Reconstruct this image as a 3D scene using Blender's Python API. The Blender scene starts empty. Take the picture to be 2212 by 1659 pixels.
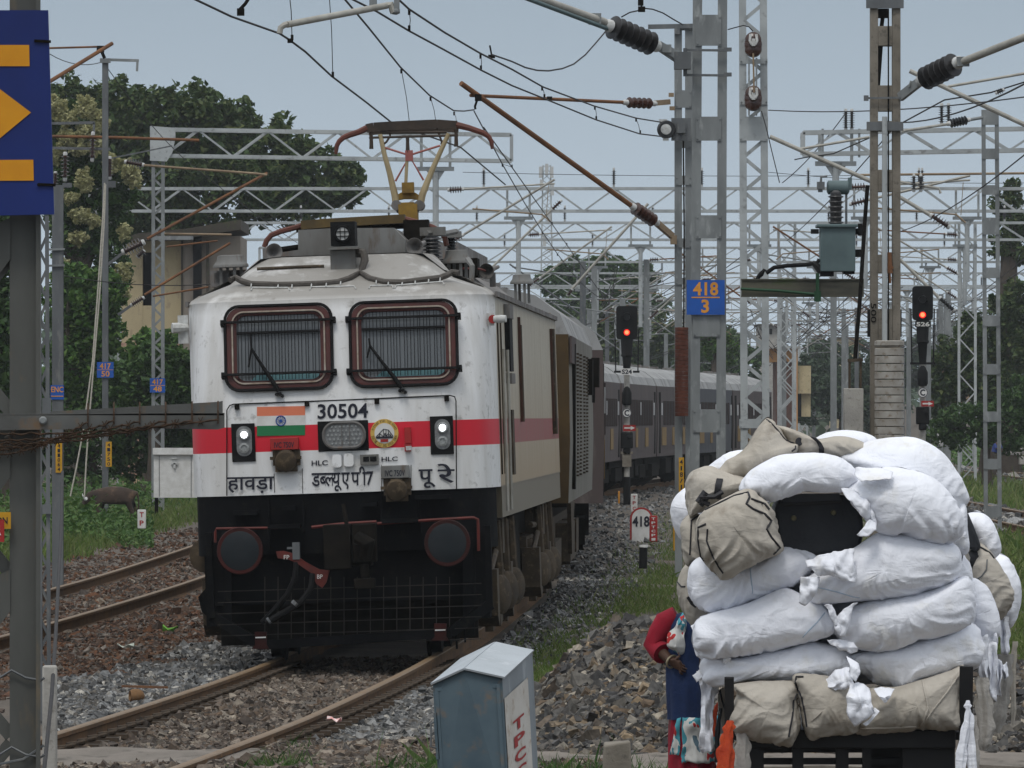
import bpy, math, random
import numpy as np
from mathutils import Vector, Matrix, noise as mnoise
R = math.radians
random.seed(7)
NP = np.random.default_rng(11)
S = bpy.context.scene
COL = S.collection
# ------------------------------------------------------------------ camera
F, UC, YH, HC = 17000.0, 1106.0, 900.0, 2.3      # focal length, centre, horizon (in 2212-px units), eye height
cd = bpy.data.cameras.new("camera")
cam = bpy.data.objects.new("camera", cd); COL.objects.link(cam)
cam.location = (0, 0, HC); cam.rotation_euler = (R(90), 0, 0)
cd.sensor_width = 36; cd.lens = 36 * F / 2212
cd.shift_y = (YH - 829.5) / 2212
cd.clip_start = 1; cd.clip_end = 6000
S.camera = cam
# ------------------------------------------------------------------ sky and sun
SUN_EL, SUN_AZ = R(58), R(200)
wd = bpy.data.worlds.new("World"); S.world = wd; wd.use_nodes = True
nt = wd.node_tree; nt.nodes.clear()
out = nt.nodes.new("ShaderNodeOutputWorld"); bg = nt.nodes.new("ShaderNodeBackground")
sky = nt.nodes.new("ShaderNodeTexSky"); sky.sky_type = 'NISHITA'; sky.sun_disc = False
sky.sun_elevation = SUN_EL; sky.sun_rotation = SUN_AZ; sky.dust_density = 2.0
tc = nt.nodes.new("ShaderNodeTexCoord"); sp = nt.nodes.new("ShaderNodeSeparateXYZ")
rp = nt.nodes.new("ShaderNodeValToRGB")
nt.links.new(tc.outputs["Generated"], sp.inputs[0]); nt.links.new(sp.outputs["Z"], rp.inputs[0])
cr = rp.color_ramp
cr.elements[0].position = 0.0; cr.elements[0].color = (.54, .64, .735, 1)
cr.elements[1].position = 1.0; cr.elements[1].color = (1.27, 1.29, 1.31, 1)
e = cr.elements.new(.055); e.color = (.345, .425, .51, 1)
e = cr.elements.new(.25); e.color = (.58, .63, .70, 1)
sc10 = nt.nodes.new("ShaderNodeVectorMath"); sc10.operation = 'SCALE'; sc10.inputs["Scale"].default_value = 10.0
nt.links.new(rp.outputs[0], sc10.inputs[0])
mx = nt.nodes.new("ShaderNodeMixRGB"); mx.inputs[0].default_value = .93
nt.links.new(sky.outputs[0], mx.inputs[1]); nt.links.new(sc10.outputs[0], mx.inputs[2])
nt.links.new(mx.outputs[0], bg.inputs[0]); bg.inputs[1].default_value = .1
nt.links.new(bg.outputs[0], out.inputs[0])
sl = bpy.data.lights.new("sun", 'SUN'); sl.energy = 1.1; sl.angle = R(16); sl.color = (1, .97, .92)
so = bpy.data.objects.new("sun", sl); COL.objects.link(so)
# sun behind the camera, a little to its left
sd = Vector((-.30 * math.cos(SUN_EL), -.95 * math.cos(SUN_EL), math.sin(SUN_EL)))
so.rotation_euler = sd.to_track_quat('Z', 'Y').to_euler()
S.view_settings.view_transform = 'Standard'; S.view_settings.look = 'None'
S.view_settings.exposure = 0.0; S.view_settings.gamma = 1
S.render.engine = 'CYCLES'
S.cycles.max_bounces = 6; S.cycles.volume_bounces = 1; S.cycles.transparent_max_bounces = 8

# ------------------------------------------------------------------ helpers
def V(*a): return Vector(a)
def P(u, v, D): return Vector(((u - UC) / F * D, D, HC - (v - YH) / F * D))
def G(u, D, z=0.0): return Vector(((u - UC) / F * D, D, z))
def gd(v, z=0.0): return (HC - z) * F / (v - YH)
def trace(pts, D0, D1):
    """points (u, v) along a cable running from depth D0 to depth D1"""
    L = [0.0]
    for a, b in zip(pts, pts[1:]): L.append(L[-1] + math.hypot(b[0] - a[0], b[1] - a[1]))
    return [P(p[0], p[1], 1 / ((1 - l / L[-1]) / D0 + (l / L[-1]) / D1)) for p, l in zip(pts, L)]
def lerp(a, b, t): return a + (b - a) * t

WM = {}
def tag(o, label=None, cat=None, group=None, kind=None):
    if label: o["label"] = label
    if cat: o["category"] = cat
    if group: o["group"] = group
    if kind: o["kind"] = kind
    return o
def thing(name, label, cat, loc=(0, 0, 0), group=None, mat4=None):
    o = bpy.data.objects.new(name, None); COL.objects.link(o)
    m = mat4 if mat4 is not None else Matrix.Translation(Vector(loc))
    o.matrix_world = m; o.empty_display_size = .2
    WM[o] = m.copy()
    return tag(o, label, cat, group)

class MB:
    def __init__(s): s.v = []; s.f = []; s.m = []; s.k = []
    def add(s, vs, fs, m=0):
        n = len(s.v); s.k.append((n, len(s.f))); s.v.extend([tuple(p) for p in vs])
        s.f.extend([tuple(i + n for i in f) for f in fs]); s.m.extend([m] * len(fs)); return s
    def box(s, c, d, m=0, rot=None):
        c = Vector(c); d = Vector(d) / 2
        vs = []
        for x in (-1, 1):
            for y in (-1, 1):
                for z in (-1, 1):
                    p = Vector((x * d.x, y * d.y, z * d.z))
                    if rot: p = rot @ p
                    vs.append(c + p)
        return s.add(vs, [(0, 1, 3, 2), (4, 6, 7, 5), (0, 4, 5, 1), (2, 3, 7, 6), (0, 2, 6, 4), (1, 5, 7, 3)], m)
    def span(s, a, b, m=0):
        a = Vector(a); b = Vector(b); return s.box((a + b) / 2, [abs(x) for x in (b - a)], m)
    def beam(s, p0, p1, w, h, m=0, up=(0, 0, 1)):
        """bar from p0 to p1, w across, h along 'up'"""
        p0 = Vector(p0); p1 = Vector(p1); t = (p1 - p0).normalized(); up = Vector(up)
        if abs(t.dot(up)) > .98: up = Vector((0, 1, 0))
        x = t.cross(up).normalized(); z = x.cross(t)
        vs = []
        for p in (p0, p1):
            for a, b in ((-1, -1), (1, -1), (1, 1), (-1, 1)): vs.append(p + x * a * w / 2 + z * b * h / 2)
        return s.add(vs, [(3, 2, 1, 0), (4, 5, 6, 7), (0, 1, 5, 4), (1, 2, 6, 5), (2, 3, 7, 6), (3, 0, 4, 7)], m)
    def tube(s, pts, r, n=8, m=0, caps=True):
        pts = [Vector(p) for p in pts]; k = len(pts)
        rs = r if isinstance(r, (list, tuple)) else [r] * k
        t0 = (pts[1] - pts[0]).normalized()
        a = Vector((0, 0, 1)) if abs(t0.z) < .9 else Vector((1, 0, 0))
        x = t0.cross(a).normalized(); vs = []; fs = []
        for i, p in enumerate(pts):
            t = (pts[min(i + 1, k - 1)] - pts[max(i - 1, 0)]).normalized()
            x = (x - t * x.dot(t)).normalized(); y = t.cross(x)
            for j in range(n):
                q = 2 * math.pi * j / n; vs.append(p + (x * math.cos(q) + y * math.sin(q)) * rs[i])
        for i in range(k - 1):
            for j in range(n):
                fs.append((i * n + j, i * n + (j + 1) % n, (i + 1) * n + (j + 1) % n, (i + 1) * n + j))
        if caps: fs.append(tuple(reversed(range(n)))); fs.append(tuple(range((k - 1) * n, k * n)))
        return s.add(vs, fs, m)
    def lathe(s, o, ax, prof, n=12, m=0):
        """prof: (distance along ax, radius)"""
        o = Vector(o); ax = Vector(ax).normalized()
        return s.tube2(o, ax, prof, n, m)
    def tube2(s, o, ax, prof, n, m):
        a = Vector((0, 0, 1)) if abs(ax.z) < .9 else Vector((1, 0, 0))
        x = ax.cross(a).normalized(); y = ax.cross(x); vs = []; fs = []
        for t, r in prof:
            for j in range(n):
                q = 2 * math.pi * j / n
                vs.append(o + ax * t + (x * math.cos(q) + y * math.sin(q)) * max(r, 1e-4))
        k = len(prof)
        for i in range(k - 1):
            for j in range(n):
                fs.append((i * n + (j + 1) % n, i * n + j, (i + 1) * n + j, (i + 1) * n + (j + 1) % n))
        fs.append(tuple(range(n))); fs.append(tuple(reversed(range((k - 1) * n, k * n))))
        return s.add(vs, fs, m)
    def prism(s, poly, ext, m=0):
        poly = [Vector(p) for p in poly]; ext = Vector(ext); n = len(poly)
        vs = poly + [p + ext for p in poly]
        fs = [tuple(range(n)), tuple(reversed(range(n, 2 * n)))]
        fs += [(i, i + n, (i + 1) % n + n, (i + 1) % n) for i in range(n)]
        return s.add(vs, fs, m)
    def sheet(s, rows, m=0, close=False):
        nr, nc = len(rows), len(rows[0]); vs = [p for r in rows for p in r]; fs = []
        for i in range(nr - 1):
            for j in range(nc - (0 if close else 1)):
                j2 = (j + 1) % nc
                fs.append((i * nc + j, i * nc + j2, (i + 1) * nc + j2, (i + 1) * nc + j))
        return s.add(vs, fs, m)
    def each(s, name, mats, parent=None, **kw):
        """every piece added becomes an object of its own"""
        ks = s.k + [(len(s.v), len(s.f))]; out = []
        for (v0, f0), (v1, f1) in zip(ks, ks[1:]):
            q = MB(); q.v = s.v[v0:v1]; q.f = [tuple(i - v0 for i in f) for f in s.f[f0:f1]]; q.m = s.m[f0:f1]
            out.append(q.build(name, mats, parent, **kw))
        return out
    def build(s, name, mats, parent=None, smooth=True, angle=38, local=False, bevel=0):
        me = bpy.data.meshes.new(name); me.from_pydata(s.v, [], s.f)
        if not isinstance(mats, (list, tuple)): mats = [mats]
        for m in mats: me.materials.append(m)
        if len(mats) > 1: me.polygons.foreach_set("material_index", s.m)
        import bmesh
        bm = bmesh.new(); bm.from_mesh(me); bmesh.ops.recalc_face_normals(bm, faces=bm.faces); bm.to_mesh(me); bm.free()
        if smooth:
            me.polygons.foreach_set("use_smooth", [True] * len(me.polygons)); me.set_sharp_from_angle(angle=R(angle))
        me.update()
        return link(name, me, parent, local, bevel)
def link(name, me, parent=None, local=False, bevel=0):
    o = bpy.data.objects.new(name, me); COL.objects.link(o)
    if parent is not None:
        o.parent = parent; pm = WM.get(parent, Matrix())
        if local: WM[o] = pm.copy()
        else: o.matrix_parent_inverse = pm.inverted(); WM[o] = Matrix()
    if bevel:
        b = o.modifiers.new("edge", 'BEVEL'); b.width = bevel; b.segments = 2; b.limit_method = 'ANGLE'; b.angle_limit = R(40)
    return o
def npmesh(name, verts, faces, mats, parent=None, smooth=False, midx=None):
    """verts (N,3), faces (M,k) arrays"""
    me = bpy.data.meshes.new(name); n, k = faces.shape
    me.vertices.add(len(verts)); me.vertices.foreach_set("co", np.ascontiguousarray(verts, dtype=np.float32).ravel())
    me.loops.add(n * k); me.loops.foreach_set("vertex_index", np.ascontiguousarray(faces, dtype=np.int32).ravel())
    me.polygons.add(n); me.polygons.foreach_set("loop_start", np.arange(0, n * k, k, dtype=np.int32))
    me.polygons.foreach_set("loop_total", np.full(n, k, dtype=np.int32))
    if not isinstance(mats, (list, tuple)): mats = [mats]
    for m in mats: me.materials.append(m)
    if midx is not None: me.polygons.foreach_set("material_index", midx.astype(np.int32))
    me.polygons.foreach_set("use_smooth", np.full(n, smooth))
    me.update(calc_edges=True); me.validate()
    return link(name, me, parent)
def copy_tree(o, parent=None):
    c = o.copy(); COL.objects.link(c); WM[c] = WM.get(o, Matrix()).copy()
    if parent is not None: c.parent = parent
    for ch in list(o.children): copy_tree(ch, c)
    return c

# ------------------------------------------------------------------ materials
def C(*a): return tuple(a) + (1.0,)
def hexc(r, g, b):
    f = lambda c: (c / 255 / 12.92) if c / 255 < .04045 else ((c / 255 + .055) / 1.055) ** 2.4
    return (f(r), f(g), f(b))
def mat(name, c1, c2=None, scale=4.0, rough=.75, metal=0.0, lo=.35, hi=.7, bump=0.0, bscale=None, detail=6, stretch=(1, 1, 1), spec=.35, c3=None, s3=None, dist=.02):
    m = bpy.data.materials.new(name); m.use_nodes = True; t = m.node_tree; n = t.nodes
    b = n["Principled BSDF"]; b.inputs["Roughness"].default_value = rough; b.inputs["Metallic"].default_value = metal
    b.inputs["Specular IOR Level"].default_value = spec
    b.inputs["Base Color"].default_value = C(*c1)
    tcn = n.new("ShaderNodeTexCoord")
    def nz(sc, st=(1, 1, 1), det=detail, rg=.6):
        mp = n.new("ShaderNodeMapping"); mp.inputs["Scale"].default_value = st
        t.links.new(tcn.outputs["Object"], mp.inputs[0])
        x = n.new("ShaderNodeTexNoise"); x.inputs["Scale"].default_value = sc; x.inputs["Detail"].default_value = det
        x.inputs["Roughness"].default_value = rg; t.links.new(mp.outputs[0], x.inputs["Vector"]); return x
    src = None
    if c2:
        x = nz(scale, stretch); r = n.new("ShaderNodeMapRange"); r.inputs["From Min"].default_value = lo; r.inputs["From Max"].default_value = hi
        t.links.new(x.outputs["Fac"], r.inputs["Value"])
        k = n.new("ShaderNodeMixRGB"); k.inputs[1].default_value = C(*c1); k.inputs[2].default_value = C(*c2)
        t.links.new(r.outputs[0], k.inputs[0]); src = k
        if c3:
            x = nz(s3 or scale * 5, stretch); r = n.new("ShaderNodeMapRange"); r.inputs["From Min"].default_value = .56; r.inputs["From Max"].default_value = .72
            t.links.new(x.outputs["Fac"], r.inputs["Value"])
            k2 = n.new("ShaderNodeMixRGB"); t.links.new(k.outputs[0], k2.inputs[1]); k2.inputs[2].default_value = C(*c3)
            t.links.new(r.outputs[0], k2.inputs[0]); src = k2
        t.links.new(src.outputs[0], b.inputs["Base Color"])
    if bump:
        x = nz(bscale or scale * 3, stretch); bp = n.new("ShaderNodeBump"); bp.inputs["Strength"].default_value = bump; bp.inputs["Distance"].default_value = dist
        t.links.new(x.outputs["Fac"], bp.inputs["Height"]); t.links.new(bp.outputs[0], b.inputs["Normal"])
    m["src"] = src.name if src else ""
    return m
def island_mat(name, cols, rough=.85, trans=0.0, spec=.25, grain=0):
    """every loose piece (stone, leaf, blade) takes its own colour"""
    m = bpy.data.materials.new(name); m.use_nodes = True; t = m.node_tree; n = t.nodes
    b = n["Principled BSDF"]; b.inputs["Roughness"].default_value = rough; b.inputs["Specular IOR Level"].default_value = spec
    g = n.new("ShaderNodeNewGeometry"); r = n.new("ShaderNodeValToRGB"); r.color_ramp.interpolation = 'CONSTANT' if grain < 0 else 'LINEAR'
    t.links.new(g.outputs["Random Per Island"], r.inputs[0])
    el = r.color_ramp.elements
    for i, c in enumerate(cols):
        p = i / max(1, len(cols) - 1)
        if i == 0: el[0].position = 0; el[0].color = C(*c)
        elif i == len(cols) - 1: el[-1].position = 1; el[-1].color = C(*c)
        else: el.new(p).color = C(*c)
    src = r
    if grain > 0:
        tcn = n.new("ShaderNodeTexCoord"); x = n.new("ShaderNodeTexNoise"); x.inputs["Scale"].default_value = grain; x.inputs["Detail"].default_value = 4
        t.links.new(tcn.outputs["Object"], x.inputs["Vector"])
        mr = n.new("ShaderNodeMapRange"); mr.inputs["From Min"].default_value = .3; mr.inputs["From Max"].default_value = .7; mr.inputs["To Min"].default_value = .55; mr.inputs["To Max"].default_value = 1.35
        t.links.new(x.outputs["Fac"], mr.inputs["Value"])
        k = n.new("ShaderNodeVectorMath"); k.operation = 'SCALE'; t.links.new(r.outputs[0], k.inputs[0]); t.links.new(mr.outputs[0], k.inputs["Scale"]); src = k
    t.links.new(src.outputs[0], b.inputs["Base Color"])
    if trans:
        ts = n.new("ShaderNodeBsdfTranslucent"); t.links.new(src.outputs[0], ts.inputs[0])
        ms = n.new("ShaderNodeMixShader"); ms.inputs[0].default_value = trans
        t.links.new(b.outputs[0], ms.inputs[1]); t.links.new(ts.outputs[0], ms.inputs[2]); t.links.new(ms.outputs[0], n["Material Output"].inputs[0])
    return m
def emit(name, col, st):
    m = bpy.data.materials.new(name); m.use_nodes = True; b = m.node_tree.nodes["Principled BSDF"]
    b.inputs["Base Color"].default_value = C(*col); b.inputs["Emission Color"].default_value = C(*col); b.inputs["Emission Strength"].default_value = st
    return m

M = {}
M['galv'] = mat("galvanised_steel", (.235, .25, .25), (.135, .145, .147), 2.2, .65, .15, c3=(.31, .325, .32), s3=9, stretch=(1, 1, .35))
M['galv_l'] = mat("pale_galvanised_steel", (.42, .445, .445), (.27, .29, .295), 1.4, .65, .1, c3=(.20, .205, .20), s3=8)
M['galv_d'] = mat("dull_grey_steel", (.15, .16, .165), (.085, .09, .095), 2.5, .65, .2, c3=(.20, .20, .19), s3=11, stretch=(1, 1, .3))
M['ruststeel'] = mat("rusty_steel_tube", (.20, .085, .030), (.085, .040, .022), 3, .8)
M['tube_t'] = mat("weathered_tan_tube", (.27, .205, .13), (.17, .115, .07), 4, .7)
M['tube_g'] = mat("weathered_grey_tube", (.40, .39, .35), (.24, .23, .20), 4, .6, .2)
M['wire'] = mat("dark_copper_wire", (.018, .018, .020), (.03, .026, .024), 8, .8, 0)
M['cord'] = mat("pale_rope", (.50, .47, .40), (.35, .33, .28), 30, .9)
M['porc'] = mat("brown_porcelain", (.035, .014, .010), (.06, .025, .016), 5, .25, spec=.6)
M['porc_k'] = mat("black_porcelain", (.012, .012, .013), (.022, .02, .02), 5, .35, spec=.5)
M['cap'] = mat("pale_insulator_cap", (.55, .56, .55), (.36, .36, .34), 20, .6)
M['conc'] = mat("weathered_concrete", (.215, .192, .158), (.14, .125, .10), 2.5, .9, c3=(.10, .09, .075), s3=14, bump=.3, bscale=40)
M['conc_l'] = mat("pale_concrete", (.40, .385, .35), (.27, .26, .24), 3, .9, c3=(.17, .16, .14), s3=18, bump=.3, bscale=50)
M['cast'] = mat("pale_cast_weights", (.37, .355, .325), (.22, .20, .17), 4, .8, c3=(.15, .10, .06), s3=14)
M['weightred'] = mat("red_oxide_weights", (.11, .032, .016), (.06, .02, .012), 5, .85)
M['signblue'] = mat("sign_blue_enamel", (.014, .09, .38), (.011, .07, .30), 5, .4)
M['boardblue'] = mat("dark_blue_board", (.004, .018, .135), (.003, .013, .10), 2, .5)
M['orange'] = mat("orange_paint", (.66, .28, .035), (.52, .22, .03), 5, .55)
M['amber'] = mat("amber_paint", (.62, .27, .006), (.54, .22, .004), 6, .55)
M['yellow'] = mat("yellow_plate", (.58, .31, .012), (.44, .23, .012), 6, .6)
M['black'] = mat("black_paint", (.006, .006, .0065), (.010, .010, .010), 4, .75, spec=.15)
M['ink'] = mat("dark_navy_lettering", (.010, .011, .022), None, rough=.6)
M['white'] = mat("white_paint", (.66, .66, .64), (.50, .49, .46), 5, .65)
M['redpaint'] = mat("red_paint", (.35, .02, .018), (.24, .016, .014), 5, .6)
M['redlamp'] = emit("red_signal_light", (1.0, .09, .035), 5.0)
M['redring'] = emit("red_signal_lens", (.8, .01, .01), .9)
M['lamp'] = emit("white_marker_light", (.93, .95, 1.0), 4.0)
M['trafo'] = mat("grey_green_tank", (.10, .145, .15), (.075, .11, .115), 3, .6)
M['mossy'] = mat("mossy_concrete_beam", (.11, .105, .075), (.035, .035, .03), 2.2, .9, c3=(.05, .075, .02), s3=3, stretch=(.5, 1, 1.5))
M['green'] = mat("dark_green_strap", (.01, .05, .02), None, rough=.7)

def raw_glyph(ch, cut=None):
    """outline of one character in font units; cut: keep only the left part, up to this share of its width"""
    import bmesh
    c = bpy.data.curves.new("t", 'FONT'); c.body = ch; c.offset = .012; c.resolution_u = 3
    o = bpy.data.objects.new("t", c); COL.objects.link(o)
    dg = bpy.context.evaluated_depsgraph_get(); me = bpy.data.meshes.new_from_object(o.evaluated_get(dg))
    bpy.data.objects.remove(o); bpy.data.curves.remove(c)
    bm = bmesh.new(); bm.from_mesh(me)
    if cut:
        xs = [v.co.x for v in bm.verts]; x = min(xs) + (max(xs) - min(xs)) * cut
        bmesh.ops.bisect_plane(bm, geom=bm.verts[:] + bm.edges[:] + bm.faces[:], plane_co=(x, 0, 0), plane_no=(1, 0, 0), clear_outer=True)
    bm.verts.index_update()
    vs = [tuple(v.co) for v in bm.verts]; fs = [tuple(v.index for v in f.verts) for f in bm.faces]; bm.free(); bpy.data.meshes.remove(me)
    return vs, fs
# ------------------------------------------------------------------ lettering
_fc = {}
def glyphs(txt, bold=0.0):
    key = (txt, bold)
    if key in _fc: return _fc[key]
    c = bpy.data.curves.new("t", 'FONT'); c.body = txt; c.offset = bold; c.resolution_u = 3
    o = bpy.data.objects.new("t", c); COL.objects.link(o)
    dg = bpy.context.evaluated_depsgraph_get(); me = o.evaluated_get(dg).to_mesh()
    vs = [tuple(v.co) for v in me.vertices]; fs = [tuple(p.vertices) for p in me.polygons]
    o.evaluated_get(dg).to_mesh_clear(); bpy.data.objects.remove(o); bpy.data.curves.remove(c)
    xs = [v[0] for v in vs]; ys = [v[1] for v in vs]; x0, x1, y0, y1 = min(xs), max(xs), min(ys), max(ys)
    vs = [((v[0] - x0) / (x1 - x0), (v[1] - y0) / (y1 - y0)) for v in vs]
    _fc[key] = (vs, fs); return _fc[key]
def letter(mb, txt, at, m=0, bold=0.0):
    """at(s,t) maps the unit square of the text block to a point"""
    vs, fs = glyphs(txt, bold); mb.add([at(a, b) for a, b in vs], fs, m)
def rect_at(o, ex, ey):
    o = Vector(o); ex = Vector(ex); ey = Vector(ey)
    return lambda a, b: o + ex * a + ey * b
# ================================================================== ground
TRK = [(30, -4.9), (40, -3.95), (51.5, -2.99), (61.4, -2.26), (75, -1.5), (95, -.78), (113, -.3), (150, .0), (185, .1), (205, .3), (221, .85), (263, 3.6), (311, 8.0), (360, 13.6), (430, 22.5)]
LTR = [(40, -8.4), (60, -7.15), (82, -6.15), (98, -5.6), (115, -5.2), (146, -4.9), (200, -4.6), (300, -3.2), (420, 0)]
def crom(tab, d):
    ks = [k for k, _ in tab]; i = max(0, min(len(tab) - 2, int(np.searchsorted(ks, d)) - 1))
    x0, y0 = tab[i]; x1, y1 = tab[i + 1]
    mL = (y1 - tab[i - 1][1]) / (x1 - tab[i - 1][0]) if i > 0 else (y1 - y0) / (x1 - x0)
    mR = (tab[i + 2][1] - y0) / (tab[i + 2][0] - x0) if i + 2 < len(tab) else (y1 - y0) / (x1 - x0)
    h = x1 - x0; t = (d - x0) / h
    return (2 * t**3 - 3 * t**2 + 1) * y0 + (t**3 - 2 * t**2 + t) * h * mL + (-2 * t**3 + 3 * t**2) * y1 + (t**3 - t**2) * h * mR
_dd = np.linspace(30, 430, 801); _xm = np.array([crom(TRK, d) for d in _dd]); _xl = np.array([crom(LTR, min(d, 420)) for d in _dd])
def xm(D): return np.interp(D, _dd, _xm)
def xl(D): return np.interp(D, _dd, _xl)
def vnoise(x, y, s, seed=0):
    """smooth value noise, vectorised"""
    x = np.asarray(x) * s + seed * 17.3; y = np.asarray(y) * s + seed * 9.1
    xi = np.floor(x).astype(int); yi = np.floor(y).astype(int); fx = x - xi; fy = y - yi
    h = lambda a, b: (np.sin(a * 127.1 + b * 311.7 + seed) * 43758.5453) % 1.0
    fx = fx * fx * (3 - 2 * fx); fy = fy * fy * (3 - 2 * fy)
    return (h(xi, yi) * (1 - fx) + h(xi + 1, yi) * fx) * (1 - fy) + (h(xi, yi + 1) * (1 - fx) + h(xi + 1, yi + 1) * fx) * fy
def pile_h(X, D):
    """height of the heap of stones behind the cart"""
    a = np.interp(X, [-.08, .12, .33, .5, .78, 1.2, 2.6, 3.6, 5.5, 7.5], [0, .20, .47, .64, .82, .90, .74, .56, .5, 0])
    f = np.clip((D - 54.6) / 4.6, 0, 1); b = np.clip((66 - D) / 5.5, 0, 1)
    return (1 + .05 * np.sin(X * 5.1 + D)) * a * np.minimum(f**.8, b**.8)
def gh(X, D):
    """ground level"""
    X = np.asarray(X, float); D = np.asarray(D, float)
    z = -.15 + .05 * (vnoise(X, D, .35, 1) - .5) + .03 * (vnoise(X, D, 1.2, 2) - .5)
    z = z - .05 * np.clip((np.abs(X - xm(D)) - 2.2) / 1.2, 0, 1) * (X > xm(D)) * (D > 66)
    lf = np.clip((xl(D) - 1.9 - X) / 2.5, 0, 1); z = z + lf * (.10 + .12 * vnoise(X, D, .25, 3))
    # heap of spoil and green bank at the far right
    z = z + 1.0 * np.exp(-((X - 25.5) / 2.6)**2 - ((D - 345) / 28)**2) * (.8 + .4 * vnoise(X, D, .3, 5))
    z = z + 3.6 * np.clip((X - 21 - (D - 300) * .012) / 9, 0, 1) * np.clip((D - 180) / 130, 0, 1)
    return z
xs = np.concatenate([np.linspace(-380, -40, 10), np.linspace(-30, -10, 24), np.linspace(-9.5, 8, 71), np.linspace(9, 40, 50), np.linspace(60, 380, 10)])
ds = np.concatenate([np.linspace(4, 46, 8), np.linspace(48, 110, 140), np.linspace(112, 420, 110), np.linspace(440, 1200, 16), np.linspace(1250, 1500, 3)])
gx, gy = np.meshgrid(xs, ds); gzv = gh(gx, gy)
vv = np.stack([gx, gy, gzv], -1).reshape(-1, 3); nc = len(xs)
ii, jj = np.meshgrid(np.arange(len(ds) - 1), np.arange(nc - 1), indexing='ij'); a0 = (ii * nc + jj).ravel()
ff = np.stack([a0, a0 + 1, a0 + nc + 1, a0 + nc], -1)
M['earth'] = mat("bare_earth", (.105, .085, .066), (.062, .055, .046), .9, .95, c3=(.17, .15, .125), s3=22, bump=.6, bscale=25, dist=.03)
tag(npmesh("ground", vv, ff, M['earth'], smooth=True), kind='structure')

# ------------------------------------------------------------------ concrete crossing strip
mb = MB()
xsn = [-5.2 + i * .26 for i in range(44)]; rows = []
for D in (52.7, 53.5, 54.2, 54.9, 55.6):
    rows.append([V(x, D + .12 * math.sin(x * 2.3 + D), -.045 + .02 * math.sin(x * 5.1 + D * 3) * math.sin(x * 1.7)) for x in xsn])
mb.sheet(rows)
mb.sheet([[V(p.x, p.y - .03, p.z - .25) for p in rows[0]], rows[0]])
M['slab'] = mat("cracked_crossing_concrete", (.19, .165, .14), (.115, .10, .082), 3.0, .9, c3=(.055, .048, .036), s3=6, stretch=(1, .35, 1), bump=.5, bscale=30)
tag(mb.build("pavement", M['slab']), kind='structure')

# ================================================================== tracks
M['railside'] = mat("rusty_rail_side", (.125, .060, .017), (.058, .031, .012), 3, .85, c3=(.19, .095, .028), s3=11)
M['railtop'] = mat("worn_rail_head", (.185, .135, .085), (.15, .085, .033), 5, .6, .15)
M['clip'] = mat("rusty_clip", (.045, .035, .026), (.075, .05, .03), 30, .8)
PROF = [(-.075, 0), (.075, 0), (.075, .014), (.014, .034), (.012, .118), (.037, .132), (.037, .160), (.028, .168), (-.028, .168), (-.037, .160), (-.037, .132), (-.012, .118), (-.014, .034), (-.075, .014)]
def rail(parent, fx, D0, D1, ztop=0.0, step=1.0, tilt=0.0):
    mb = MB(); n = max(2, int((D1 - D0) / step)); rows = []
    for i in range(n + 1):
        D = D0 + (D1 - D0) * i / n; x = fx(D); z = ztop + tilt * min(1, max(0, (D - 60) / 14))
        rows.append([V(x + a, D, z - .168 + b) for a, b in PROF])
    k = len(PROF); vs = [p for r in rows for p in r]
    for i in range(n):
        for j in range(k):
            j2 = (j + 1) % k; mb.f.append((i * k + j, (i + 1) * k + j, (i + 1) * k + j2, i * k + j2)); mb.m.append(1 if j in (6, 7, 8) else 0)
    mb.v = [tuple(p) for p in vs]; mb.f.append(tuple(range(k))); mb.m.append(0)
    return mb.build("rail", [M['railside'], M['railtop']], parent)
tk = thing("railway_track", "rusty railway track the locomotive stands on, with spring clips along its rails", "track", (-3, 50, 0))
rail(tk, lambda D: float(xm(D)) - .77, 44, 420, 0, 1, -.02); rail(tk, lambda D: float(xm(D)) + .77, 44, 420, 0, 1, .03)
proto = None
for side, fx, sg in ((-1, -.77, 1), (1, .77, 1)):
    for i in range(44):
        D = 51.2 + i * .62
        if D > 76: break
        x = float(xm(D)) + fx
        if proto is None:
            mb = MB()
            for dx in (0,):
                mb.tube([(0, -.07, .0), (.05, -.075, .035), (.10, -.03, .045), (.09, .03, .03), (.03, .05, .03), (-.04, .03, .022)], .014, 6)
                mb.box((.03, 0, -.012), (.20, .17, .03))
            proto = mb.build("rail_clip", M['clip'], tk, local=False)
            proto.location = (x + .09, D, -.118); proto.scale = (.95, .95, 1.15)
        else:
            c = proto.copy(); COL.objects.link(c); c.parent = tk; c.matrix_parent_inverse = proto.matrix_parent_inverse; WM[c] = Matrix(); c.location = (x + .09, D, -.118 + .025 * (side > 0))
tk = thing("railway_track", "empty rusty track beside the locomotive, edged by red-brown stones", "track", (-6, 90, 0))
rail(tk, lambda D: float(xl(D)) - .77, 44, 400); rail(tk, lambda D: float(xl(D)) + .77, 44, 400)
tk = thing("railway_track", "empty track passing beyond the loaded cart, between grass strips", "track", (11.5, 180, 0))
rail(tk, lambda D: 12.4, 110, 420, 0, 20); rail(tk, lambda D: 10.75, 110, 420, 0, 20)
tk = thing("railway_track", "track running below the spoil heap and green bank", "track", (20, 330, 0))
rail(tk, lambda D: 20.9, 220, 480, 0, 20); rail(tk, lambda D: 19.3, 220, 480, 0, 20)

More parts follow.
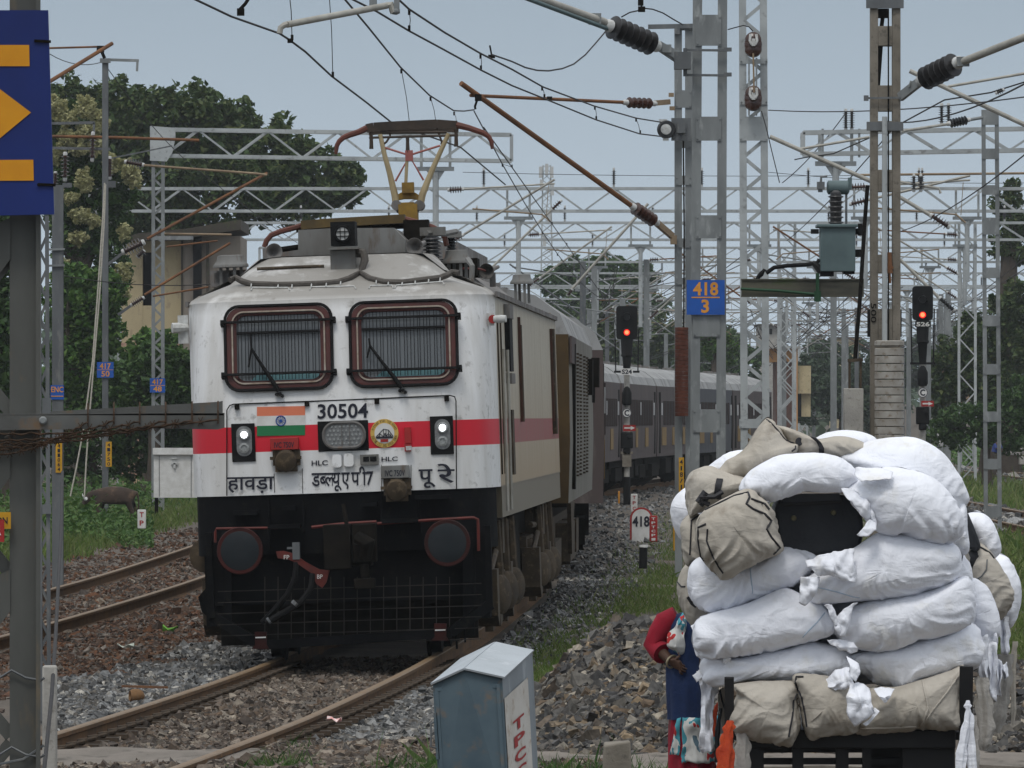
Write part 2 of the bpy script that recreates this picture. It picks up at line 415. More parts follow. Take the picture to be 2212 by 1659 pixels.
# ================================================================== stones
M['st_grey'] = island_mat("grey_ballast", [(.032, .033, .034), (.10, .103, .104), (.17, .173, .173), (.066, .063, .058), (.26, .262, .258), (.13, .116, .098), (.062, .064, .066), (.36, .34, .30)], grain=30)
M['st_brown'] = island_mat("brown_ballast", [(.032, .026, .022), (.085, .065, .05), (.14, .112, .09), (.05, .043, .038), (.115, .078, .052), (.21, .175, .14), (.07, .063, .058), (.30, .255, .2)], grain=30)
M['st_rust'] = island_mat("rust_stained_ballast", [(.028, .022, .018), (.07, .036, .021), (.115, .05, .024), (.05, .042, .037), (.085, .056, .04), (.13, .068, .037), (.07, .058, .05), (.19, .165, .14)], grain=30)
M['st_pile'] = island_mat("heap_stones", [(.030, .030, .032), (.062, .060, .059), (.10, .096, .089), (.045, .044, .044), (.12, .108, .09), (.07, .069, .069), (.22, .165, .105), (.05, .048, .047), (.085, .082, .077), (.33, .29, .23), (.04, .04, .041), (.12, .085, .055), (.11, .103, .095)], grain=25)
CUBE = np.array([[x, y, z] for x in (-1, 1) for y in (-1, 1) for z in (-1, 1)], float)
CF = np.array([(0, 1, 3, 2), (4, 6, 7, 5), (0, 4, 5, 1), (2, 3, 7, 6), (0, 2, 6, 4), (1, 5, 7, 3)])
def stones(name, pts, sz, m, label, seed, asp=(1, .8, .55), kind='stuff', parent=None):
    r = np.random.default_rng(seed); n = len(pts)
    v = CUBE[None] * np.array(asp)[None, None] * (1 + .25 * r.standard_normal((n, 1, 3)))
    v = v + r.uniform(-.34, .34, (n, 8, 3))
    # pinch top or one side so that stones are wedges rather than boxes
    v[:, [1, 3, 5, 7], :2] *= r.uniform(.35, 1.0, (n, 1, 2))
    q = r.standard_normal((n, 4)); q[:, 1:3] *= .55; q /= np.linalg.norm(q, axis=1)[:, None]
    w, x, y, z = q.T
    Rm = np.stack([1 - 2 * (y * y + z * z), 2 * (x * y - z * w), 2 * (x * z + y * w), 2 * (x * y + z * w), 1 - 2 * (x * x + z * z), 2 * (y * z - x * w), 2 * (x * z - y * w), 2 * (y * z + x * w), 1 - 2 * (x * x + y * y)], -1).reshape(n, 3, 3)
    v = np.einsum('nij,nkj->nki', Rm, v) * (sz / 2)[:, None, None] + pts[:, None]
    f = (CF[None] + (np.arange(n) * 8)[:, None, None]).reshape(-1, 4)
    return tag(npmesh(name, v.reshape(-1, 3), f, m, parent), label, "gravel", kind=kind)
def scatter(n, D0, D1, u0, u1, keep, power=1.6, seed=0):
    r = np.random.default_rng(seed); t = r.random(n)
    a = 1 - power
    D = (D0**a + t * (D1**a - D0**a))**(1 / a)
    u = r.uniform(u0, u1, n); X = (u - UC) / F * D
    k = keep(X, D, r); X, D = X[k], D[k]
    return np.stack([X, D, gh(X, D)], -1)
def railgap(X, D):
    o = np.ones_like(X, bool)
    for fx in (xm, xl):
        d = np.abs(np.abs(X - fx(D)) - .77); o &= d > .125
    return o
def bx(D):   # border of grass and ballast on the right
    return np.interp(D, [50, 66, 75, 83, 105, 130, 160, 200, 260], [-.2, -.15, .15, .5, 1.35, 2.2, 3.1, 3.9, 7.5])
def rusty(X, D): return (X < np.interp(D, [50, 70, 84, 100, 140], [-4.9, -4.3, -3.05, -2.4, -2.3]) + .5 * (vnoise(X, D, .8, 9) - .5) * 2) & (X > xl(D) - 2.6) & (np.abs(X - xl(D)) > .0)
def between(X, D): return np.abs(X - xm(D)) < .95
STRIP = lambda X, D: (D > 52.4) & (D < 55.9)
def dens(X, D, r, s, lo): return vnoise(X, D, s, 21) > lo
def g_grey(X, D, r): return railgap(X, D) & ~rusty(X, D) & ~between(X, D) & (X < bx(D) + .5 * (r.random(len(X)) - .5)) & (X > xl(D) + 1.6) & ~(STRIP(X, D) & (vnoise(X, D, .8, 4) < .62)) & (D > 53)
def g_front(X, D, r): return ((D <= 53.0) | ((X > -1.72) & (X < -.45 + .3 * r.random(len(X))))) & railgap(X, D) & (X < .6)
def g_brown(X, D, r): return railgap(X, D) & between(X, D) & ~(STRIP(X, D) & (r.random(len(X)) < .93))
def g_rust(X, D, r): return railgap(X, D) & rusty(X, D) & (D > 58)
def g_left(X, D, r): return (np.abs(X - xl(D)) < .95) & railgap(X, D) & (D > 60)
p = scatter(64000, 53, 120, 100, 1500, g_grey, 2.6, 1); q = scatter(9000, 100, 300, 1100, 1700, g_grey, 2.0, 2)
r_ = np.random.default_rng(3)
p = np.concatenate([p, q]); p[:, 2] += .012
stones("grey_gravel", p, r_.lognormal(math.log(.042), .34, len(p)) * (1 + .006 * np.clip(p[:, 1] - 70, 0, 200)), M['st_grey'], "blue-grey ballast stones around the main track", 5)
p = np.concatenate([scatter(30000, 50.2, 80, 60, 1200, g_brown, 2.6, 6), scatter(24000, 49.8, 56.6, 0, 1300, g_front, 1.5, 8) + np.array([[0, 0, .10]]), scatter(8000, 62, 200, 0, 560, g_left, 2.4, 7)])
stones("brown_gravel", p, r_.lognormal(math.log(.038), .36, len(p)) * (1 + .006 * np.clip(p[:, 1] - 70, 0, 200)), M['st_brown'], "brown dusty stones lying between the rails", 9)
p = scatter(30000, 58, 170, -20, 560, g_rust, 2.4, 10)
stones("rust_gravel", p, r_.lognormal(math.log(.038), .36, len(p)) * (1 + .005 * np.clip(p[:, 1] - 70, 0, 200)), M['st_rust'], "red-brown rust stained stones beside the empty track", 11)
# heap
r_ = np.random.default_rng(12)
n = 60000; X = r_.uniform(-.1, 7.6, n); D = r_.uniform(54.3, 63.5, n); h = pile_h(X, D)
k = (h > .015) & ~((X > 2.3) & (X < 3.35) & (D > 50)) ; X, D, h = X[k], D[k], h[k]
p = np.stack([X, D, gh(X, D) + h + r_.uniform(-.035, .015, len(X))], -1)
stones("stone_heap", p, r_.lognormal(math.log(.056), .36, len(p)), M['st_pile'], "long heap of dark and tan broken stones behind the cart", 13)
hx = np.linspace(-.2, 7.7, 60); hd = np.linspace(54.2, 66.5, 50); a, b = np.meshgrid(hx, hd); hz = gh(a, b) + pile_h(a, b) - .06
ii, jj = np.meshgrid(np.arange(49), np.arange(59), indexing='ij'); a0 = (ii * 60 + jj).ravel()
o = npmesh("heap_core", np.stack([a, b, hz], -1).reshape(-1, 3), np.stack([a0, a0 + 1, a0 + 61, a0 + 60], -1), M['earth'], smooth=True)
tag(o, kind='structure'); o.name = "stone_mound_ground"
# spoil heap and ballast beyond the cart
r_ = np.random.default_rng(14); n = 7000
u = r_.uniform(1980, 2240, n); D = r_.uniform(170, 370, n); X = (u - UC) / F * D
k = ((np.abs(X - 11.6) < 1.5) | ((X > 18.3) & (X < 28) & (D > 250))); X, D = X[k], D[k]
stones("far_gravel", np.stack([X, D, gh(X, D) + .02], -1), r_.lognormal(math.log(.14), .35, len(X)), M['st_grey'], "grey stones along the far tracks and spoil heap", 15)

# ================================================================== grass
M['grass'] = island_mat("grass_blades", [(.055, .10, .018), (.10, .16, .032), (.15, .19, .055), (.07, .13, .022), (.175, .18, .08), (.11, .17, .038)], .7, .25)
M['weed'] = island_mat("weed_leaves", [(.022, .060, .013), (.045, .105, .020), (.075, .145, .030), (.035, .085, .017), (.10, .15, .04)], .6, .25)
def blades(name, p, hgt, wid, m, label, seed, cat="grass", lean=.45):
    r = np.random.default_rng(seed); n = len(p); h = hgt * r.lognormal(0, .35, n); a = r.uniform(0, 2 * math.pi, n)
    dx = np.stack([np.cos(a), np.sin(a), np.zeros(n)], -1) * (wid * r.uniform(.6, 1.4, n))[:, None]
    l = r.normal(0, lean, (n, 2)); tip = p + np.stack([l[:, 0] * h, l[:, 1] * h, h], -1); mid = p + np.stack([l[:, 0] * h * .3, l[:, 1] * h * .3, h * .55], -1)
    v = np.stack([p - dx * .5, p + dx * .5, mid + dx * .4, tip, mid - dx * .4], 1).reshape(-1, 3)
    f = np.arange(n * 5).reshape(n, 5)
    return tag(npmesh(name, v, f, m), label, cat, kind='stuff')
def leaves(p, size, m, name, parent=None, seed=0, up=.35, aspect=.55, smooth=False):
    """leaf-sized faces centred on the points p"""
    r = np.random.default_rng(seed); n = len(p); s = size * r.lognormal(0, .3, n)
    nrm = r.standard_normal((n, 3)); nrm[:, 2] = np.abs(nrm[:, 2]) + up; nrm /= np.linalg.norm(nrm, axis=1)[:, None]
    t = r.standard_normal((n, 3)); t -= nrm * (t * nrm).sum(1)[:, None]; t /= np.linalg.norm(t, axis=1)[:, None]; b = np.cross(nrm, t)
    s = s[:, None]
    v = np.stack([p - t * s * .5, p - t * s * .1 + b * s * aspect * .5, p + t * s * .5 - nrm * s * .15, p - t * s * .1 - b * s * aspect * .5], 1).reshape(-1, 3)
    return npmesh(name, v, np.arange(n * 4).reshape(n, 4), m, parent)
def k_right(X, D, r): return (X > bx(D) + .35 * r.standard_normal(len(X))) & (X < np.interp(D, [66, 80, 120, 200], [6.5, 7.5, 8.5, 9.5])) & (vnoise(X, D, .7, 31) > .2)
blades("grass", scatter(150000, 64, 230, 1100, 2240, k_right, 2.2, 40), .075, .012, M['grass'], "short green grass strip beside the grey ballast", 41)
def k_left(X, D, r): return (X < xl(D) - 2.3 - .5 * r.random(len(X))) & (X > -15)
blades("grass", scatter(60000, 88, 250, -10, 460, k_left, 1.8, 42), .15, .022, M['grass'], "rough green grass growing beyond the empty track", 43)
def k_rr(X, D, r): return ((X > 13.3) & (X < 18.6)) | ((X > 7) & (X < 9.9))
blades("grass", scatter(14000, 120, 330, 1950, 2240, k_rr, 1.6, 44), .22, .05, M['grass'], "grass between the far tracks beyond the cart", 45)
def k_fr(X, D, r):
    c = np.zeros(len(X), bool)
    for x0, d0, rr in ((-2.15, 52.4, .25), (-1.55, 52.0, .35), (-.5, 51.4, .5), (.28, 51.4, .45), (-2.5, 54.6, .12), (-.25, 51, .3), (.75, 51.6, .35), (-1.5, 55.6, .15)): c |= ((X - x0)**2 + ((D - d0) * .5)**2) < rr * rr * r.random(len(X))
    return c
blades("grass", scatter(60000, 49, 57, 500, 1700, k_fr, 1.2, 46), .12, .011, M['weed'], "small green weeds sprouting along the concrete crossing", 47)
# taller weeds on the bank beyond the empty track
def k_w(X, D, r): return (X < xl(D) - 3.6) & (vnoise(X, D, .3, 51) + .15 * r.random(len(X)) > .50)
p = scatter(26000, 120, 230, -10, 470, k_w, 1.5, 50); r_ = np.random.default_rng(52)
hz = np.clip((vnoise(p[:, 0], p[:, 1], .3, 51) - .4) * 3.0, .1, 1.0); p[:, 2] += r_.random(len(p)) * hz * .75
o = leaves(p, .13, M['weed'], "undergrowth", seed=53); tag(o, "leafy green weeds on the bank around the poles", "undergrowth", kind='stuff')
# ================================================================== locomotive
D0 = 74.2; ROLL, YAW = .033, .0355
LM = Matrix.Translation(G(750, D0, 0)) @ Matrix.Rotation(-YAW, 4, 'Z') @ Matrix.Rotation(-ROLL, 4, 'Y') @ Matrix.Diagonal((.978, 1, 1, 1))
LI = LM.inverted()
_o = LI @ Vector((0, 0, HC))
def L(u, v, y=0.0):
    """point of the locomotive (its own axes) seen at u, v on the plane y"""
    d = (LI @ P(u, v, D0)) - _o
    return _o + d * ((y - _o.y) / d.y)
def rake(z): return 0.0 if z < 2.45 else .19 * (z - 2.45)
def LF(u, v, off=0.0):
    p = L(u, v, 0)
    for _ in range(3): p = L(u, v, rake(p.z) - off)
    return p
def band_mat(name, base, dirt, red, grime, scale, side=False):
    m = bpy.data.materials.new(name); m.use_nodes = True; t = m.node_tree; n = t.nodes; b = n["Principled BSDF"]
    b.inputs["Roughness"].default_value = .5; b.inputs["Specular IOR Level"].default_value = .3
    tcn = n.new("ShaderNodeTexCoord"); s = n.new("ShaderNodeSeparateXYZ"); t.links.new(tcn.outputs["Object"], s.inputs[0])
    def rng(sock, a, b_, inv=False):
        r = n.new("ShaderNodeMapRange"); r.inputs["From Min"].default_value = a; r.inputs["From Max"].default_value = b_
        if inv: r.inputs["To Min"].default_value = 1; r.inputs["To Max"].default_value = 0
        t.links.new(sock, r.inputs["Value"]); return r.outputs[0]
    def mul(a, c, op='MULTIPLY'):
        k = n.new("ShaderNodeMath"); k.operation = op
        for i, x in enumerate((a, c)):
            if isinstance(x, float): k.inputs[i].default_value = x
            else: t.links.new(x, k.inputs[i])
        return k.outputs[0]
    def mixc(f, a, c):
        k = n.new("ShaderNodeMixRGB"); t.links.new(f, k.inputs[0])
        for i, x in ((1, a), (2, c)):
            if isinstance(x, tuple): k.inputs[i].default_value = C(*x)
            else: t.links.new(x, k.inputs[i])
        return k.outputs[0]
    def nz(sc, st):
        mp = n.new("ShaderNodeMapping"); mp.inputs["Scale"].default_value = st; t.links.new(tcn.outputs["Object"], mp.inputs[0])
        x = n.new("ShaderNodeTexNoise"); x.inputs["Scale"].default_value = sc; x.inputs["Detail"].default_value = 7; x.inputs["Roughness"].default_value = .65
        t.links.new(mp.outputs[0], x.inputs["Vector"]); return x.outputs["Fac"]
    z = s.outputs["Z"]
    band = mul(rng(z, 1.990, 1.994), rng(z, 2.232, 2.236, True))
    streak = rng(nz(scale, (1, 1, .16)), .42, .75); spots = rng(nz(scale * 4, (1, 1, 1)), .57, .72)
    c = mixc(streak, base, dirt)
    c = mixc(mul(spots, .7), c, grime)
    top = mul(rng(z, 3.30, 3.46), rng(nz(2.0, (1, 1, .5)), .22, .48)); c = mixc(mul(top, .92), c, grime)
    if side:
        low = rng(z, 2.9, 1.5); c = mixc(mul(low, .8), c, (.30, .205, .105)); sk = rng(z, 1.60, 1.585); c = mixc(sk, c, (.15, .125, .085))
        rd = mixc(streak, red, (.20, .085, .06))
    else: rd = mixc(mul(streak, .35), red, (.30, .04, .04))
    c = mixc(band, c, rd)
    t.links.new(c, b.inputs["Base Color"]); return m
M['lw'] = band_mat("white_cab_paint", (.74, .745, .745), (.50, .485, .45), (.60, .012, .030), (.215, .202, .18), 2.2)
M['ls'] = band_mat("dusty_shaded_cream_side", (.43, .395, .315), (.29, .235, .155), (.26, .045, .04), (.15, .12, .09), 2.0, True)  # real dust, and the side's weaker light darkened into the base colour
M['roofgrey'] = mat("grimy_roof_grey", (.19, .185, .18), (.075, .068, .06), 2.5, .8, c3=(.15, .09, .055), s3=8, stretch=(1, 1, .4))
M['hatch'] = mat("grey_roof_hatch", (.19, .192, .186), (.095, .088, .076), 2.2, .75, c3=(.10, .065, .042), s3=9, stretch=(1, 1, .3))
M['headstock'] = mat("black_headstock", (.0055, .006, .007), (.0035, .0035, .004), 3, .85, c3=(.012, .011, .009), s3=10, spec=.08)
M['under'] = mat("dusty_brown_running_gear", (.070, .050, .029), (.028, .020, .013), 5, .85, c3=(.13, .095, .056), s3=14)
M['edge'] = mat("dirty_maroon_edge", (.075, .028, .018), (.05, .03, .02), 6, .8)
M['guard'] = mat("grimy_guard_bars", (.020, .018, .016), (.034, .028, .022), 6, .85)
M['underd'] = mat("dark_running_gear", (.0065, .006, .005), (.013, .0105, .008), 6, .9, spec=.08)
M['maroon'] = mat("maroon_window_frame", (.075, .014, .010), (.05, .012, .009), 8, .45)
M['chrome'] = mat("dull_trim_strip", (.34, .30, .25), (.20, .14, .10), 10, .4, .5)
M['glass'] = mat("dark_cab_glass", (.135, .148, .158), (.10, .112, .12), .8, .14, spec=.5)
M['teal'] = mat("teal_desk_reflection", (.09, .20, .22), None, rough=.5)
M['lens'] = mat("clear_lamp_lens", (.30, .31, .30), (.16, .17, .17), 60, .25, spec=.6)
M['lensd'] = mat("dark_lamp_lens", (.12, .125, .125), (.22, .22, .22), 40, .3, spec=.6)
M['cable'] = mat("grey_conduit", (.085, .075, .065), (.05, .044, .038), 20, .7)
M['panto_t'] = mat("tan_pantograph_tube", (.40, .325, .19), (.27, .21, .115), 3, .65)
M['panto_y'] = mat("yellow_pantograph_base", (.26, .155, .02), (.11, .065, .018), 4, .7)
M['panto_r'] = mat("maroon_pantograph_horn", (.13, .035, .022), (.075, .03, .02), 4, .6)
M['panto_k'] = mat("black_carbon_strip", (.03, .022, .016), (.055, .035, .022), 8, .6)
M['pinkred'] = mat("faded_red_strut", (.36, .13, .11), (.24, .07, .06), 6, .6)
M['buffer'] = mat("greasy_buffer_face", (.010, .014, .017), (.018, .021, .024), 4, .6, spec=.2)
M['bufred'] = mat("red_buffer_rim", (.048, .009, .0075), (.018, .009, .008), 3, .75, spec=.15)
M['redbar'] = mat("red_pipe", (.115, .016, .011), (.06, .013, .009), 9, .65)
M['flag_o'] = mat("flag_saffron", (.66, .19, .10), None, rough=.5)
M['flag_g'] = mat("flag_green", (.012, .16, .055), None, rough=.5)
M['navy'] = mat("flag_navy", (.02, .07, .28), None, rough=.5)
M['gold'] = mat("logo_gold", (.58, .38, .085), None, rough=.5)

loco = thing("locomotive", "white electric locomotive with a red band, flag and raised pantograph", "locomotive", mat4=LM)
def lp(mb, name, mats, parent=None, **k): return mb.build(name, mats, parent or loco, local=True, **k)

# --- body shell: outlines in plan at several heights
def outline(dy, k=1.0, kx=1.5):
    a = [(-kx, 20.2), (-kx, 1.0 + dy * .25), (-1.475 * k, .74 + dy), (-1.43 * k, .45 + dy), (-1.37 * k, .26 + dy), (-1.28 * k, .15 + dy), (-1.12 * k, .035 + dy), (-1.03 * k, dy), (0, dy - .012)]
    b = [(-x, y) for x, y in reversed(a[:-1])]
    return a + b
ROWS = [(1.585, 0, 1, 1.5), (2.0, 0, 1, 1.5), (2.45, 0, 1, 1.5), (2.55, rake(2.55), 1, 1.5), (3.0, rake(3.0), .997, 1.5), (3.34, rake(3.34), .99, 1.5), (3.42, .20, .985, 1.5), (3.455, .25, .97, 1.47), (3.50, .36, .93, 1.40), (3.60, .66, .76, 1.20), (3.68, .84, .70, 1.0), (3.84, 1.25, .60, .80), (3.86, 1.5, .55, .6)]
rows = []
for z, dy, k, kx in ROWS: rows.append([V(x, y, z) for x, y in outline(dy, k, kx)])
nrow = len(rows)
front = [r[1:-1] for r in rows]
mb = MB(); mb.sheet(front); mb.f.append(tuple(range((nrow - 1) * len(front[0]), nrow * len(front[0])))); mb.m.append(0)
cab = lp(mb, "cab", M['lw'], angle=24)
mb = MB()
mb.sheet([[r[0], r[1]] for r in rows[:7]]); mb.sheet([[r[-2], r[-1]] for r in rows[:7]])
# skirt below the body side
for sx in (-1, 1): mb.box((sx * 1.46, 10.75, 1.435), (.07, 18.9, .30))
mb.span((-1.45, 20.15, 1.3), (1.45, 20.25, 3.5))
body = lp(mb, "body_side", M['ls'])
mb = MB(); mb.sheet([[r[0], r[1]] for r in rows[6:]]); mb.sheet([[r[-2], r[-1]] for r in rows[6:]])
mb.add([rows[-1][0], rows[-1][1], rows[-1][-2], rows[-1][-1]], [(0, 1, 2, 3)])
lp(mb, "roof", M['roofgrey'])
mb = MB()
for sx in (-1, 1): mb.beam((sx * 1.515, 1.0, 3.425), (sx * 1.515, 20.2, 3.425), .03, .05)
mb.each("gutter", M['roofgrey'], loco, local=True)
# side doors, window, grilles, handrails on the visible side
mb = MB(); X = 1.503
def sidepatch(y0, y1, z0, z1, m=0, t=.02): mb.span((X - .005, y0, z0), (X + t, y1, z1), m)
sidepatch(1.25, 1.33, 1.7, 3.2, 0, .012); sidepatch(2.02, 2.10, 1.7, 3.2, 0, .012)
lp(mb, "door_post", M['under'])
mb = MB(); sidepatch(3.3, 4.1, 2.70, 3.22, 0, .05); w = lp(mb, "side_window", M['black'])
mb = MB(); mb.span((X, 3.2, 3.22), (X + .06, 4.2, 3.36)); mb.span((X, 3.2, 2.58), (X + .06, 4.2, 2.68)); mb.each("frame", M['roofgrey'], w, local=True)
mb = MB()
sidepatch(7.1, 7.3, 2.2, 3.2, 0, .035)
for yy, za, zb in ((3.4, 1.68, 2.32), (17.9, 2.05, 3.28)): sidepatch(yy, yy + .5, za, zb, 0, .045)
mb.each("air_grille", M['under'], loco, local=True)
mb = MB()
for yy in (7.0, 17.8): mb.span((X, yy, 2.2), (X + .03, yy + .05, 3.28))
mb.each("door_edge", M['edge'], loco, local=True)
mb = MB()
for yy in (1.16, 2.2): mb.tube([(X + .05, yy, 1.35), (X + .06, yy, 2.9)], .018, 6)
mb.each("handrail", M['tube_g'], loco, local=True)
mb = MB(); mb.span((1.42, .66, 3.12), (1.50, .72, 3.24)); mb.lathe((1.50, .64, 3.18), (1, -.2, 0), [(0, .036), (.07, .04), (.12, .035)], 10)
lp(mb, "side_lamp", M['cap'])
mb = MB(); mb.lathe((1.485, .64, 3.18), (.2, -1, 0), [(0, .042), (.02, .042)], 10); lp(mb, "side_lamp_lens", M['redpaint'])
mb = MB(); mb.span((-1.60, .9, 3.05), (-1.50, .97, 3.32)); mb.lathe((-1.5, .9, 3.2), (-1, -.3, 0), [(0, .03), (.10, .05), (.16, .05)], 8); lp(mb, "side_lamp", M['cap'])

# --- windscreens
def rr(w, h, r, n=6):
    pts = []
    for cx, cz, a0 in ((w - r, h - r, 0), (-w + r, h - r, 90), (-w + r, -h + r, 180), (w - r, -h + r, 270)):
        for i in range(n + 1):
            a = R(a0 + 90 * i / n); pts.append((cx + r * math.cos(a), cz + r * math.sin(a)))
    return pts
tilt = Vector((0, .19, 1)).normalized(); nrm = Vector((0, -1, .19)).normalized()
def windscreen(u, v):
    c = LF(u, v)
    def at(x, z, off=0.0): return c + Vector((x, 0, 0)) + tilt * z + nrm * off
    mb = MB()
    mb.sheet([[at(x, z, o) for x, z in rr(w, h, r)] for w, h, r, o in ((.505, .395, .13, -.01), (.50, .39, .125, .045), (.46, .355, .115, .05), (.405, .315, .09, .035), (.405, .315, .09, -.02))], 0, True)
    fr = lp(mb, "windscreen", M['maroon'])
    mb = MB(); ring = [at(x, z, .058) for x, z in rr(.445, .345, .11)]; mb.tube(ring + [ring[0]], .011, 5); lp(mb, "trim", M['chrome'], fr)
    mb = MB(); ring = [at(x, z, .05) for x, z in rr(.515, .405, .135)]; mb.tube(ring + [ring[0]], .016, 5); lp(mb, "seal", M['black'], fr)
    mb = MB(); pts = [at(x, z, .012) for x, z in rr(.42, .33, .09)]; mb.add(pts, [tuple(range(len(pts)))]); lp(mb, "pane", M['glass'], fr)
    mb = MB(); pts = [at(-.30, -.325, .016), at(.39, -.325, .016), at(.39, -.26, .016), at(-.20, -.245, .016)]; mb.add(pts, [(0, 1, 2, 3)]); lp(mb, "desk_reflection", M['teal'], fr)  # reflection painted as a flat teal strip over the lower pane
    mb = MB()
    r_ = random.Random(int(u))
    for i in range(25):
        x = -.39 + .78 * i / 24 + r_.uniform(-.007, .007); mb.beam(at(x, -.31, .045), at(x, .31, .045), .0055, .005, 0, nrm)
    mb.beam(at(-.40, .145, .05), at(.40, .145, .05), .02, .03, 0, nrm)
    for z in (.245, -.258):
        mb.beam(at(-.55, z, .085), at(.55, z, .085), .02, .028, 0, nrm)
        for x in (-.54, .54): mb.beam(at(x, z, -.02), at(x, z, .09), .035, .05)
    lp(mb, "grille", M['black'], fr)
    return fr, at
fa, atA = windscreen(602.5, 752); fb, atB = windscreen(872.5, 743.5)
def wiper(p, q, r2, name="wiper"):
    mb = MB(); a = LF(*p, .06); b = LF(*q, .12); mb.tube([a, lerp(a, b, .5) + V(0, -.03, 0), b], [.022, .018, .014], 6)
    mb.tube([LF(p[0] + 5, p[1] - 1, .07), LF(q[0] + 3, q[1] + 4, .12)], .007, 5)
    mb.tube([LF(q[0] - 2, q[1] - r2, .11), b, LF(q[0] - 6, q[1] + r2 + 10, .11)], .010, 5)
    for dx, dz in ((-4, 6), (3, 5), (8, 9)): mb.lathe(LF(p[0] + dx, p[1] + dz, .0), (0, -1, 0), [(0, .018), (.09, .015)], 6)
    lp(mb, name, M['black'])
wiper((602, 846), (543, 753), 30); wiper((868, 838), (799, 747), 16)
mb = MB()
for u, v, r in ((603, 850, 16), (868, 843, 18)): mb.lathe(LF(u, v, -.002), (0, -1, 0), [(0, r / 229), (.006, r / 229)], 16)
mb.each("wiper_boss", M['lw'], loco, local=True)
# --- nose panel: edge seam and latches
mb = MB()
seam = [LF(u, v, .012) for u, v in ((490, 1071), (490, 886), (496, 876), (505, 873), (745, 864), (972, 854), (982, 857), (985, 866), (986, 1056))]
mb.tube(seam, .006, 5)
mb.tube([LF(593, 1064, .01), LF(592, 1023, .01)], .003, 4); mb.tube([LF(654, 1066, .01), LF(653, 1012, .01)], .003, 4); mb.tube([LF(888, 1060, .01), LF(888, 1004, .01)], .003, 4); mb.tube([LF(824, 1062, .01), LF(824, 1004, .01)], .003, 4)
for u, v in ((512, 879), (663, 872), (814, 867), (965, 861)): mb.box(LF(u, v, .02), (.045, .05, .05))
lp(mb, "nose_panel_seam", M['underd'])
# --- flag
def quad(mb, u0, v0, u1, v1, off, m=0, sk=0.0):
    """flat painted rectangle on the nose; sk: how much the right end is higher"""
    mb.add([LF(u0, v1, off), LF(u1, v1 - sk, off), LF(u1, v0 - sk, off), LF(u0, v0, off)], [(0, 1, 2, 3)], m)
mb = MB(); sk = 2.0
quad(mb, 555, 879, 659, 899, .014, 0, sk); quad(mb, 555, 899, 659, 920, .014, 1, sk); quad(mb, 555, 920, 659, 942, .014, 2, sk)
cc = LF(606.5, 909, .019); rad = 10.5 / 229
ring = [cc + V(rad * math.cos(a), 0, rad * math.sin(a)) for a in [i * 2 * math.pi / 24 for i in range(25)]]; mb.tube(ring, .005, 4, 3)
for i in range(12):
    a = i * math.pi / 6; mb.beam(cc, cc + V(rad * math.cos(a), 0, rad * math.sin(a)), .004, .002, 3, (0, 1, 0))
mb.lathe(cc, (0, -1, 0), [(0, .013), (.002, .013)], 10, 3)
lp(mb, "flag", [M['flag_o'], M['white'], M['flag_g'], M['navy']])
# --- number and lettering
def write(mb, txt, u0, v0, u1, v1, off=.018, bold=0.0, m=0, sk=0.0):
    letter(mb, txt, lambda a, b: LF(lerp(u0, u1, a), lerp(v1, v0, b) - sk * a, off), m, bold)
def strokes(mb, lines, off=.018, w=2.6, m=0):
    for ln in lines:
        for a, b in zip(ln, ln[1:]):
            pa, pb = LF(*a, off), LF(*b, off); d = (pb - pa).normalized() * (w * .35 / 229)
            mb.beam(pa - d, pb + d, w / 229, .004, m, (0, 1, 0))
mb = MB(); write(mb, "30504", 686, 873, 795, 905, bold=.018, sk=2.5); lp(mb, "number_lettering", M['ink'])
mb = MB(); write(mb, "HLC", 673, 995, 708, 1006, bold=.02, sk=1); write(mb, "HLC", 824, 987, 859, 997, bold=.02, sk=1)
write(mb, "\u0939\u093e\u0935\u0921\u093c\u093e", 491, 1031, 592, 1067, bold=.014, sk=2)
write(mb, "\u092a\u0942", 904, 1014, 941, 1055, bold=.014, sk=1); write(mb, "\u0930\u0947", 945, 1002, 982, 1044, bold=.014, sk=1)
_top = max(y for _, y, *_r in raw_glyph("\u0921")[0])
def word(mb, parts, u, v, h, kx, sk):
    """Devanagari letter by letter (half letters are cut off before their upright); h: headline to base line"""
    for ch, cut, dx in parts:
        vs, fs = raw_glyph(ch, cut); k = h / _top; x0 = min(p[0] for p in vs); w = (max(p[0] for p in vs) - x0) * k * kx
        mb.add([LF(u + (p[0] - x0) * k * kx, v + (_top - p[1]) * k - sk * (u + (p[0] - x0) * k * kx - 673), .018) for p in vs], fs)
        u += w + dx
word(mb, [("\u0921", None, -2), ("\u092c", .70, -1.5), ("\u0932", .78, -2), ("\u092f", None, -13), ("\u0942", None, -1), ("\u090f", None, 3), ("\u092a", None, -1), ("\u0940", None, 2)], 673, 1022, 28, .695, .022)
write(mb, "7", 792, 1018, 806, 1048, bold=.02)
mb.each("lettering", M['ink'], loco, local=True)
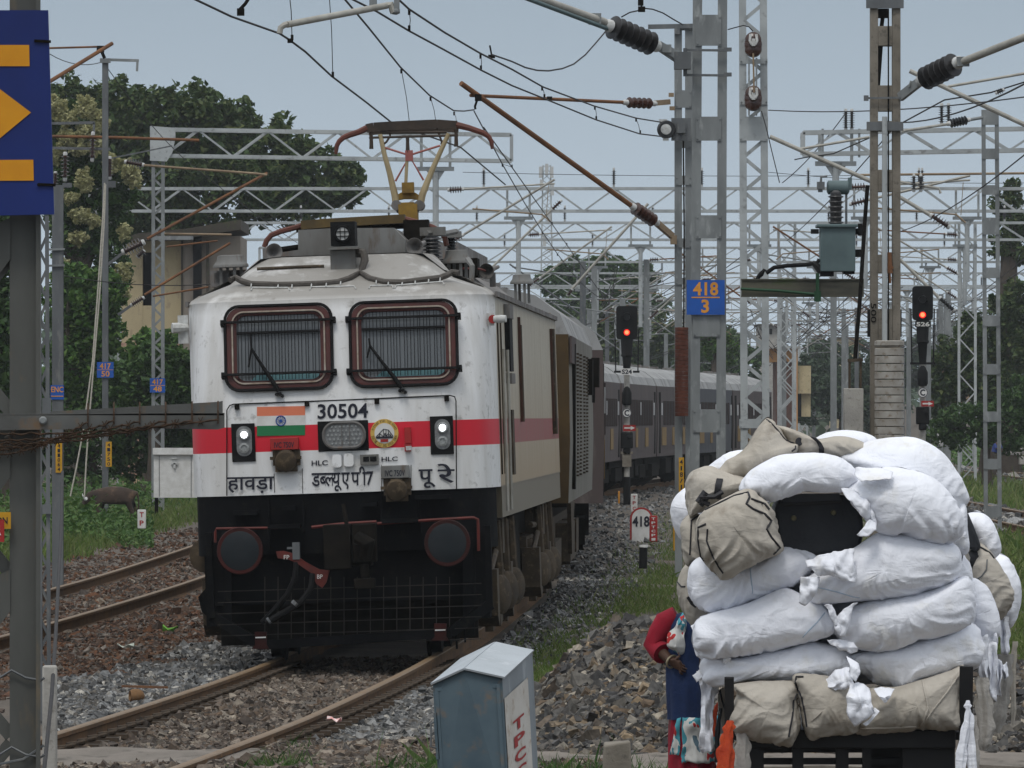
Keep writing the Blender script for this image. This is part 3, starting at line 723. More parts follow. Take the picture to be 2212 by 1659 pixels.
# --- emblem
mb = MB(); c = LF(830.5, 936, .012); r_ = 31 / 229
mb.lathe(c, (0, -1, 0), [(0, r_), (.008, r_)], 32, 0); mb.lathe(c + V(0, -.004, 0), (0, -1, 0), [(0, r_ * .71), (.008, r_ * .71)], 32, 1)
c2 = c + V(0, -.016, 0)
def ar(txt, a0, a1, rin, rout, flip=False):
    n = len(txt)
    for i, ch in enumerate(txt):
        if ch == ' ': continue
        a = R(lerp(a0, a1, (i + .5) / n)); w = abs(R(a1 - a0)) / n * rin * .75
        rd = V(math.cos(a), 0, math.sin(a)); tg = V(-math.sin(a), 0, math.cos(a))
        o = c2 + rd * rin - tg * w / 2 if flip else c2 + rd * rin + tg * w / 2
        letter(mb, ch, rect_at(o if not flip else c2 + rd * rout - tg * w / 2, (tg if flip else -tg) * w, (-rd if flip else rd) * (rout - rin)), 2, .02)
ar("ELECTRIC LOCO SHED HOWRAH (E.R.)", 190, 350, r_ * .76, r_ * .95, True)
ar("\u0935\u093f\u0926\u094d\u092f\u0941\u0924 \u0932\u094b\u0915\u094b \u0936\u0947\u0921 \u0939\u093e\u0935\u0921\u093e", 165, 15, r_ * .77, r_ * .94)
B_ = lambda x, z: c2 + V(x * r_, 0, z * r_)
for a, b in (((-.62, -.25), (.62, -.22)), ((-.62, -.25), (-.05, .30)), ((-.05, .30), (.3, .22)), ((.3, .22), (.6, -.2)), ((-.05, .30), (-.05, -.24)), ((.3, .22), (.3, -.23)), ((-.35, .0), (-.35, -.24)), ((-.35, 0), (-.05, -.24)), ((.12, .26), (.12, -.23)), ((-.05, .05), (.12, -.2)), ((.12, .05), (-.05, -.2)), ((.3, 0), (.12, -.2)), ((.45, 0), (.45, -.22)), ((.3, -.05), (.45, -.2)), ((-.5, -.13), (-.35, -.24))):
    mb.beam(B_(*a), B_(*b), .006, .002, 2, (0, 1, 0))
mb.box(B_(0, -.31), (r_ * 1.2, .003, .012), 2)
mb.box(B_(-.02, -.50), (r_ * .55, .003, r_ * .2), 3)
lp(mb, "emblem", [M['gold'], M['white'], M['ink'], M['redpaint']])
# --- lamps
def boxlamp(u0, v0, u1, v1, name):
    mb = MB(); a = LF(u0, v1, .0); b = LF(u1, v0, .0); mb.span((a.x, a.y - .02, a.z), (b.x, a.y + .02, b.z)); return lp(mb, name, M['black'], bevel=.006)
hb = boxlamp(688, 907, 795, 976, "headlight"); c = LF(743.5, 940, .03)
mb = MB(); mb.prism([c + V(x, 0, z) for x, z in rr(.197, .118, .112, 8)], (0, -.035, 0)); lp(mb, "lens", M['lensd'], hb)
mb = MB(); ring = [c + V(x, -.037, z) for x, z in rr(.197, .118, .112, 8)]; mb.tube(ring + [ring[0]], .017, 6)
for dx in (-.02, .055): mb.beam(c + V(dx, -.045, -.12), c + V(dx, -.045, .12), .008, .006)
lp(mb, "lens_rim", M['roofgrey'], hb)
mb = MB()
for i in range(9):
    for j in range(5):
        x = -.155 + i * .039 + (.02 if j % 2 else 0); z = -.08 + j * .04
        if abs(x) > .17 - max(0, abs(z) - .04): continue
        mb.lathe(c + V(x, -.034, z), (0, -1, 0), [(0, .014), (.008, .010)], 6)
lp(mb, "led_cluster", M['lens'], hb)
for (u0, v0, u1, v1, lu, lv) in ((502, 914, 550, 998, 527.5, 939), (931, 898, 978, 982, 956, 924)):
    mk = boxlamp(u0, v0, u1, v1, "marker_light"); c = LF(lu, lv, .03); c2_ = LF(lu, lv + 29, .03)
    mb = MB(); mb.prism([LF(lu, lv + 14, .022) + V(x, 0, z) for x, z in rr(.074, .142, .07, 6)], (0, -.012, 0)); lp(mb, "bezel", M['lensd'], mk)
    mb = MB(); mb.lathe(c, (0, -1, 0), [(0, .055), (.02, .055), (.03, .045), (.03, .02)], 20); mb.lathe(c2_, (0, -1, 0), [(0, .05), (.02, .05), (.025, .03), (.015, .028), (.015, .001)], 20); lp(mb, "lens", M['lens'], mk)
    mb = MB(); mb.lathe(c + V(0, -.031, 0), (0, -1, 0), [(0, .033), (.006, .028), (.009, .012)], 16); lp(mb, "bulb", M['lamp'], mk)
# --- jumper sockets
def socket(u0, v0, u1, v1, txt, redtop):
    a = LF(u0, v1); b = LF(u1, v0); w = b.x - a.x; h = b.z - a.z; cx = (a.x + b.x) / 2; y = a.y
    mb = MB(); mb.span((a.x + .0, y - .10, b.z - h * .36), (b.x - .02, y + .01, b.z)); s = lp(mb, "jumper_socket", M['redpaint'] if redtop else M['hatch'], bevel=.008)
    mb = MB(); letter(mb, txt, rect_at((a.x + w * .13, y - .103, b.z - h * .30), (w * .66, 0, 0), (0, 0, h * .17)), 0, .015); lp(mb, "lettering", M['ink'], s)
    mb = MB(); mb.span((a.x + .02, y - .07, a.z + .06), (b.x - .01, y, b.z - h * .36))
    mb.lathe((cx, y - .05, a.z + h * .36), (0, -1, -.25), [(0, .10), (.08, .105), (.10, .095), (.12, .03)], 16)
    mb.box((cx, y - .09, a.z + h * .50), (w * .42, .05, .03)); mb.box((cx - .045, y - .10, a.z + h * .52), (.02, .04, .07)); mb.box((cx + .045, y - .10, a.z + h * .52), (.02, .04, .07))
    mb.box((cx, y - .04, a.z + .045), (w * .72, .10, .09)); mb.box((cx - w * .44, y - .06, a.z + .13), (.05, .06, .03)); mb.box((cx + w * .42, y - .06, a.z + .13), (.05, .06, .03))
    lp(mb, "socket_body", M['under'], s)
socket(587, 944, 650, 1020, "IVC 750V", True); socket(826, 1004, 889, 1084, "IVC 750V", False)
mb = MB()
for u0, u1, v0, v1 in ((719, 738, 981, 1010), (744, 764, 979, 1008)):
    a = LF(u0, v1); b = LF(u1, v0); w = (b.x - a.x) / 2; mb.prism([V((a.x + b.x) / 2, 0, (a.z + b.z) / 2) + V(x, -.002, z) for x, z in rr(w, (b.z - a.z) / 2, w * .6, 4)], (0, -.06, 0))
mb.each("cable_holder", M['lw'], loco, local=True)
mb = MB(); a = LF(779, 1004); b = LF(818, 981); mb.span((a.x, -.05, a.z), (b.x, .0, b.z), 0); mb.span((a.x + .03, -.055, a.z + .03), (a.x + .085, -.04, b.z - .02), 1); mb.span((a.x + .095, -.055, a.z + .03), (b.x - .02, -.04, b.z - .02), 1); lp(mb, "cable_outlet", [M['hatch'], M['black']])
mb = MB(); mb.span(LF(875, 957, -.0), LF(887, 923, .04)); a = LF(882, 960, .03); mb.box(LF(881, 967, .04), (.06, .09, .07)); lp(mb, "lamp_bracket", M['redpaint'])
mb = MB(); mb.box(LF(883, 968, .07), (.055, .04, .04)); lp(mb, "lamp_hook", M['cap'])

# --- headstock and everything below
mb = MB()
pl = [(-1.40, .30), (-1.30, .17), (-1.05, .02), (1.05, .02), (1.30, .17), (1.40, .30), (1.46, .8), (-1.46, .8)]
mb.prism([V(x, y, 1.02) for x, y in pl], (0, 0, .563))
mb.span((-1.30, .1, .55), (1.26, .35, 1.02)); mb.span((-1.38, .45, .35), (-1.28, 2.2, 1.2)); mb.span((1.28, .45, .35), (1.38, 1.2, 1.2))
hs = lp(mb, "headstock", M['headstock'])
mb = MB()
for u0, u1, v in ((505, 560, 1108), (610, 640, 1098), (783, 816, 1090), (898, 972, 1075), (580, 650, 1138), (826, 905, 1126)):
    a = LF(u0, v, 0); b = LF(u1, v, 0); mb.span((a.x, -.14, a.z - .02), (b.x, .05, a.z + .02))
for u, va, vb in ((579, 1078, 1190), (654, 1080, 1150), (823, 1075, 1150), (905, 1070, 1150)): a = LF(u, va); b = LF(u, vb); mb.span((a.x - .012, -.03, b.z), (a.x + .012, .05, a.z))
mb.each("step_plate", M['headstock'], loco, local=True)
for u, v in ((518, 1190), (966, 1173)):
    c = L(u, v, -.55)
    mb = MB(); mb.lathe(c, (0, 1, 0), [(0, .05), (.0, .215), (.012, .222), (.05, .222), (.055, .09), (.30, .09), (.30, .13), (.65, .13)], 32, 1)
    b_ = lp(mb, "buffer", [M['buffer'], M['bufred']])
    mb = MB(); mb.lathe(c + V(0, -.004, 0), (0, 1, 0), [(0, .06), (.001, .178), (.004, .185)], 28); lp(mb, "grease_patch", M['buffer'], b_)
# coupler, hoses, rods
mb = MB(); c = L(753, 1185, -.5)
mb.box(c + V(-.10, 0, .02), (.26, .35, .42)); mb.box(c + V(.16, -.02, .05), (.22, .3, .36)); mb.tube([c + V(.10, -.2, .10), c + V(.2, -.26, .05), c + V(.17, -.2, -.10)], [.07, .08, .06], 8)
mb.box(c + V(.03, .2, -.02), (.36, .5, .30)); mb.tube([c + V(.15, -.12, -.15), c + V(.16, -.14, -.28)], .045, 8); mb.box(c + V(.15, -.12, -.33), (.20, .12, .10)); mb.beam(c + V(.0, -.12, .2), c + V(-.03, -.1, .42), .04, .03)
lp(mb, "coupler", M['underd'], bevel=.01)
mb = MB(); mb.tube([L(673, 1139, -.2), L(745, 1131, -.2), L(813, 1127, -.2)], .017, 6); mb.tube([L(815, 1131, -.12), L(920, 1124, -.12), L(1023, 1118, -.12), L(1032, 1122, -.12), L(1033, 1135, -.12), L(1034, 1190, -.12)], .016, 6)
mb.tube([L(600, 1140, -.12), L(467, 1142, -.12), L(465, 1150, -.12), L(465, 1172, -.12)], .014, 6); mb.each("uncoupling_rod", M['redbar'], loco, local=True)
mb = MB(); poly = [(596, 1191), (612, 1190), (636, 1196), (660, 1214), (690, 1230), (712, 1232), (705, 1258), (696, 1270), (684, 1262), (672, 1238), (640, 1216), (622, 1208), (600, 1206)]
mb.prism([L(u, v, -.30) for u, v in poly], (0, .03, 0)); hp = lp(mb, "hose_plate", M['redbar'])
mb = MB(); letter(mb, "FP", lambda a, b: L(613 + a * 12, 1208 - b * 9, -.306), 0, .01); letter(mb, "BP", lambda a, b: L(685 + a * 12, 1250 - b * 9, -.306), 0, .01); lp(mb, "lettering", M['white'], hp)
mb = MB(); mb.tube([L(640, 1215, -.28), L(637, 1250, -.30), L(620, 1285, -.30), L(590, 1320, -.28), L(566, 1345, -.22)], .027, 7); mb.tube([L(676, 1240, -.28), L(672, 1270, -.32), L(650, 1300, -.34), L(610, 1325, -.32), L(575, 1345, -.3)], .030, 7)
mb.each("brake_hose", M['black'], loco, local=True)
mb = MB(); mb.tube([L(639, 1300, -.36), L(634, 1306, -.36)], .034, 7); mb.tube([L(583, 1339, -.31), L(579, 1342, -.31)], .034, 7); mb.box(L(640, 1190, -.28), (.07, .07, .16)); mb.beam(L(620, 1184, -.3), L(648, 1183, -.3), .02, .02); mb.each("hose_clamp", M['galv_d'], loco, local=True)
# cattle guard
mb = MB(); yg = -.12
yb = lambda u: L(u, lerp(1394, 1367, (u - 560) / 410), yg)
for i in range(15):
    u = 572 + i * 28.5; t = L(u, 1246, yg); b = yb(u); mb.beam(b, t, .008, .008)
for i in range(6):
    v = 1270 + i * 24; a = L(470, v + 8, yg); b = L(1040, v - 10, yg); mb.beam(a, b, .008, .008)
gd_ = lp(mb, "cattle_guard", M['guard'])
mb = MB()
mb.beam(yb(556), yb(975), .06, .085); mb.beam(L(560, 1392, yg), L(458, 1330, yg + .2), .05, .10); mb.beam(L(972, 1367, yg), L(1060, 1305, yg + .2), .05, .10)
mb.beam(L(458, 1335, yg + .2), L(450, 1150, yg + .2), .06, .10); mb.beam(L(1058, 1310, yg + .2), L(1053, 1135, yg + .2), .06, .10)
mb.prism([L(1000, 1150, .0), L(1054, 1150, .25), L(1058, 1320, .25), L(1000, 1335, .0)], (0, .02, 0)); mb.prism([L(458, 1150, .25), L(500, 1160, .0), L(500, 1345, .0), L(458, 1330, .25)], (0, .02, 0))
for u in (985, 1003, 1022): mb.beam(L(u, 1362 - (u - 985) * .5, yg + .1), L(u + 2, 1402 - (u - 985) * .8, yg + .1), .02, .03)
mb.prism([L(428, 1290, .6), L(452, 1262, .6), L(452, 1335, .6), L(436, 1322, .6)], (0, .6, 0))
lp(mb, "guard_frame", M['headstock'], gd_)
mb = MB()
for u, v in ((563, 1389), (951, 1371)): mb.prism([L(u - 13, v - 24, yg - .05), L(u + 13, v - 24, yg - .05), L(u + 13, v + 4, yg - .05), L(u + 18, v + 13, yg - .05), L(u - 20, v + 13, yg - .05), L(u - 12, v + 4, yg - .05)], (0, .05, 0))
mb.each("guard_bracket", M['bufred'], gd_, local=True)
mb = MB()
for u, v in ((563, 1377), (951, 1361)): mb.box(L(u, v, yg - .06), (.10, .01, .012))
mb.each("white_mark", M['white'], gd_, local=True)
mb = MB(); mb.lathe(L(446, 1200, .9), (0, 1, 0), [(0, .10), (.02, .17), (.3, .17)], 16); lp(mb, "air_reservoir", M['under'])
# bogies
def bogie(y0):
    mb = MB()
    for sx in (1, -1):
        x = sx * 1.22
        mb.span((x - .07, y0, .62), (x + .07, y0 + 5.4, .92))
        for i in range(3):
            y = y0 + .8 + i * 1.9
            mb.box((x + sx * .05, y, .54), (.26, .46, .40)); mb.lathe((x + sx * .14, y, .54), (sx, -.45, 0), [(0, .19), (.10, .19), (.13, .15)], 16)
            for dy in (-.42, .42): mb.lathe((x + sx * .04, y + dy, .55), (0, 0, 1), [(0, .09), (.08, .10), (.16, .09), (.24, .10), (.34, .09)], 10)
            mb.tube([(x + sx * .16, y + .55, 1.25), (x + sx * .17, y + .62, .60)], [.05, .065], 8)
            if i != 1: mb.prism([V(x + sx * .02, y - .50, .80), V(x + sx * .02, y - .98, .80), V(x + sx * .02, y - .98, .36), V(x + sx * .02, y - .72, .25), V(x + sx * .02, y - .50, .36)], (sx * .20, 0, 0))
            mb.beam((x + sx * .1, y - .3, .25), (x + sx * .1, y + .4, .30), .08, .12)
        mb.tube([(x + sx * .12, y0, 1.05), (x + sx * .12, y0 + 5.5, 1.0)], .035, 7)
        mb.tube([(x + sx * .15, y0 - .2, .75), (x + sx * .16, y0 + 1.2, .95)], .03, 7)
        mb.box((x + sx * .08, y0 + 2.6, 1.08), (.22, .5, .34)); mb.box((x + sx * .06, y0 + 4.7, 1.06), (.2, .4, .3))
    lp(mb, "bogie", M['under'], bevel=0)
    mb = MB()
    for sx in (1, -1):
        for i in range(3):
            y = y0 + .8 + i * 1.9; mb.lathe((sx * .70, y, .546), (sx, 0, 0), [(0, .58), (.03, .58), (.035, .546), (.14, .546), (.14, .2)], 28)
    mb.each("wheel", M['underd'], loco, local=True)
bogie(1.0); bogie(13.6)
mb = MB(); mb.span((-1.2, .8, .95), (1.2, 19.8, 1.35)); mb.span((-1.25, .55, .16), (1.25, .62, 1.1)); mb.span((-1.0, 3.2, .2), (1.0, 3.3, 1.0)); mb.span((-1.25, 7.2, .45), (1.25, 12.6, 1.25)); lp(mb, "underframe", M['underd'])  # underframe; two upright plates are added to block light under the cab

# --- roof gear
c0 = L(740, 570, 1.0)
mb = MB(); mb.span(L(715, 602, .9), (L(767, 540, .9).x, 1.25, L(767, 540, .9).z)); a = L(709, 540, .85); b = L(774, 534, .85); mb.span((a.x, .8, a.z), (b.x, 1.3, b.z)); hl_ = lp(mb, "headlight_tower", M['hatch'])
mb = MB(); a = L(715, 531, .85); b = L(766, 478, .85); mb.span((a.x, .84, a.z), (b.x, 1.25, b.z)); lp(mb, "lamp_housing", M['black'], hl_)
c = L(740, 505, .82); mb = MB(); mb.lathe(c, (0, -1, 0), [(0, .066), (.012, .066)], 20); lp(mb, "lamp_glass", M['cap'], hl_)
mb = MB(); ring = [c + V(.07 * math.cos(i * .3142), -.01, .07 * math.sin(i * .3142)) for i in range(21)]; mb.tube(ring, .012, 5)
for d in (-.022, .022): mb.box(c + V(d, -.02, 0), (.006, .01, .13)); mb.box(c + V(0, -.02, d), (.13, .01, .006))
lp(mb, "lamp_guard", M['black'], hl_)
mb = MB(); mb.tube([L(770, 545, 1.0), L(786, 548, .95), L(788, 562, .92), L(781, 585, .88)], [.05, .045, .04, .03], 8); lp(mb, "vent_pipe", M['cable'])
mb = MB(); poly = [(644, 559), (644, 497), (716, 493), (850, 492), (875, 517), (876, 560)]; mb.prism([L(u, v, 1.6) for u, v in poly], (0, 2.4, 0)); lp(mb, "roof_hatch", M['hatch'])
mb = MB(); mb.span((-1.0, 4.6, 3.8), (1.0, 12.4, 4.02)); lp(mb, "roof_hatch", M['roofgrey'])
def horn(u, v, r, y, dx):
    c = L(u, v, y); mb = MB(); rr_ = r / 229
    mb.lathe(c, (dx, 1, .1), [(.12, .003), (.10, rr_ * .35), (.03, rr_ * .72), (0, rr_), (.0, rr_ * 1.06), (.05, rr_ * .9), (.14, rr_ * .5), (.35, rr_ * .3), (.5, rr_ * .25)], 20)
    mb.box(c + V(dx * .25, .25, -.08), (.06, .06, .14)); lp(mb, "horn", M['roofgrey'])
horn(895.5, 533, 19, 1.4, .15); horn(592, 544, 18, 1.4, -.2); horn(1051, 586, 17, 3.0, .2)
_sz = [3.42, 3.455, 3.50, 3.60, 3.68, 3.84, 3.86]; _sy = [.20, .25, .36, .66, .84, 1.25, 1.5]
def LR(u, v, off):
    p = L(u, v, .5)
    for _ in range(8): p = lerp(p, L(u, v, float(np.interp(p.z, _sz, _sy)) - off), .7)
    return p
# conduit with clips
path = [(497, 605), (509, 600), (524, 608), (542, 613), (600, 615), (650, 614), (700, 612), (730, 609), (755, 601), (778, 589), (800, 602), (830, 609), (870, 610), (910, 605), (950, 600), (966, 594), (976, 588), (992, 590)]
mb = MB(); mb.tube([LR(u, v, .05) for u, v in path], .030, 8); cd_ = lp(mb, "conduit", M['cable'])
mb = MB()
for u, v in ((542, 614), (600, 615), (630, 616), (672, 614), (704, 613), (735, 609), (812, 607), (838, 610), (868, 610), (896, 608), (925, 605), (950, 601)): mb.tube([LR(u, v - 6, .05), LR(u + 1, v, .075), LR(u, v + 6, .05)], .0065, 4)
for u0, u1, v0, v1 in ((545, 622, 621, 621), (672, 765, 620, 618), (800, 846, 617, 616), (856, 956, 616, 608)): mb.tube([LR(u0 - 3, v0 + 6, .03), LR(u0, v0, .03), LR((u0 + u1) / 2, (v0 + v1) / 2, .04), LR(u1, v1, .03), LR(u1 + 4, v1 + 6, .03)], .0065, 4)
lp(mb, "conduit_clip", M['cap'], cd_)
mb = MB(); mb.tube([LR(555, 581, .04), LR(640, 577, .04), LR(700, 575, .04)], .016, 5); lp(mb, "roof_rail", M['under'])
def hat(u0, u1, v0, v1, y):
    c = L((u0 + u1) / 2, (v0 + v1) / 2, y); w = (u1 - u0) / 2 / 229; h = (v1 - v0) / 229; mb = MB()
    mb.lathe(c + V(0, 0, -h * .5), (0, 0, 1), [(0, w), (.02, w), (.03, w * .96), (h * .55, w * .80), (h, w * .74), (h + .005, w * .6)], 20)
    for a in range(4): mb.box(c + V(w * .6 * math.cos(a * 1.57 + .4), w * .6 * math.sin(a * 1.57 + .4), -h * .5 - .10), (.03, .03, .22))
    lp(mb, "roof_vent", M['hatch'])
hat(953, 1022, 541, 569, 2.3); hat(458, 539, 552, 578, 2.3); hat(1097, 1157, 592, 615, 11.0)
mb = MB(); mb.span(L(455, 620, 2.4), (L(545, 590, 2.4).x, 3.0, L(545, 582, 2.4).z)); mb.box(L(520, 600, 2.6), (.5, .4, .10)); lp(mb, "roof_box", M['roofgrey'])
def rib(u0, u1, v0, v1, y, n=8):
    c = L((u0 + u1) / 2, v1, y); w = (u1 - u0) / 2 / 229; h = (v1 - v0) / 229; mb = MB(); pr = []
    for i in range(n): pr += [(i * h / n, w), (i * h / n + h * .035, w * .96), (i * h / n + h * .07, w * .62), ((i + .93) * h / n, w * .62)]
    mb.lathe(c, (0, 0, 1), pr + [(h, w * .5)], 18); lp(mb, "roof_insulator", M['porc_k'])
rib(912, 958, 508, 572, 2.0); rib(960, 990, 505, 545, 3.4, 6)
mb = MB(); mb.tube([L(920, 503, 2), L(960, 505, 2.5), L(985, 500, 3)], .03, 6); mb.box(L(935, 500, 2.2), (.25, .2, .08)); mb.box(L(975, 507, 3.3), (.2, .2, .06)); mb.tube([L(1018, 620, 1.6), L(1020, 575, 1.6), L(1010, 560, 1.7)], .028, 7); lp(mb, "busbar", M['hatch'])
mb = MB(); mb.box(L(900, 500, 2.6), (.25, .3, .22)); mb.box(L(980, 580, 3), (.5, .6, .18)); mb.tube([L(885, 560, 1.3), L(930, 572, 1.5), L(965, 582, 1.8)], .03, 6); mb.each("roof_equipment", M['underd'], loco, local=True)
mb = MB(); mb.tube([L(1000, 580, 2.6), L(1035, 581, 2.8), L(1048, 585, 3.0)], .012, 5); lp(mb, "air_pipe", M['redbar'])
# front pantograph lying folded
hd = [(571, 534), (576, 520), (586, 508), (606, 500), (640, 491), (652, 487), (714, 482), (800, 477), (875, 473), (905, 481), (935, 491), (949, 499), (960, 511), (965, 531)]
mb = MB(); p = [L(u, v, 2.7) for u, v in hd]; mb.tube(p[:6], .028, 7); mb.tube(p[8:], .028, 7); pf = mb.each("folded_pantograph", M['panto_r'], loco, local=True)[0]
mb = MB()
for a, b in zip(p[5:8], p[6:9]): mb.beam(a, b, .30, .085)
lp(mb, "pan_head", mat("grimy_brown_pan_head", (.10, .065, .018), (.05, .035, .016), 5, .7), pf)
mb = MB()
for u in (660, 800, 845, 884): mb.beam(L(u, 484, 2.6), L(u, 503, 2.6), .03, .03)
mb.beam(L(640, 497, 2.9), L(890, 488, 2.9), .05, .05); mb.tube([L(600, 540, 3.0), L(740, 520, 4), L(880, 520, 3.4)], .03, 6); lp(mb, "folded_frame", M['underd'], pf)
# rear pantograph, raised
YP = 15.6
pp = lambda x, y, d=0.0: L(648 + .2278 * x, 205.2 + .2278 * y, YP + d)
mb = MB()
mb.tube([pp(x, y) for x, y in ((340, 562), (350, 480), (372, 440), (410, 405), (470, 380), (560, 350), (640, 312))], [.02, .028, .03, .032, .034, .036, .04], 7)
mb.tube([pp(x, y) for x, y in ((1480, 282), (1600, 312), (1740, 360), (1790, 395), (1815, 440), (1825, 512))], [.04, .036, .033, .03, .028, .02], 7)
pr = lp(MB().box(pp(1020, 420), (.04, .04, .04)), "pantograph", M['panto_k']); mb.each("horn", M['panto_r'], pr, local=True)
mb = MB(); q = [pp(x, y) for x, y in ((630, 318), (700, 303), (850, 294), (1000, 287), (1150, 280), (1300, 274), (1490, 288))]
for o in (V(0, 0, 0), V(0, .4, -.02)):
    mb = MB()
    for a, b in zip(q, q[1:]): mb.beam(a + o, b + o, .06, .10)
    lp(mb, "contact_strip", M['panto_k'], pr)
mb = MB(); mb.tube([pp(655, 405), pp(1500, 382)], .016, 6); mb.tube([pp(760, 355), pp(1392, 352)], .022, 6)
for x, y0, y1 in ((675, 330, 512), (1480, 310, 490), (1020, 400, 545)): mb.tube([pp(x, y0), pp(x + 2, y1)], [.02, .028], 6)
for pl_ in ([(850, 325), (855, 390), (820, 445), (795, 465)], [(1300, 310), (1325, 390), (1345, 445), (1340, 470)]): mb.tube([pp(*a) for a in pl_], .014, 6)
lp(mb, "head_frame", M['panto_k'], pr)
mb = MB()
mb.tube([pp(760, 372), pp(800, 560), pp(850, 740), pp(902, 960), pp(912, 1050)], [.027, .029, .033, .042, .042], 9); mb.tube([pp(1410, 365), pp(1330, 540), pp(1245, 730), pp(1160, 945), pp(1140, 1050)], [.027, .029, .033, .042, .042], 9)
mb.tube([pp(1015, 600), pp(1000, 900)], .02, 7); lp(mb, "upper_arm", M['panto_t'], pr)
mb = MB(); mb.tube([pp(808, 500), pp(1035, 572), pp(1328, 480)], .014, 6); mb.tube([pp(905, 818), pp(1038, 580), pp(1172, 808)], .014, 6); mb.box(pp(1035, 575), (.09, .05, .12)); lp(mb, "bracing_strut", M['pinkred'], pr)
mb = MB(); mb.prism([pp(x, y) for x, y in ((900, 960), (950, 930), (1000, 905), (1045, 905), (1100, 930), (1145, 960), (1145, 1000), (1060, 985), (980, 985), (905, 1000))], (0, .2, 0))
mb.prism([pp(x, y, -.1) for x, y in ((955, 1020), (1080, 1015), (1085, 1060), (1060, 1100), (985, 1100), (960, 1065))], (0, .35, 0)); mb.box(pp(1030, 1140), (.22, .3, .25)); mb.box(pp(1025, 880), (.14, .14, .12)); lp(mb, "knuckle", M['panto_y'], pr)
mb = MB()
for x in (912, 1130): mb.lathe(pp(x, 1045, -.1), (0, 1, 0), [(0, .06), (.3, .06)], 10); mb.tube([pp(x, 1060), pp(x + (15 if x < 1000 else -15), 1110), pp(x + (70 if x < 1000 else -60), 1130)], .016, 6)
mb.beam(pp(1025, 890), pp(1030, 830), .03, .04); lp(mb, "linkage", M['roofgrey'], pr)
mb = MB(); mb.tube([pp(1030, 1120, .1), LI @ (LM @ V(.1, 18.6, 4.15))], .05, 8); mb.box((.1, 18.6, 4.0), (.5, .5, .3)); lp(mb, "lower_arm", M['panto_y'], pr)

# ================================================================== coaches
M['coach'] = mat("faded_maroon_coach_side", (.085, .062, .058), (.055, .044, .042), .6, .75, c3=(.13, .115, .105), s3=2.5, stretch=(1, 1, .25))
M['coach_b'] = mat("faded_blue_coach_side", (.07, .075, .088), (.05, .053, .06), .6, .75, c3=(.13, .125, .12), s3=2.5, stretch=(1, 1, .25))
M['coachroof'] = mat("dirty_pale_coach_roof", (.33, .335, .335), (.19, .19, .185), .9, .85, c3=(.12, .11, .10), s3=3, stretch=(1, 1, .6))
M['ochre'] = mat("ochre_coach_panel", (.26, .165, .055), (.18, .12, .05), 3, .8)
M['lav'] = mat("grey_power_car_side", (.185, .178, .155), (.13, .12, .098), 1.0, .75, c3=(.10, .085, .062), s3=4, stretch=(1, 1, .2))
M['golden'] = mat("dusty_ochre_end_wall", (.085, .052, .018), (.05, .032, .014), 2, .85)
M['winbar'] = mat("dark_barred_window", (.035, .035, .038), (.06, .055, .055), 8, .6)
M['board'] = mat("white_coach_board", (.5, .5, .5), None, rough=.6)
def coach_frame(d0, length):
    x0, x1 = float(xm(d0)), float(xm(min(430, d0 + length * .98))); a = math.atan2(x1 - x0, length)
    return Matrix.Translation((x0, d0, 0)) @ Matrix.Rotation(-a, 4, 'Z')
def coach_shell(mb, w=1.60, ln=21.8, z0=1.0, eave=3.30, top=4.0, m_side=0, m_roof=1, m_end=2):
    prof = [(-w, z0), (-w - .02, 2.0), (-w, eave), (-w * .93, eave + .25), (-w * .74, eave + .47), (-w * .4, top - .06), (0, top), (w * .4, top - .06), (w * .74, eave + .47), (w * .93, eave + .25), (w, eave), (w + .02, 2.0), (w, z0)]
    a = [V(x, .05, z) for x, z in prof]; b = [V(x, ln, z) for x, z in prof]
    for i in range(len(prof) - 1):
        side = i in (0, 1, len(prof) - 3, len(prof) - 2)
        mb.add([a[i], b[i], b[i + 1], a[i + 1]], [(0, 1, 2, 3)], m_side if side else m_roof)
    lo = lambda q: [q[0], q[1], q[2], q[-3], q[-2], q[-1]]
    for q in (a, b): mb.add(lo(q), [tuple(range(6))], m_end); mb.add(q[2:-2], [tuple(range(len(q) - 4))], m_roof)
def coach_under(mb, ln):
    mb.span((-1.2, .5, .55), (1.2, ln - .5, 1.0))
    for y in (3.5, ln - 3.5):
        for sx in (-1, 1):
            mb.span((sx * 1.25 - .08, y - 1.9, .35), (sx * 1.25 + .08, y + 1.9, .75))
            for dy in (-1.4, 1.4): mb.lathe((sx * .7, y + dy, .46), (sx, 0, 0), [(0, .5), (.14, .46), (.5, .2), (.6, .2)], 18)
    mb.span((-1.4, 8, .4), (1.4, 11, .9)); mb.span((-1.4, 12.2, .45), (1.4, 14, .9))
# power car
CM = Matrix.Translation((-.07, 0, 0)) @ coach_frame(95.4, 18)
pc = thing("power_car", "grey power car with louvred side, directly behind the locomotive", "railway carriage", mat4=CM)
mb = MB(); coach_shell(mb, 1.52, 18.2, 1.25, 3.30, 3.95); mb.build("body", [M['lav'], M['coachroof'], M['golden']], pc, local=True)
mb = MB(); coach_under(mb, 18); mb.prism([V(1.50, .1, 1.25), V(1.50, .9, .62), V(1.50, 2.6, 1.25)], (.05, 0, 0)); mb.build("underframe", M['under'], pc, local=True)
mb = MB()
for yy in (5.2, 7.4, 10.2, 12.4):
    mb = MB()
    for i in range(34): z = 1.55 + i * .047; mb.box((1.545, yy, z), (.03, .42, .022))
    mb.build("louvre_grille", M['under'], pc, local=True)
mb = MB(); mb.span((1.535, .05, 2.95), (1.56, 3.2, 3.28)); mb.build("red_panel", M['coach'], pc, local=True)
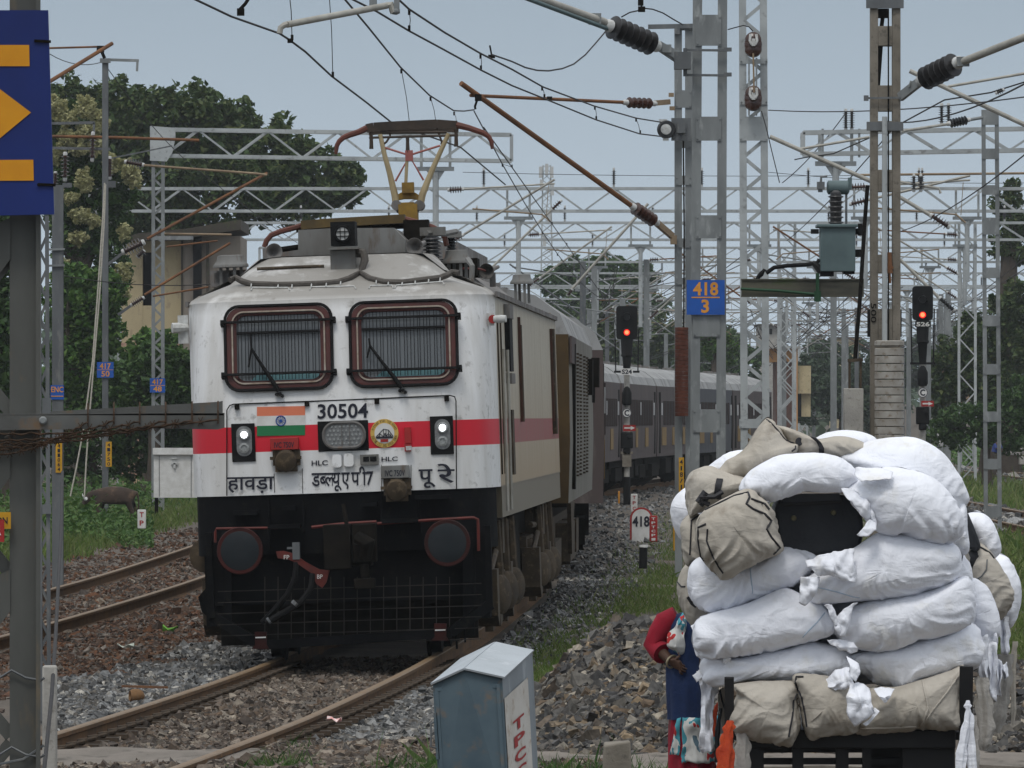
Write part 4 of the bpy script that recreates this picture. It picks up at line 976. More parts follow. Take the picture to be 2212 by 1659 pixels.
mb = MB(); mb.span((1.53, 2.1, 1.4), (1.57, 2.35, 3.2)); mb.span((1.53, 13.5, 2.6), (1.60, 14.3, 3.1)); mb.build("door_edge", M['underd'], pc, local=True)
mb = MB(); mb.span((1.53, 16.9, 2.72), (1.64, 17.5, 3.14)); mb.span((1.54, 17.0, 2.5), (1.58, 17.2, 2.75)); mb.build("side_box", M['underd'], pc, local=True)
mb = MB()
for i in range(5):
    y = 1.5 + i * 3.7; mb.box((0, y, 4.0), (.9, .5, .14))
mb.box((-.9, .6, 3.9), (.7, .6, .30)); mb.each("roof_vent", M['roofgrey'], pc, local=True)
# passenger coaches: one is built, the others are copies
CLEN = 22.6
def make_coach(side, name="passenger_coach"):
    t = thing(name, "", "railway carriage")
    mb = MB(); coach_shell(mb); mb.build("body", [M[side], M['coachroof'], M[side]], t, local=True)
    mb = MB(); coach_under(mb, 21.8); mb.build("underframe", M['underd'], t, local=True)
    wp = None
    for i in range(10):
        y = 3.0 + i * 1.62
        if wp is None:
            mb = MB(); mb.span((1.60, 0, 2.02), (1.63, 1.1, 2.82)); wp = mb.build("window", M['winbar'], t, local=True); wp.location = (0, y, 0)
            mb = MB()
            for k in range(5): mb.box((1.64, .12 + k * .21, 2.42), (.02, .03, .8))
            mb.build("window_bars", M['coach'], wp, local=True)
        else:
            c = copy_tree(wp, t); c.location = (0, y, 0)
    for y in (.9, 20.3):
        mb = MB(); mb.span((1.59, y, 1.1), (1.62, y + .8, 3.1)); mb.build("door", M['underd'], t, local=True)
    mb = MB()
    for y in (1.9, 10.6, 19.5): mb.span((1.62, y, 2.35), (1.645, y + .5, 2.75))
    mb.build("destination_board", M['board'], t, local=True)
    mb = MB()
    for y, l in ((2.2, 2.4), (8.0, 1.3), (14.0, 2.0)): mb.span((1.62, y, 1.35), (1.635, y + l, 1.95))
    mb.each("ochre_panel", M['ochre'], t, local=True)
    mb = MB()
    for i in range(9): mb.box((.35 if i % 2 else -.35, 1.6 + i * 2.35, 4.0), (.35, .35, .10))
    mb.each("roof_vent", M['roofgrey'], t, local=True); MB().box((0, .02, 2.2), (1.1, .5, 2.2)).build("gangway", M['underd'], t, local=True)
    return t
c_m = make_coach('coach'); c_b = make_coach('coach_b'); first = {c_m: True, c_b: True}
k = 0
for i, d in enumerate([190.6, 212.8, 235.2, 257.0, 278.2, 299.0]):
    src = c_b if i in (4,) else c_m
    o = src if first[src] else copy_tree(src); first[src] = False
    o.matrix_world = coach_frame(d, 21.8)
    o["group"] = "passenger coaches of the train"
    o["label"] = ["maroon coach just emerging behind the grey power car", "faded maroon coach passing behind the signal numbered S24", "faded maroon coach with ochre panels, between the S24 signal and the counterweights",
                  "faded maroon coach seen just behind the rust-red counterweights", "dull blue-grey coach seen between the legs of the mast with the blue board", "end coach of the train, behind the zigzag lattice mast"][i]
for d in (118.0, 140.8, 163.4):
    o = copy_tree(c_m); o.matrix_world = coach_frame(d, 21.8); o["group"] = "coaches hidden behind the power car"; o["label"] = "maroon passenger coach hidden between the power car and visible coaches"
# ================================================================== overhead line equipment
def channel(mb, a, b, w, d, m=0, face=1):
    """rolled channel from a to b: a web across and two flanges going back"""
    a = Vector(a); b = Vector(b); t = .012
    mb.beam(a, b, w, .012, m, (0, 1, 0))
    ax = (b - a).normalized(); x = ax.cross(Vector((0, 1, 0))).normalized()
    for s in (-1, 1):
        o = x * s * (w / 2 - t / 2) + Vector((0, d / 2 * face, 0)); mb.beam(a + o, b + o, t, d, m, (0, 1, 0))
def insulator(a, b, r, n, m='porc', parent=None, cap=.16, mn='insulator'):
    """ribbed insulator between two points, pale caps at the ends"""
    a = Vector(a); b = Vector(b); l = (b - a).length; ax = (b - a) / l; mb = MB(); pr = []
    l0, l1 = l * cap, l * (1 - cap); st = (l1 - l0) / n
    n = max(3, round(n * .8)); st = (l1 - l0) / n; pr = [(l0, r * .45)]
    for i in range(n):
        z = l0 + st * i; pr += [(z + st * .16, r * .36), (z + st * .40, r), (z + st * .47, r * .98), (z + st * .60, r * .38)]
    pr += [(l1, r * .45)]
    mb.lathe(a, ax, pr, 16, 0)
    mb.lathe(a, ax, [(0, r * .35), (l0 * .3, r * .5), (l0, r * .52)], 10, 1); mb.lathe(a, ax, [(l1, r * .52), (l - l0 * .3, r * .5), (l, r * .35)], 10, 1)
    return mb.build(mn, [M[m], M['cap']], parent)
def tube_obj(name, pts, r, m, parent=None, n=8):
    mb = MB(); mb.tube(pts, r, n); return mb.build(name, M[m], parent)
def legs_obj(parent, D, us, v0, v1, w, d, m='galv', name="leg"):
    for u0, u1 in us:
        mb = MB(); channel(mb, P(u1, v1, D), P(u0, v0, D), w, d); mb.build(name, M[m], parent)
def batten(parent, D, u0, u1, v0, v1, m='galv', off=-.02, name="batten_plate"):
    a = P(u0, v1, D); b = P(u1, v0, D); mb = MB(); mb.span((a.x, D + off - .006, a.z), (b.x, D + off + .006, b.z))
    for x in (a.x + .02, b.x - .02):
        for z in (a.z + .03, b.z - .03): mb.lathe((x, D + off - .006, z), (0, -1, 0), [(0, .012), (.012, .011)], 6)
    return mb.build(name, M[m], parent)
def plate_sign(parent, D, u0, v0, u1, v1, m, txts, mt, name="number_plate", off=-.03, bold=.02, rim=None):
    a = P(u0, v1, D); b = P(u1, v0, D); w = b.x - a.x; h = b.z - a.z
    mb = MB(); mb.span((a.x, D + off - .004, a.z), (b.x, D + off + .004, b.z)); pl = mb.build(name, M[m], parent)
    mb = MB()
    for t, s0, s1, t0, t1 in txts:
        if t == '-': mb.span((a.x + w * s0, D + off - .008, b.z - h * t1), (a.x + w * s1, D + off - .0045, b.z - h * t0))
        else: letter(mb, t, rect_at((a.x + w * s0, D + off - .007, b.z - h * t1), (w * (s1 - s0), 0, 0), (0, 0, h * (t1 - t0))), 0, bold)
    mb.build("lettering", M[mt], pl)
    return pl
def down(v, z, D): return YH + (HC - z) * F / D     # image row of height z at depth D

# ---- mast with the blue board 418/3
D = 100; g = down(0, -.3, D)
t = thing("overhead_mast", "twin-legged steel mast carrying the blue board 418 over 3", "mast", G(1525, D, -.3))
legs_obj(t, D, [((1507, 1499)), ((1561, 1556))], -20, g, .118, .07); 
for v0, v1 in ((32, 99), (252, 304), (465, 515), (680, 727), (884, 934)): batten(t, D, 1503 if v0 < 600 else 1497, 1558 if v0 < 600 else 1555, v0, v1)
plate_sign(t, D, 1483, 605, 1565, 680, 'signblue', [("418", .17, .83, .06, .45), ("-", .13, .87, .485, .52), ("3", .385, .59, .56, .95)], 'orange', off=-.07, bold=.03)
mb = MB()
for v in (108, 162):
    mb.beam(P(1478, v, D - .1), P(1574, v + 1, D - .1), .03, .03)
    mb.box(P(1572, v - 1, D - .1), (.10, .04, .05))
mb.build("clamp_bar", M['galv_d'], t)
mb = MB(); a = P(1456, 150, D - .1); b = P(1492, 113, D - .1); mb.span((a.x, D - .25, a.z), (b.x, D, b.z)); mb.tube([P(1480, 104, D - .15), P(1480, 165, D - .15)], .025, 8); br = mb.build("pivot_bracket", M['galv_d'], t)
# its cantilever: big tube coming towards the viewer
ct = thing("cantilever", "thick grey cantilever tube with a black ribbed insulator on the blue-board mast", "cantilever", P(1480, 130, D))
tube_obj("tube", [P(1120, -18, D - 2.4), P(1306, 48, D - .9)], .052, 'tube_g', ct, 12); tube_obj("stay_tube", [P(1120, -10, D - 2.5), P(1312, 62, D - .9)], .028, 'trafo', ct, 10)
insulator(P(1308, 52, D - .9), P(1424, 102, D - .35), .155, 9, 'porc_k', ct, .10)
mb = MB(); mb.beam(P(1418, 96, D - .35), P(1480, 130, D - .12), .07, .11); mb.beam(P(1424, 106, D - .3), P(1478, 142, D - .12), .05, .05); mb.box(P(1440, 105, D - .3), (.12, .12, .10)); mb.box(P(1285, 41, D - 1), (.16, .14, .14)); mb.each("end_fitting", M['galv'], ct)
tube_obj("jumper_wire", [P(u, v, D - .7) for u, v in ((1342, 37), (1360, 27), (1383, 22), (1392, 18), (1410, 20), (1432, 28), (1455, 42), (1476, 54))], .009, 'wire', ct, 5)
mb = MB(); mb.box(P(1386, 20, D - .7), (.09, .06, .07)); mb.box(P(1384, 2, D - .7), (.07, .05, .12)); mb.tube([P(1386, 18, D - .7), P(1384, -10, D - .7)], .012, 5); mb.build("wire_clamp", M['underd'], ct)
tube_obj("loop_wire", [P(u, v, lerp(84, D - .9, (u - 1062) / 250)) for u, v in ((1062, 118), (1083, 125), (1106, 133), (1135, 146), (1160, 152), (1185, 153), (1215, 148), (1240, 138), (1265, 118), (1288, 92), (1310, 66))], .010, 'wire', ct, 5)
# ---- tension mast behind it, with counterweights
D = 120; g = down(0, -.3, D)
t = thing("tension_mast", "slim steel mast with a pulley and rust-red counterweights close behind the blue-board mast", "mast", G(1475, D, -.3))
legs_obj(t, D, [(1465, 1466), (1488, 1489)], 60, g, .115, .07)
for v0, v1 in ((60, 66), (195, 233), (300, 320), (380, 400), (515, 535), (600, 615)): batten(t, D, 1459, 1494, v0, v1)
mb = MB(); mb.beam(P(1400, 58, D - .05), P(1500, 56, D - .05), .05, .07); mb.box(P(1463, 67, D - .05), (.08, .1, .1)); mb.build("top_bracket", M['galv_d'], t)
mb = MB(); c = P(1438, 280, D - .2); mb.lathe(c, (.15, -1, 0), [(0, .125), (.03, .14), (.05, .12), (.08, .14), (.11, .125)], 22); pw = mb.build("pulley_wheel", M['porc_k'], t)
mb = MB(); mb.lathe(c + V(0, -.12, 0), (.15, -1, 0), [(0, .08), (.03, .08), (.04, .03)], 16); mb.box(c + V(0, -.05, -.14), (.09, .08, .06)); mb.box(c + V(-.04, -.05, .13), (.12, .06, .05)); mb.build("pulley_hub", M['cap'], pw)
mb = MB(); a = P(1450, 304, D - .2); b = P(1492, 255, D - .2); mb.span((a.x, D - .22, a.z), (b.x, D - .20, b.z)); mb.box(P(1472, 276, D - .27), (.12, .10, .16)); mb.build("pulley_plate", M['galv_d'], t)
tube_obj("weight_rope", [P(1476, 300, D - .2), P(1478, 500, D - .2), P(1477, 708, D - .2)], .014, 'underd', t, 6)
mb = MB(); a = P(1458, 899, D - .2)
for i in range(24): v = 899 - i * 8; q = P(1472.5, v - 4, D - .2); mb.lathe(q + V(0, 0, -.027), (0, 0, 1), [(0, .097), (.004, .103), (.05, .103), (.054, .097)], 14)
mb.build("counterweight_stack", M['weightred'], t)
plate_sign(t, D, 1466, 988, 1477, 1062, 'yellow', [("4", .2, .8, .06, .2), ("1", .35, .65, .25, .38), ("8", .2, .8, .43, .57), ("/", .2, .8, .62, .74), ("1", .35, .65, .80, .94)], 'ink', off=-.12, name="yellow_plate")
# cantilever of that mast: rusty stay, rusty diagonal
ct = thing("cantilever", "long rusty diagonal cantilever tube with a level stay, ahead of the pantograph", "cantilever", P(1465, 520, D))
for (p, q, i0, i1, r, ir, n, dd) in (((1016, 206), (1345, 221), (1345, 221), (1418, 224), .026, .085, 6, 3.0), ((996, 180), (1362, 443), (1362, 443), (1422, 484), .042, .105, 7, 3.2)):
    tube_obj("tube", [P(*p, D - dd), P(*q, D - .8)], r, 'ruststeel', ct); insulator(P(*i0, D - .8), P(*i1, D - .35), ir, n, 'porc', ct, .14)
mb = MB(); mb.beam(P(1412, 223, D - .35), P(1446, 220, D - .1), .05, .08); mb.box(P(1450, 205, D - .1), (.08, .08, .06)); mb.box(P(1452, 234, D - .1), (.08, .08, .06)); mb.beam(P(1418, 481, D - .35), P(1452, 510, D - .1), .07, .09); mb.box(P(1455, 518, D - .1), (.10, .1, .14)); mb.each("end_fitting", M['tube_t'], ct)
mb = MB(); mb.box(P(1033, 211, D - 3), (.10, .10, .10)); mb.tube([P(1031, 215, D - 3), P(1026, 230, D - 3), P(1027, 236, D - 3)], .02, 6); mb.box(P(1187, 212, D - 2), (.08, .05, .05)); mb.build("wire_clamp", M['underd'], ct)

# ---- zigzag lattice mast
D = 108; g = down(0, -.3, D)
t = thing("lattice_mast", "tall pale lattice mast with zigzag bracing and two big brown disc insulators", "mast", G(1628, D, -.3))
legs_obj(t, D, [(1604, 1609), (1649, 1657)], -20, g, .098, .07, 'galv_l')
mb = MB(); v = -30; s = 1
while v < g: mb.beam(P(1606 if s > 0 else 1650, v, D + .03), P(1650 if s > 0 else 1606, v + 37, D + .03), .05, .012, 0, (0, 1, 0)); v += 37; s = -s
mb.build("lacing", M['galv_l'], t)
for v0, v1 in ((252, 304), (905, 925)): batten(t, D, 1597, 1659, v0, v1, 'galv_l')
for v in (133, 221): batten(t, D, 1598, 1658, v - 5, v + 5, 'galv_l')
mb = MB()
for x in (1618, 1634): mb.beam(P(x, 125, D - .06), P(x, 250, D - .06), .025, .02)
mb.build("hanger_bar", M['galv_l'], t)
for v in (97, 213):
    c = P(1627, v, D - .25); mb = MB()
    for dz, r in ((.06, .115), (0.0, .125), (-.06, .12)):
        mb.lathe(c + V(0, .06, dz), (0, -1, .12), [(0, .05), (.04, r), (.10, r * .94), (.14, .05)], 22)
    i = mb.build("disc_insulator", M['porc'], t)
    mb = MB(); mb.tube([c + V(-.04, -.10, .14), c + V(-.05, -.12, .05), c + V(-.02, -.13, .0)], .02, 6); mb.tube([c + V(.04, -.10, .14), c + V(.05, -.12, .05), c + V(.02, -.13, 0)], .02, 6); mb.box(c + V(0, -.12, .03), (.05, .05, .10)); mb.build("insulator_cap", M['cap'], i)
tube_obj("insulator_rod", [P(1627, 115, D - .4), P(1629, 200, D - .4)], .014, 'tube_t', t, 6)
tube_obj("jumper_wire", [P(1572, 64, D - .3), P(1590, 59, D - .3), P(1606, 55, D - .3), P(1618, 58, D - .3), P(1627, 68, D - .3)], .008, 'wire', t, 5)
tube_obj("drop_wire", [P(1645, 240, D - .3), P(1655, 275, D - .3), P(1668, 330, D - .3), P(1684, 395, D - .3)], .007, 'wire', t, 5)

# ---- concrete pole
D = 100.5; g = down(0, -.3, D)
def cpole():
    t = thing("concrete_pole", "brown concrete pole with tall rectangular openings and a stack of pale counterweights", "mast", G(1911, D, -.3))
    mb = MB(); y0, y1 = D - .11, D + .11
    for u0, u1 in ((1879.5, 1896), (1927, 1944.5)): a = P(u0, g, D); b = P(u1, 0, D); mb.span((a.x, y0, a.z), (b.x, y1, b.z + .6))
    for v0, v1 in ((-30, 17), (57, 100), (185, 241), (262, 284), (367, 415), (550, 590), (667, 730), (728, 760), (880, 930)): a = P(1896, v1, D); b = P(1927, v0, D); mb.span((a.x, y0 + .005, a.z), (b.x, y1 - .005, b.z))
    mb.build("shaft", M['conc'], t, bevel=.008)
    mb = MB(); a = P(1870, 19, D); b = P(1951, -10, D); mb.span((a.x, y0 - .04, a.z), (b.x, y0 - .005, b.z)); a = P(1871, 283, D); b = P(1950, 264, D); mb.span((a.x, y0 - .05, a.z), (b.x, y0 - .005, b.z)); mb.each("clamp_plate", M['galv_d'], t)
    mb = MB(); mb.beam(P(1868, 212, y0 - .06), P(1945, 211, y0 - .06), .02, .025); mb.box(P(1871, 212, y0 - .06), (.06, .05, .07)); mb.build("clamp_bar", M['galv_d'], t)
    tube_obj("guide_pipe", [P(1911, 252, y0 - .10), P(1911, 742, y0 - .10)], .034, 'galv_l', t)
    tube_obj("weight_rope", [P(1919, 20, y0 - .03), P(1919, 740, y0 - .03)], .010, 'underd', t, 5)
    mb = MB(); mb.box(P(1908, 29, D), (.14, .1, .12)); mb.beam(P(1907, 35, D), P(1904, 60, D), .05, .05); mb.beam(P(1902, 100, D), P(1896, 185, D), .06, .05); mb.build("hook", M['underd'], t)
    mb = MB()
    for u0, u1 in ((1873, 1879), (1896, 1909), (1922, 1926), (1944, 1947)): a = P(u0, 728, D); b = P(u1, 669, D); mb.span((a.x, y0 + .02, a.z), (b.x, y0 + .06, b.z))
    mb.build("back_plate", M['black'], t)
    mb = MB(); tube = [P(1921, 545, y0 - .05), P(1922, 590, y0 - .05)]; mb.tube(tube, [.03, .04], 8); mb.box(P(1922, 578, y0 - .05), (.09, .06, .03)); mb.tube([P(1922, 590, y0 - .05), P(1923, 612, y0 - .05)], .015, 6); mb.build("turnbuckle", M['ruststeel'], t)
    mb = MB(); letter(mb, "500", lambda a, b: P(1881 + b * 12, 655 + a * 42, y0 - .014), 0, .01); mb.build("lettering", M['underd'], t)
    w = None
    for i in range(13):
        v = 760 + i * 17; c = P(1921, v, y0 - .30)
        if i == 0:
            mb = MB(); mb.lathe((0, 0, -.047), (0, 0, 1), [(0, .175), (.006, .188), (.086, .188), (.092, .175)], 26); w = mb.build("counterweight", M['cast'], t, local=False); w.matrix_parent_inverse = Matrix(); w.location = c - Vector(t.location)
            # local frame: the weight is placed relative to the pole's base
        else: q = w.copy(); COL.objects.link(q); q.parent = t; q.location = c - Vector(t.location); q.rotation_euler = (0, 0, i * 1.3)
    mb = MB(); c = P(1921, 744, y0 - .30); mb.lathe(c + V(0, 0, -.03), (0, 0, 1), [(0, .17), (.02, .19), (.07, .19), (.08, .16)], 24); mb.build("counterweight_cap", M['cast'], t)
    tube_obj("tie_rod", [P(1874, 400, y0 - .05), P(1868, 480, y0 - .05), P(1858, 640, y0 - .05), P(1847, 776, y0 - .05)], .026, 'underd', t)
    mb = MB()
    for u in (1835, 1859): mb.beam(P(u, 776, y0 - .05), P(u, 842, y0 - .05), .03, .03)
    mb.beam(P(1831, 779, y0 - .05), P(1864, 777, y0 - .05), .06, .04); mb.build("stirrup", M['under'], t)
    mb = MB(); a = P(1822, 945, D - .1); b = P(1864, 839, D - .1); mb.span((a.x, D - .28, a.z), (b.x, D + .05, b.z)); mb.build("anchor_weight", M['conc_l'], t, bevel=.01)
    return t
cpole()
ct = thing("cantilever", "grey cantilever tube with a black ribbed insulator on the concrete pole", "cantilever", P(1945, 215, D))
insulator(P(1984, 177, D - .4), P(2078, 131, D - 1.0), .155, 7, 'porc_k', ct, .13); tube_obj("tube", [P(2070, 137, D - 1.0), P(2300, 46, D - 2.6)], .05, 'tube_g', ct, 12)
mb = MB(); mb.beam(P(1944, 210, D - .12), P(1990, 174, D - .4), .06, .11); mb.tube([P(1964, 188, D - .3), P(1968, 176, D - .3), P(1974, 178, D - .3), P(1976, 186, D - .3)], .02, 6); mb.box(P(2080, 133, D - 1.05), (.16, .12, .12)); mb.each("end_fitting", M['galv'], ct)
# ---- transformer on its beam
D = 104
t = thing("transformer", "grey-green transformer tank with a tall black bushing, on a mossy beam", "transformer", P(1808, 602, D))
mb = MB(); a = P(1771, 587, D); b = P(1846, 490, D); mb.span((a.x, D - .25, a.z), (b.x, D + .25, b.z)); a = P(1763, 492, D); b = P(1851, 485, D); mb.span((a.x, D - .3, a.z), (b.x, D + .3, b.z)); mb.build("tank", M['trafo'], t, bevel=.01)
mb = MB(); mb.box(P(1855, 500, D), (.14, .2, .08)); mb.box(P(1856, 547, D), (.10, .2, .10)); mb.box(P(1858, 496, D - .1), (.06, .06, .16)); mb.box(P(1760, 500, D), (.10, .2, .06))
a = P(1772, 597, D); b = P(1800, 586, D); mb.span((a.x, D - .2, a.z), (b.x, D + .2, b.z)); a = P(1822, 592, D); b = P(1845, 586, D); mb.span((a.x, D - .2, a.z), (b.x, D + .2, b.z)); mb.each("tank_fitting", M['black'], t)
c = P(1805.5, 486, D - .05); mb = MB(); pr = [(0, .075)]
for i in range(6): z = .02 + i * .068; pr += [(z, .08), (z + .008, .105), (z + .02, .10), (z + .03, .075)]
mb.lathe(c, (0, 0, 1), pr + [(.43, .07), (.46, .03)], 20); mb.build("bushing", M['porc_k'], t)
mb = MB(); a = P(1786, 405, D + .1); mb.lathe(a, (1, 0, 0), [(0, .06), (.02, .094), (.28, .094), (.30, .06)], 18); mb.box(P(1836, 397, D + .1), (.05, .1, .16)); mb.build("conservator_tank", M['trafo'], t)
mb = MB(); mb.box(P(1773, 401, D), (.10, .10, .10)); mb.tube([P(1773, 396, D), P(1774, 382, D), P(1787, 381, D)], .02, 6); mb.box(P(1772, 411, D), (.06, .06, .05)); mb.beam(P(1828, 486, D + .1), P(1828, 402, D + .1), .03, .05); mb.build("breather", M['galv_d'], t)
tube_obj("supply_cable", [P(u, v, D - .1) for u, v in ((1770, 560), (1765, 568), (1740, 572), (1700, 574), (1672, 578), (1655, 590))], .028, 'black', t)
mb = MB(); mb.tube([P(1755, 566, D - .1), P(1766, 576, D - .1), P(1773, 590, D - .1)], [.03, .05, .04], 7); mb.build("cable_end", M['porc_k'], t)
t = thing("support_beam", "mossy dark beam bridging the lattice mast and the concrete pole", "beam", P(1732, 640, D))
mb = MB(); a = P(1600, 642, D); b = P(1864, 603, D); mb.span((a.x, D - .28, a.z), (b.x, D - .26, b.z)); mb.span((a.x, D - .3, b.z - .02), (b.x, D - .1, b.z)); mb.span((a.x, D - .3, a.z), (b.x, D - .1, a.z + .02)); mb.build("web", M['mossy'], t)
mb = MB(); mb.tube([P(1600, 624, D - .33), P(1680, 628, D - .33), P(1765, 636, D - .33)], .022, 6); mb.tube([P(1766, 590, D - .33), P(1766, 652, D - .33)], .026, 6); mb.box(P(1766, 640, D - .33), (.09, .04, .14)); mb.build("green_strap", M['green'], t)
# crow
t = thing("crow", "small black crow perched on the mossy beam", "bird", P(1641, 602, D)); mb = MB()
b0 = P(1641, 597, D - .2); mb.tube([b0 + V(-.06, 0, -.06), b0 + V(-.02, 0, -.01), b0 + V(.02, 0, .03), b0 + V(.045, 0, .065), b0 + V(.06, 0, .085), b0 + V(.09, 0, .08)], [.008, .026, .036, .024, .022, .004], 8); mb.tube([b0 + V(.0, 0, -.01), b0 + V(0, 0, -.035)], .004, 4)
mb.build("body", M['black'], t)

# ---- small mast right of the far signal
D = 166; g = down(0, -.2, D)
t = thing("overhead_mast", "slender twin-legged mast with square openings beyond the cart, at the green bank", "mast", G(2140, D, -.2))
legs_obj(t, D, [(2124.5, 2130), (2153, 2160)], 237, g, .085, .06)
for v0, v1 in ((237, 270), (321, 344), (400, 421), (470, 507), (578, 601), (681, 705), (786, 809), (889, 911), (991, 1014), (1093, 1118)): batten(t, D, 2120 + (v0 - 237) * .006, 2157 + (v0 - 237) * .006, v0, v1)
insulator(P(2045, 268, D - .5), P(2096, 258, D - .3), .10, 7, 'porc_k', t, .14); tube_obj("stay_tube", [P(1950, 283, D - 2), P(2048, 268, D - .5)], .03, 'tube_g', t); tube_obj("stay_bracket", [P(2092, 259, D - .3), P(2122, 254, D)], .035, 'galv', t)

# ---- left posts
def ipole(D, u, w, v0, label, m='galv_d', z=-.1, group=None):
    t = thing("overhead_mast", label, "mast", G(u, D, z), group); g = down(0, z, D); a = P(u - w / 2, g, D); b = P(u + w / 2, v0, D); mb = MB()
    for y in (-.07, .07): mb.span((a.x, D + y - .007, a.z), (b.x, D + y + .007, b.z))
    mb.span(((a.x + b.x) / 2 - .006, D - .063, a.z), ((a.x + b.x) / 2 + .006, D + .063, b.z)); mb.build("shaft", M[m], t); return t
t = ipole(170, 227.5, 13, 133, "dull grey mast with the board 417 over 50 and pale ropes hanging by it")
D = 170
plate_sign(t, D, 210, 782, 246, 816, 'signblue', [("417", .17, .83, .08, .45), ("-", .03, .97, .485, .51), ("50", .27, .76, .57, .93)], 'orange', off=-.12)
plate_sign(t, D, 229, 954, 242, 1008, 'yellow', [(c, .25, .75, .06 + .19 * i, .20 + .19 * i) for i, c in enumerate("41750")], 'ink', off=-.12, name="yellow_plate")
mb = MB(); mb.beam(P(216, 131, D - .1), P(239, 131, D - .1), .10, .10); mb.beam(P(232, 129, D - .1), P(300, 131, D - .1), .05, .06); mb.beam(P(297, 131, D - .1), P(296, 154, D - .1), .05, .06); mb.build("top_bracket", M['galv'], t)
ct = thing("cantilever", "rusty cantilever tubes slanting up beside the dark blue board", "cantilever", P(110, 170, 168))
tube_obj("tube", [P(60, 205, 166), P(242, 94, 168)], .045, 'ruststeel', ct); tube_obj("tube", [P(70, 105, 166), P(212, 101, 168)], .022, 'ruststeel', ct)
mb = MB(); mb.box(P(217, 106, 168), (.16, .12, .14)); mb.tube([P(220, 112, 168), P(226, 126, 168)], .04, 6); mb.build("wire_clamp", M['underd'], ct)
D = 172
ct = thing("cantilever", "set of rusty tubes and brown insulators crossing in front of the cream flowering tree", "cantilever", P(230, 320, D))
tube_obj("tube", [P(80, 294, D - 1), P(250, 297, D), P(430, 303, D)], .032, 'ruststeel', ct); tube_obj("tube", [P(311, 357, D - .3), P(553, 375, D + .6), P(577, 378, D + .6)], .026, 'tube_t', ct); tube_obj("tube", [P(577, 374, D + 1), P(318, 516, D - .3)], .032, 'ruststeel', ct)
tube_obj("tube", [P(497, 525, D), P(312, 637, D - .5)], .028, 'ruststeel', ct); tube_obj("tube", [P(500, 507, D), P(355, 505, D)], .024, 'tube_t', ct); tube_obj("tube", [P(360, 533, D), P(470, 520, D)], .018, 'ruststeel', ct); tube_obj("tube", [P(450, 620, D), P(330, 640, D)], .02, 'ruststeel', ct)
for a, b, r, n in (((201, 284), (199, 350), .085, 8), ((141, 328), (140, 392), .10, 8), ((237, 337), (237, 388), .085, 8), ((268, 349), (312, 357), .10, 7), ((263, 546), (313, 522), .14, 8), ((296, 556), (312, 540), .10, 5), ((282, 660), (312, 642), .085, 8), ((120, 370), (118, 405), .08, 5)): insulator(P(*a, D - .2), P(*b, D - .2), r, n, 'porc', ct, .12)
mb = MB(); mb.beam(P(80, 267, D), P(204, 265, D), .05, .06); mb.beam(P(80, 319, D), P(238, 322, D), .05, .06); mb.beam(P(203, 265, D), P(203, 286, D), .05, .05); mb.beam(P(240, 342, D), P(372, 315, D), .025, .03); mb.beam(P(232, 572, D), P(266, 546, D), .05, .06); mb.beam(P(255, 680, D), P(283, 660, D), .05, .06); mb.box(P(242, 398, D - .2), (.16, .12, .14)); mb.box(P(145, 400, D - .2), (.2, .1, .1)); mb.each("support_arm", M['galv_d'], ct)
t = ipole(110, 125, 24, 400, "wide dark grey mast with a yellow plate, beside the narrow lattice mast", z=-.1); D = 110
plate_sign(t, D, 110, 832, 139, 863, 'signblue', [("ENC", .05, .95, .10, .50), ("-", .05, .95, .74, .80)], 'orange', off=-.09, name="blue_plate"); plate_sign(t, D, 121, 956, 135, 1021, 'yellow', [(c, .3, .7, .05 + .155 * i, .17 + .155 * i) for i, c in enumerate("411064")], 'ink', off=-.09, name="yellow_plate")
mb = MB()
for v in (539, 574): mb.beam(P(106, v, D - .1), P(140, v - 1, D - .1), .03, .03)
mb.each("clamp_bar", M['galv'], t)
# lattice mast C of the second portal and the mast 417/48 come with their portals below

# ---- ropes by the 417/50 mast
t = thing("balance_rope", "pair of pale twisted ropes hanging slantwise in front of the grey mast", "rope", P(190, 1090, 168)); 
for pts in ([(226, 395), (222, 470), (212, 620), (200, 780), (180, 930), (165, 1010), (152, 1072)], [(228, 398), (225, 480), (215, 640), (205, 760), (193, 900), (186, 1000), (181, 1098)]): tube_obj("rope", [P(u, v, 168) for u, v in pts], .018, 'cord', t, 6)

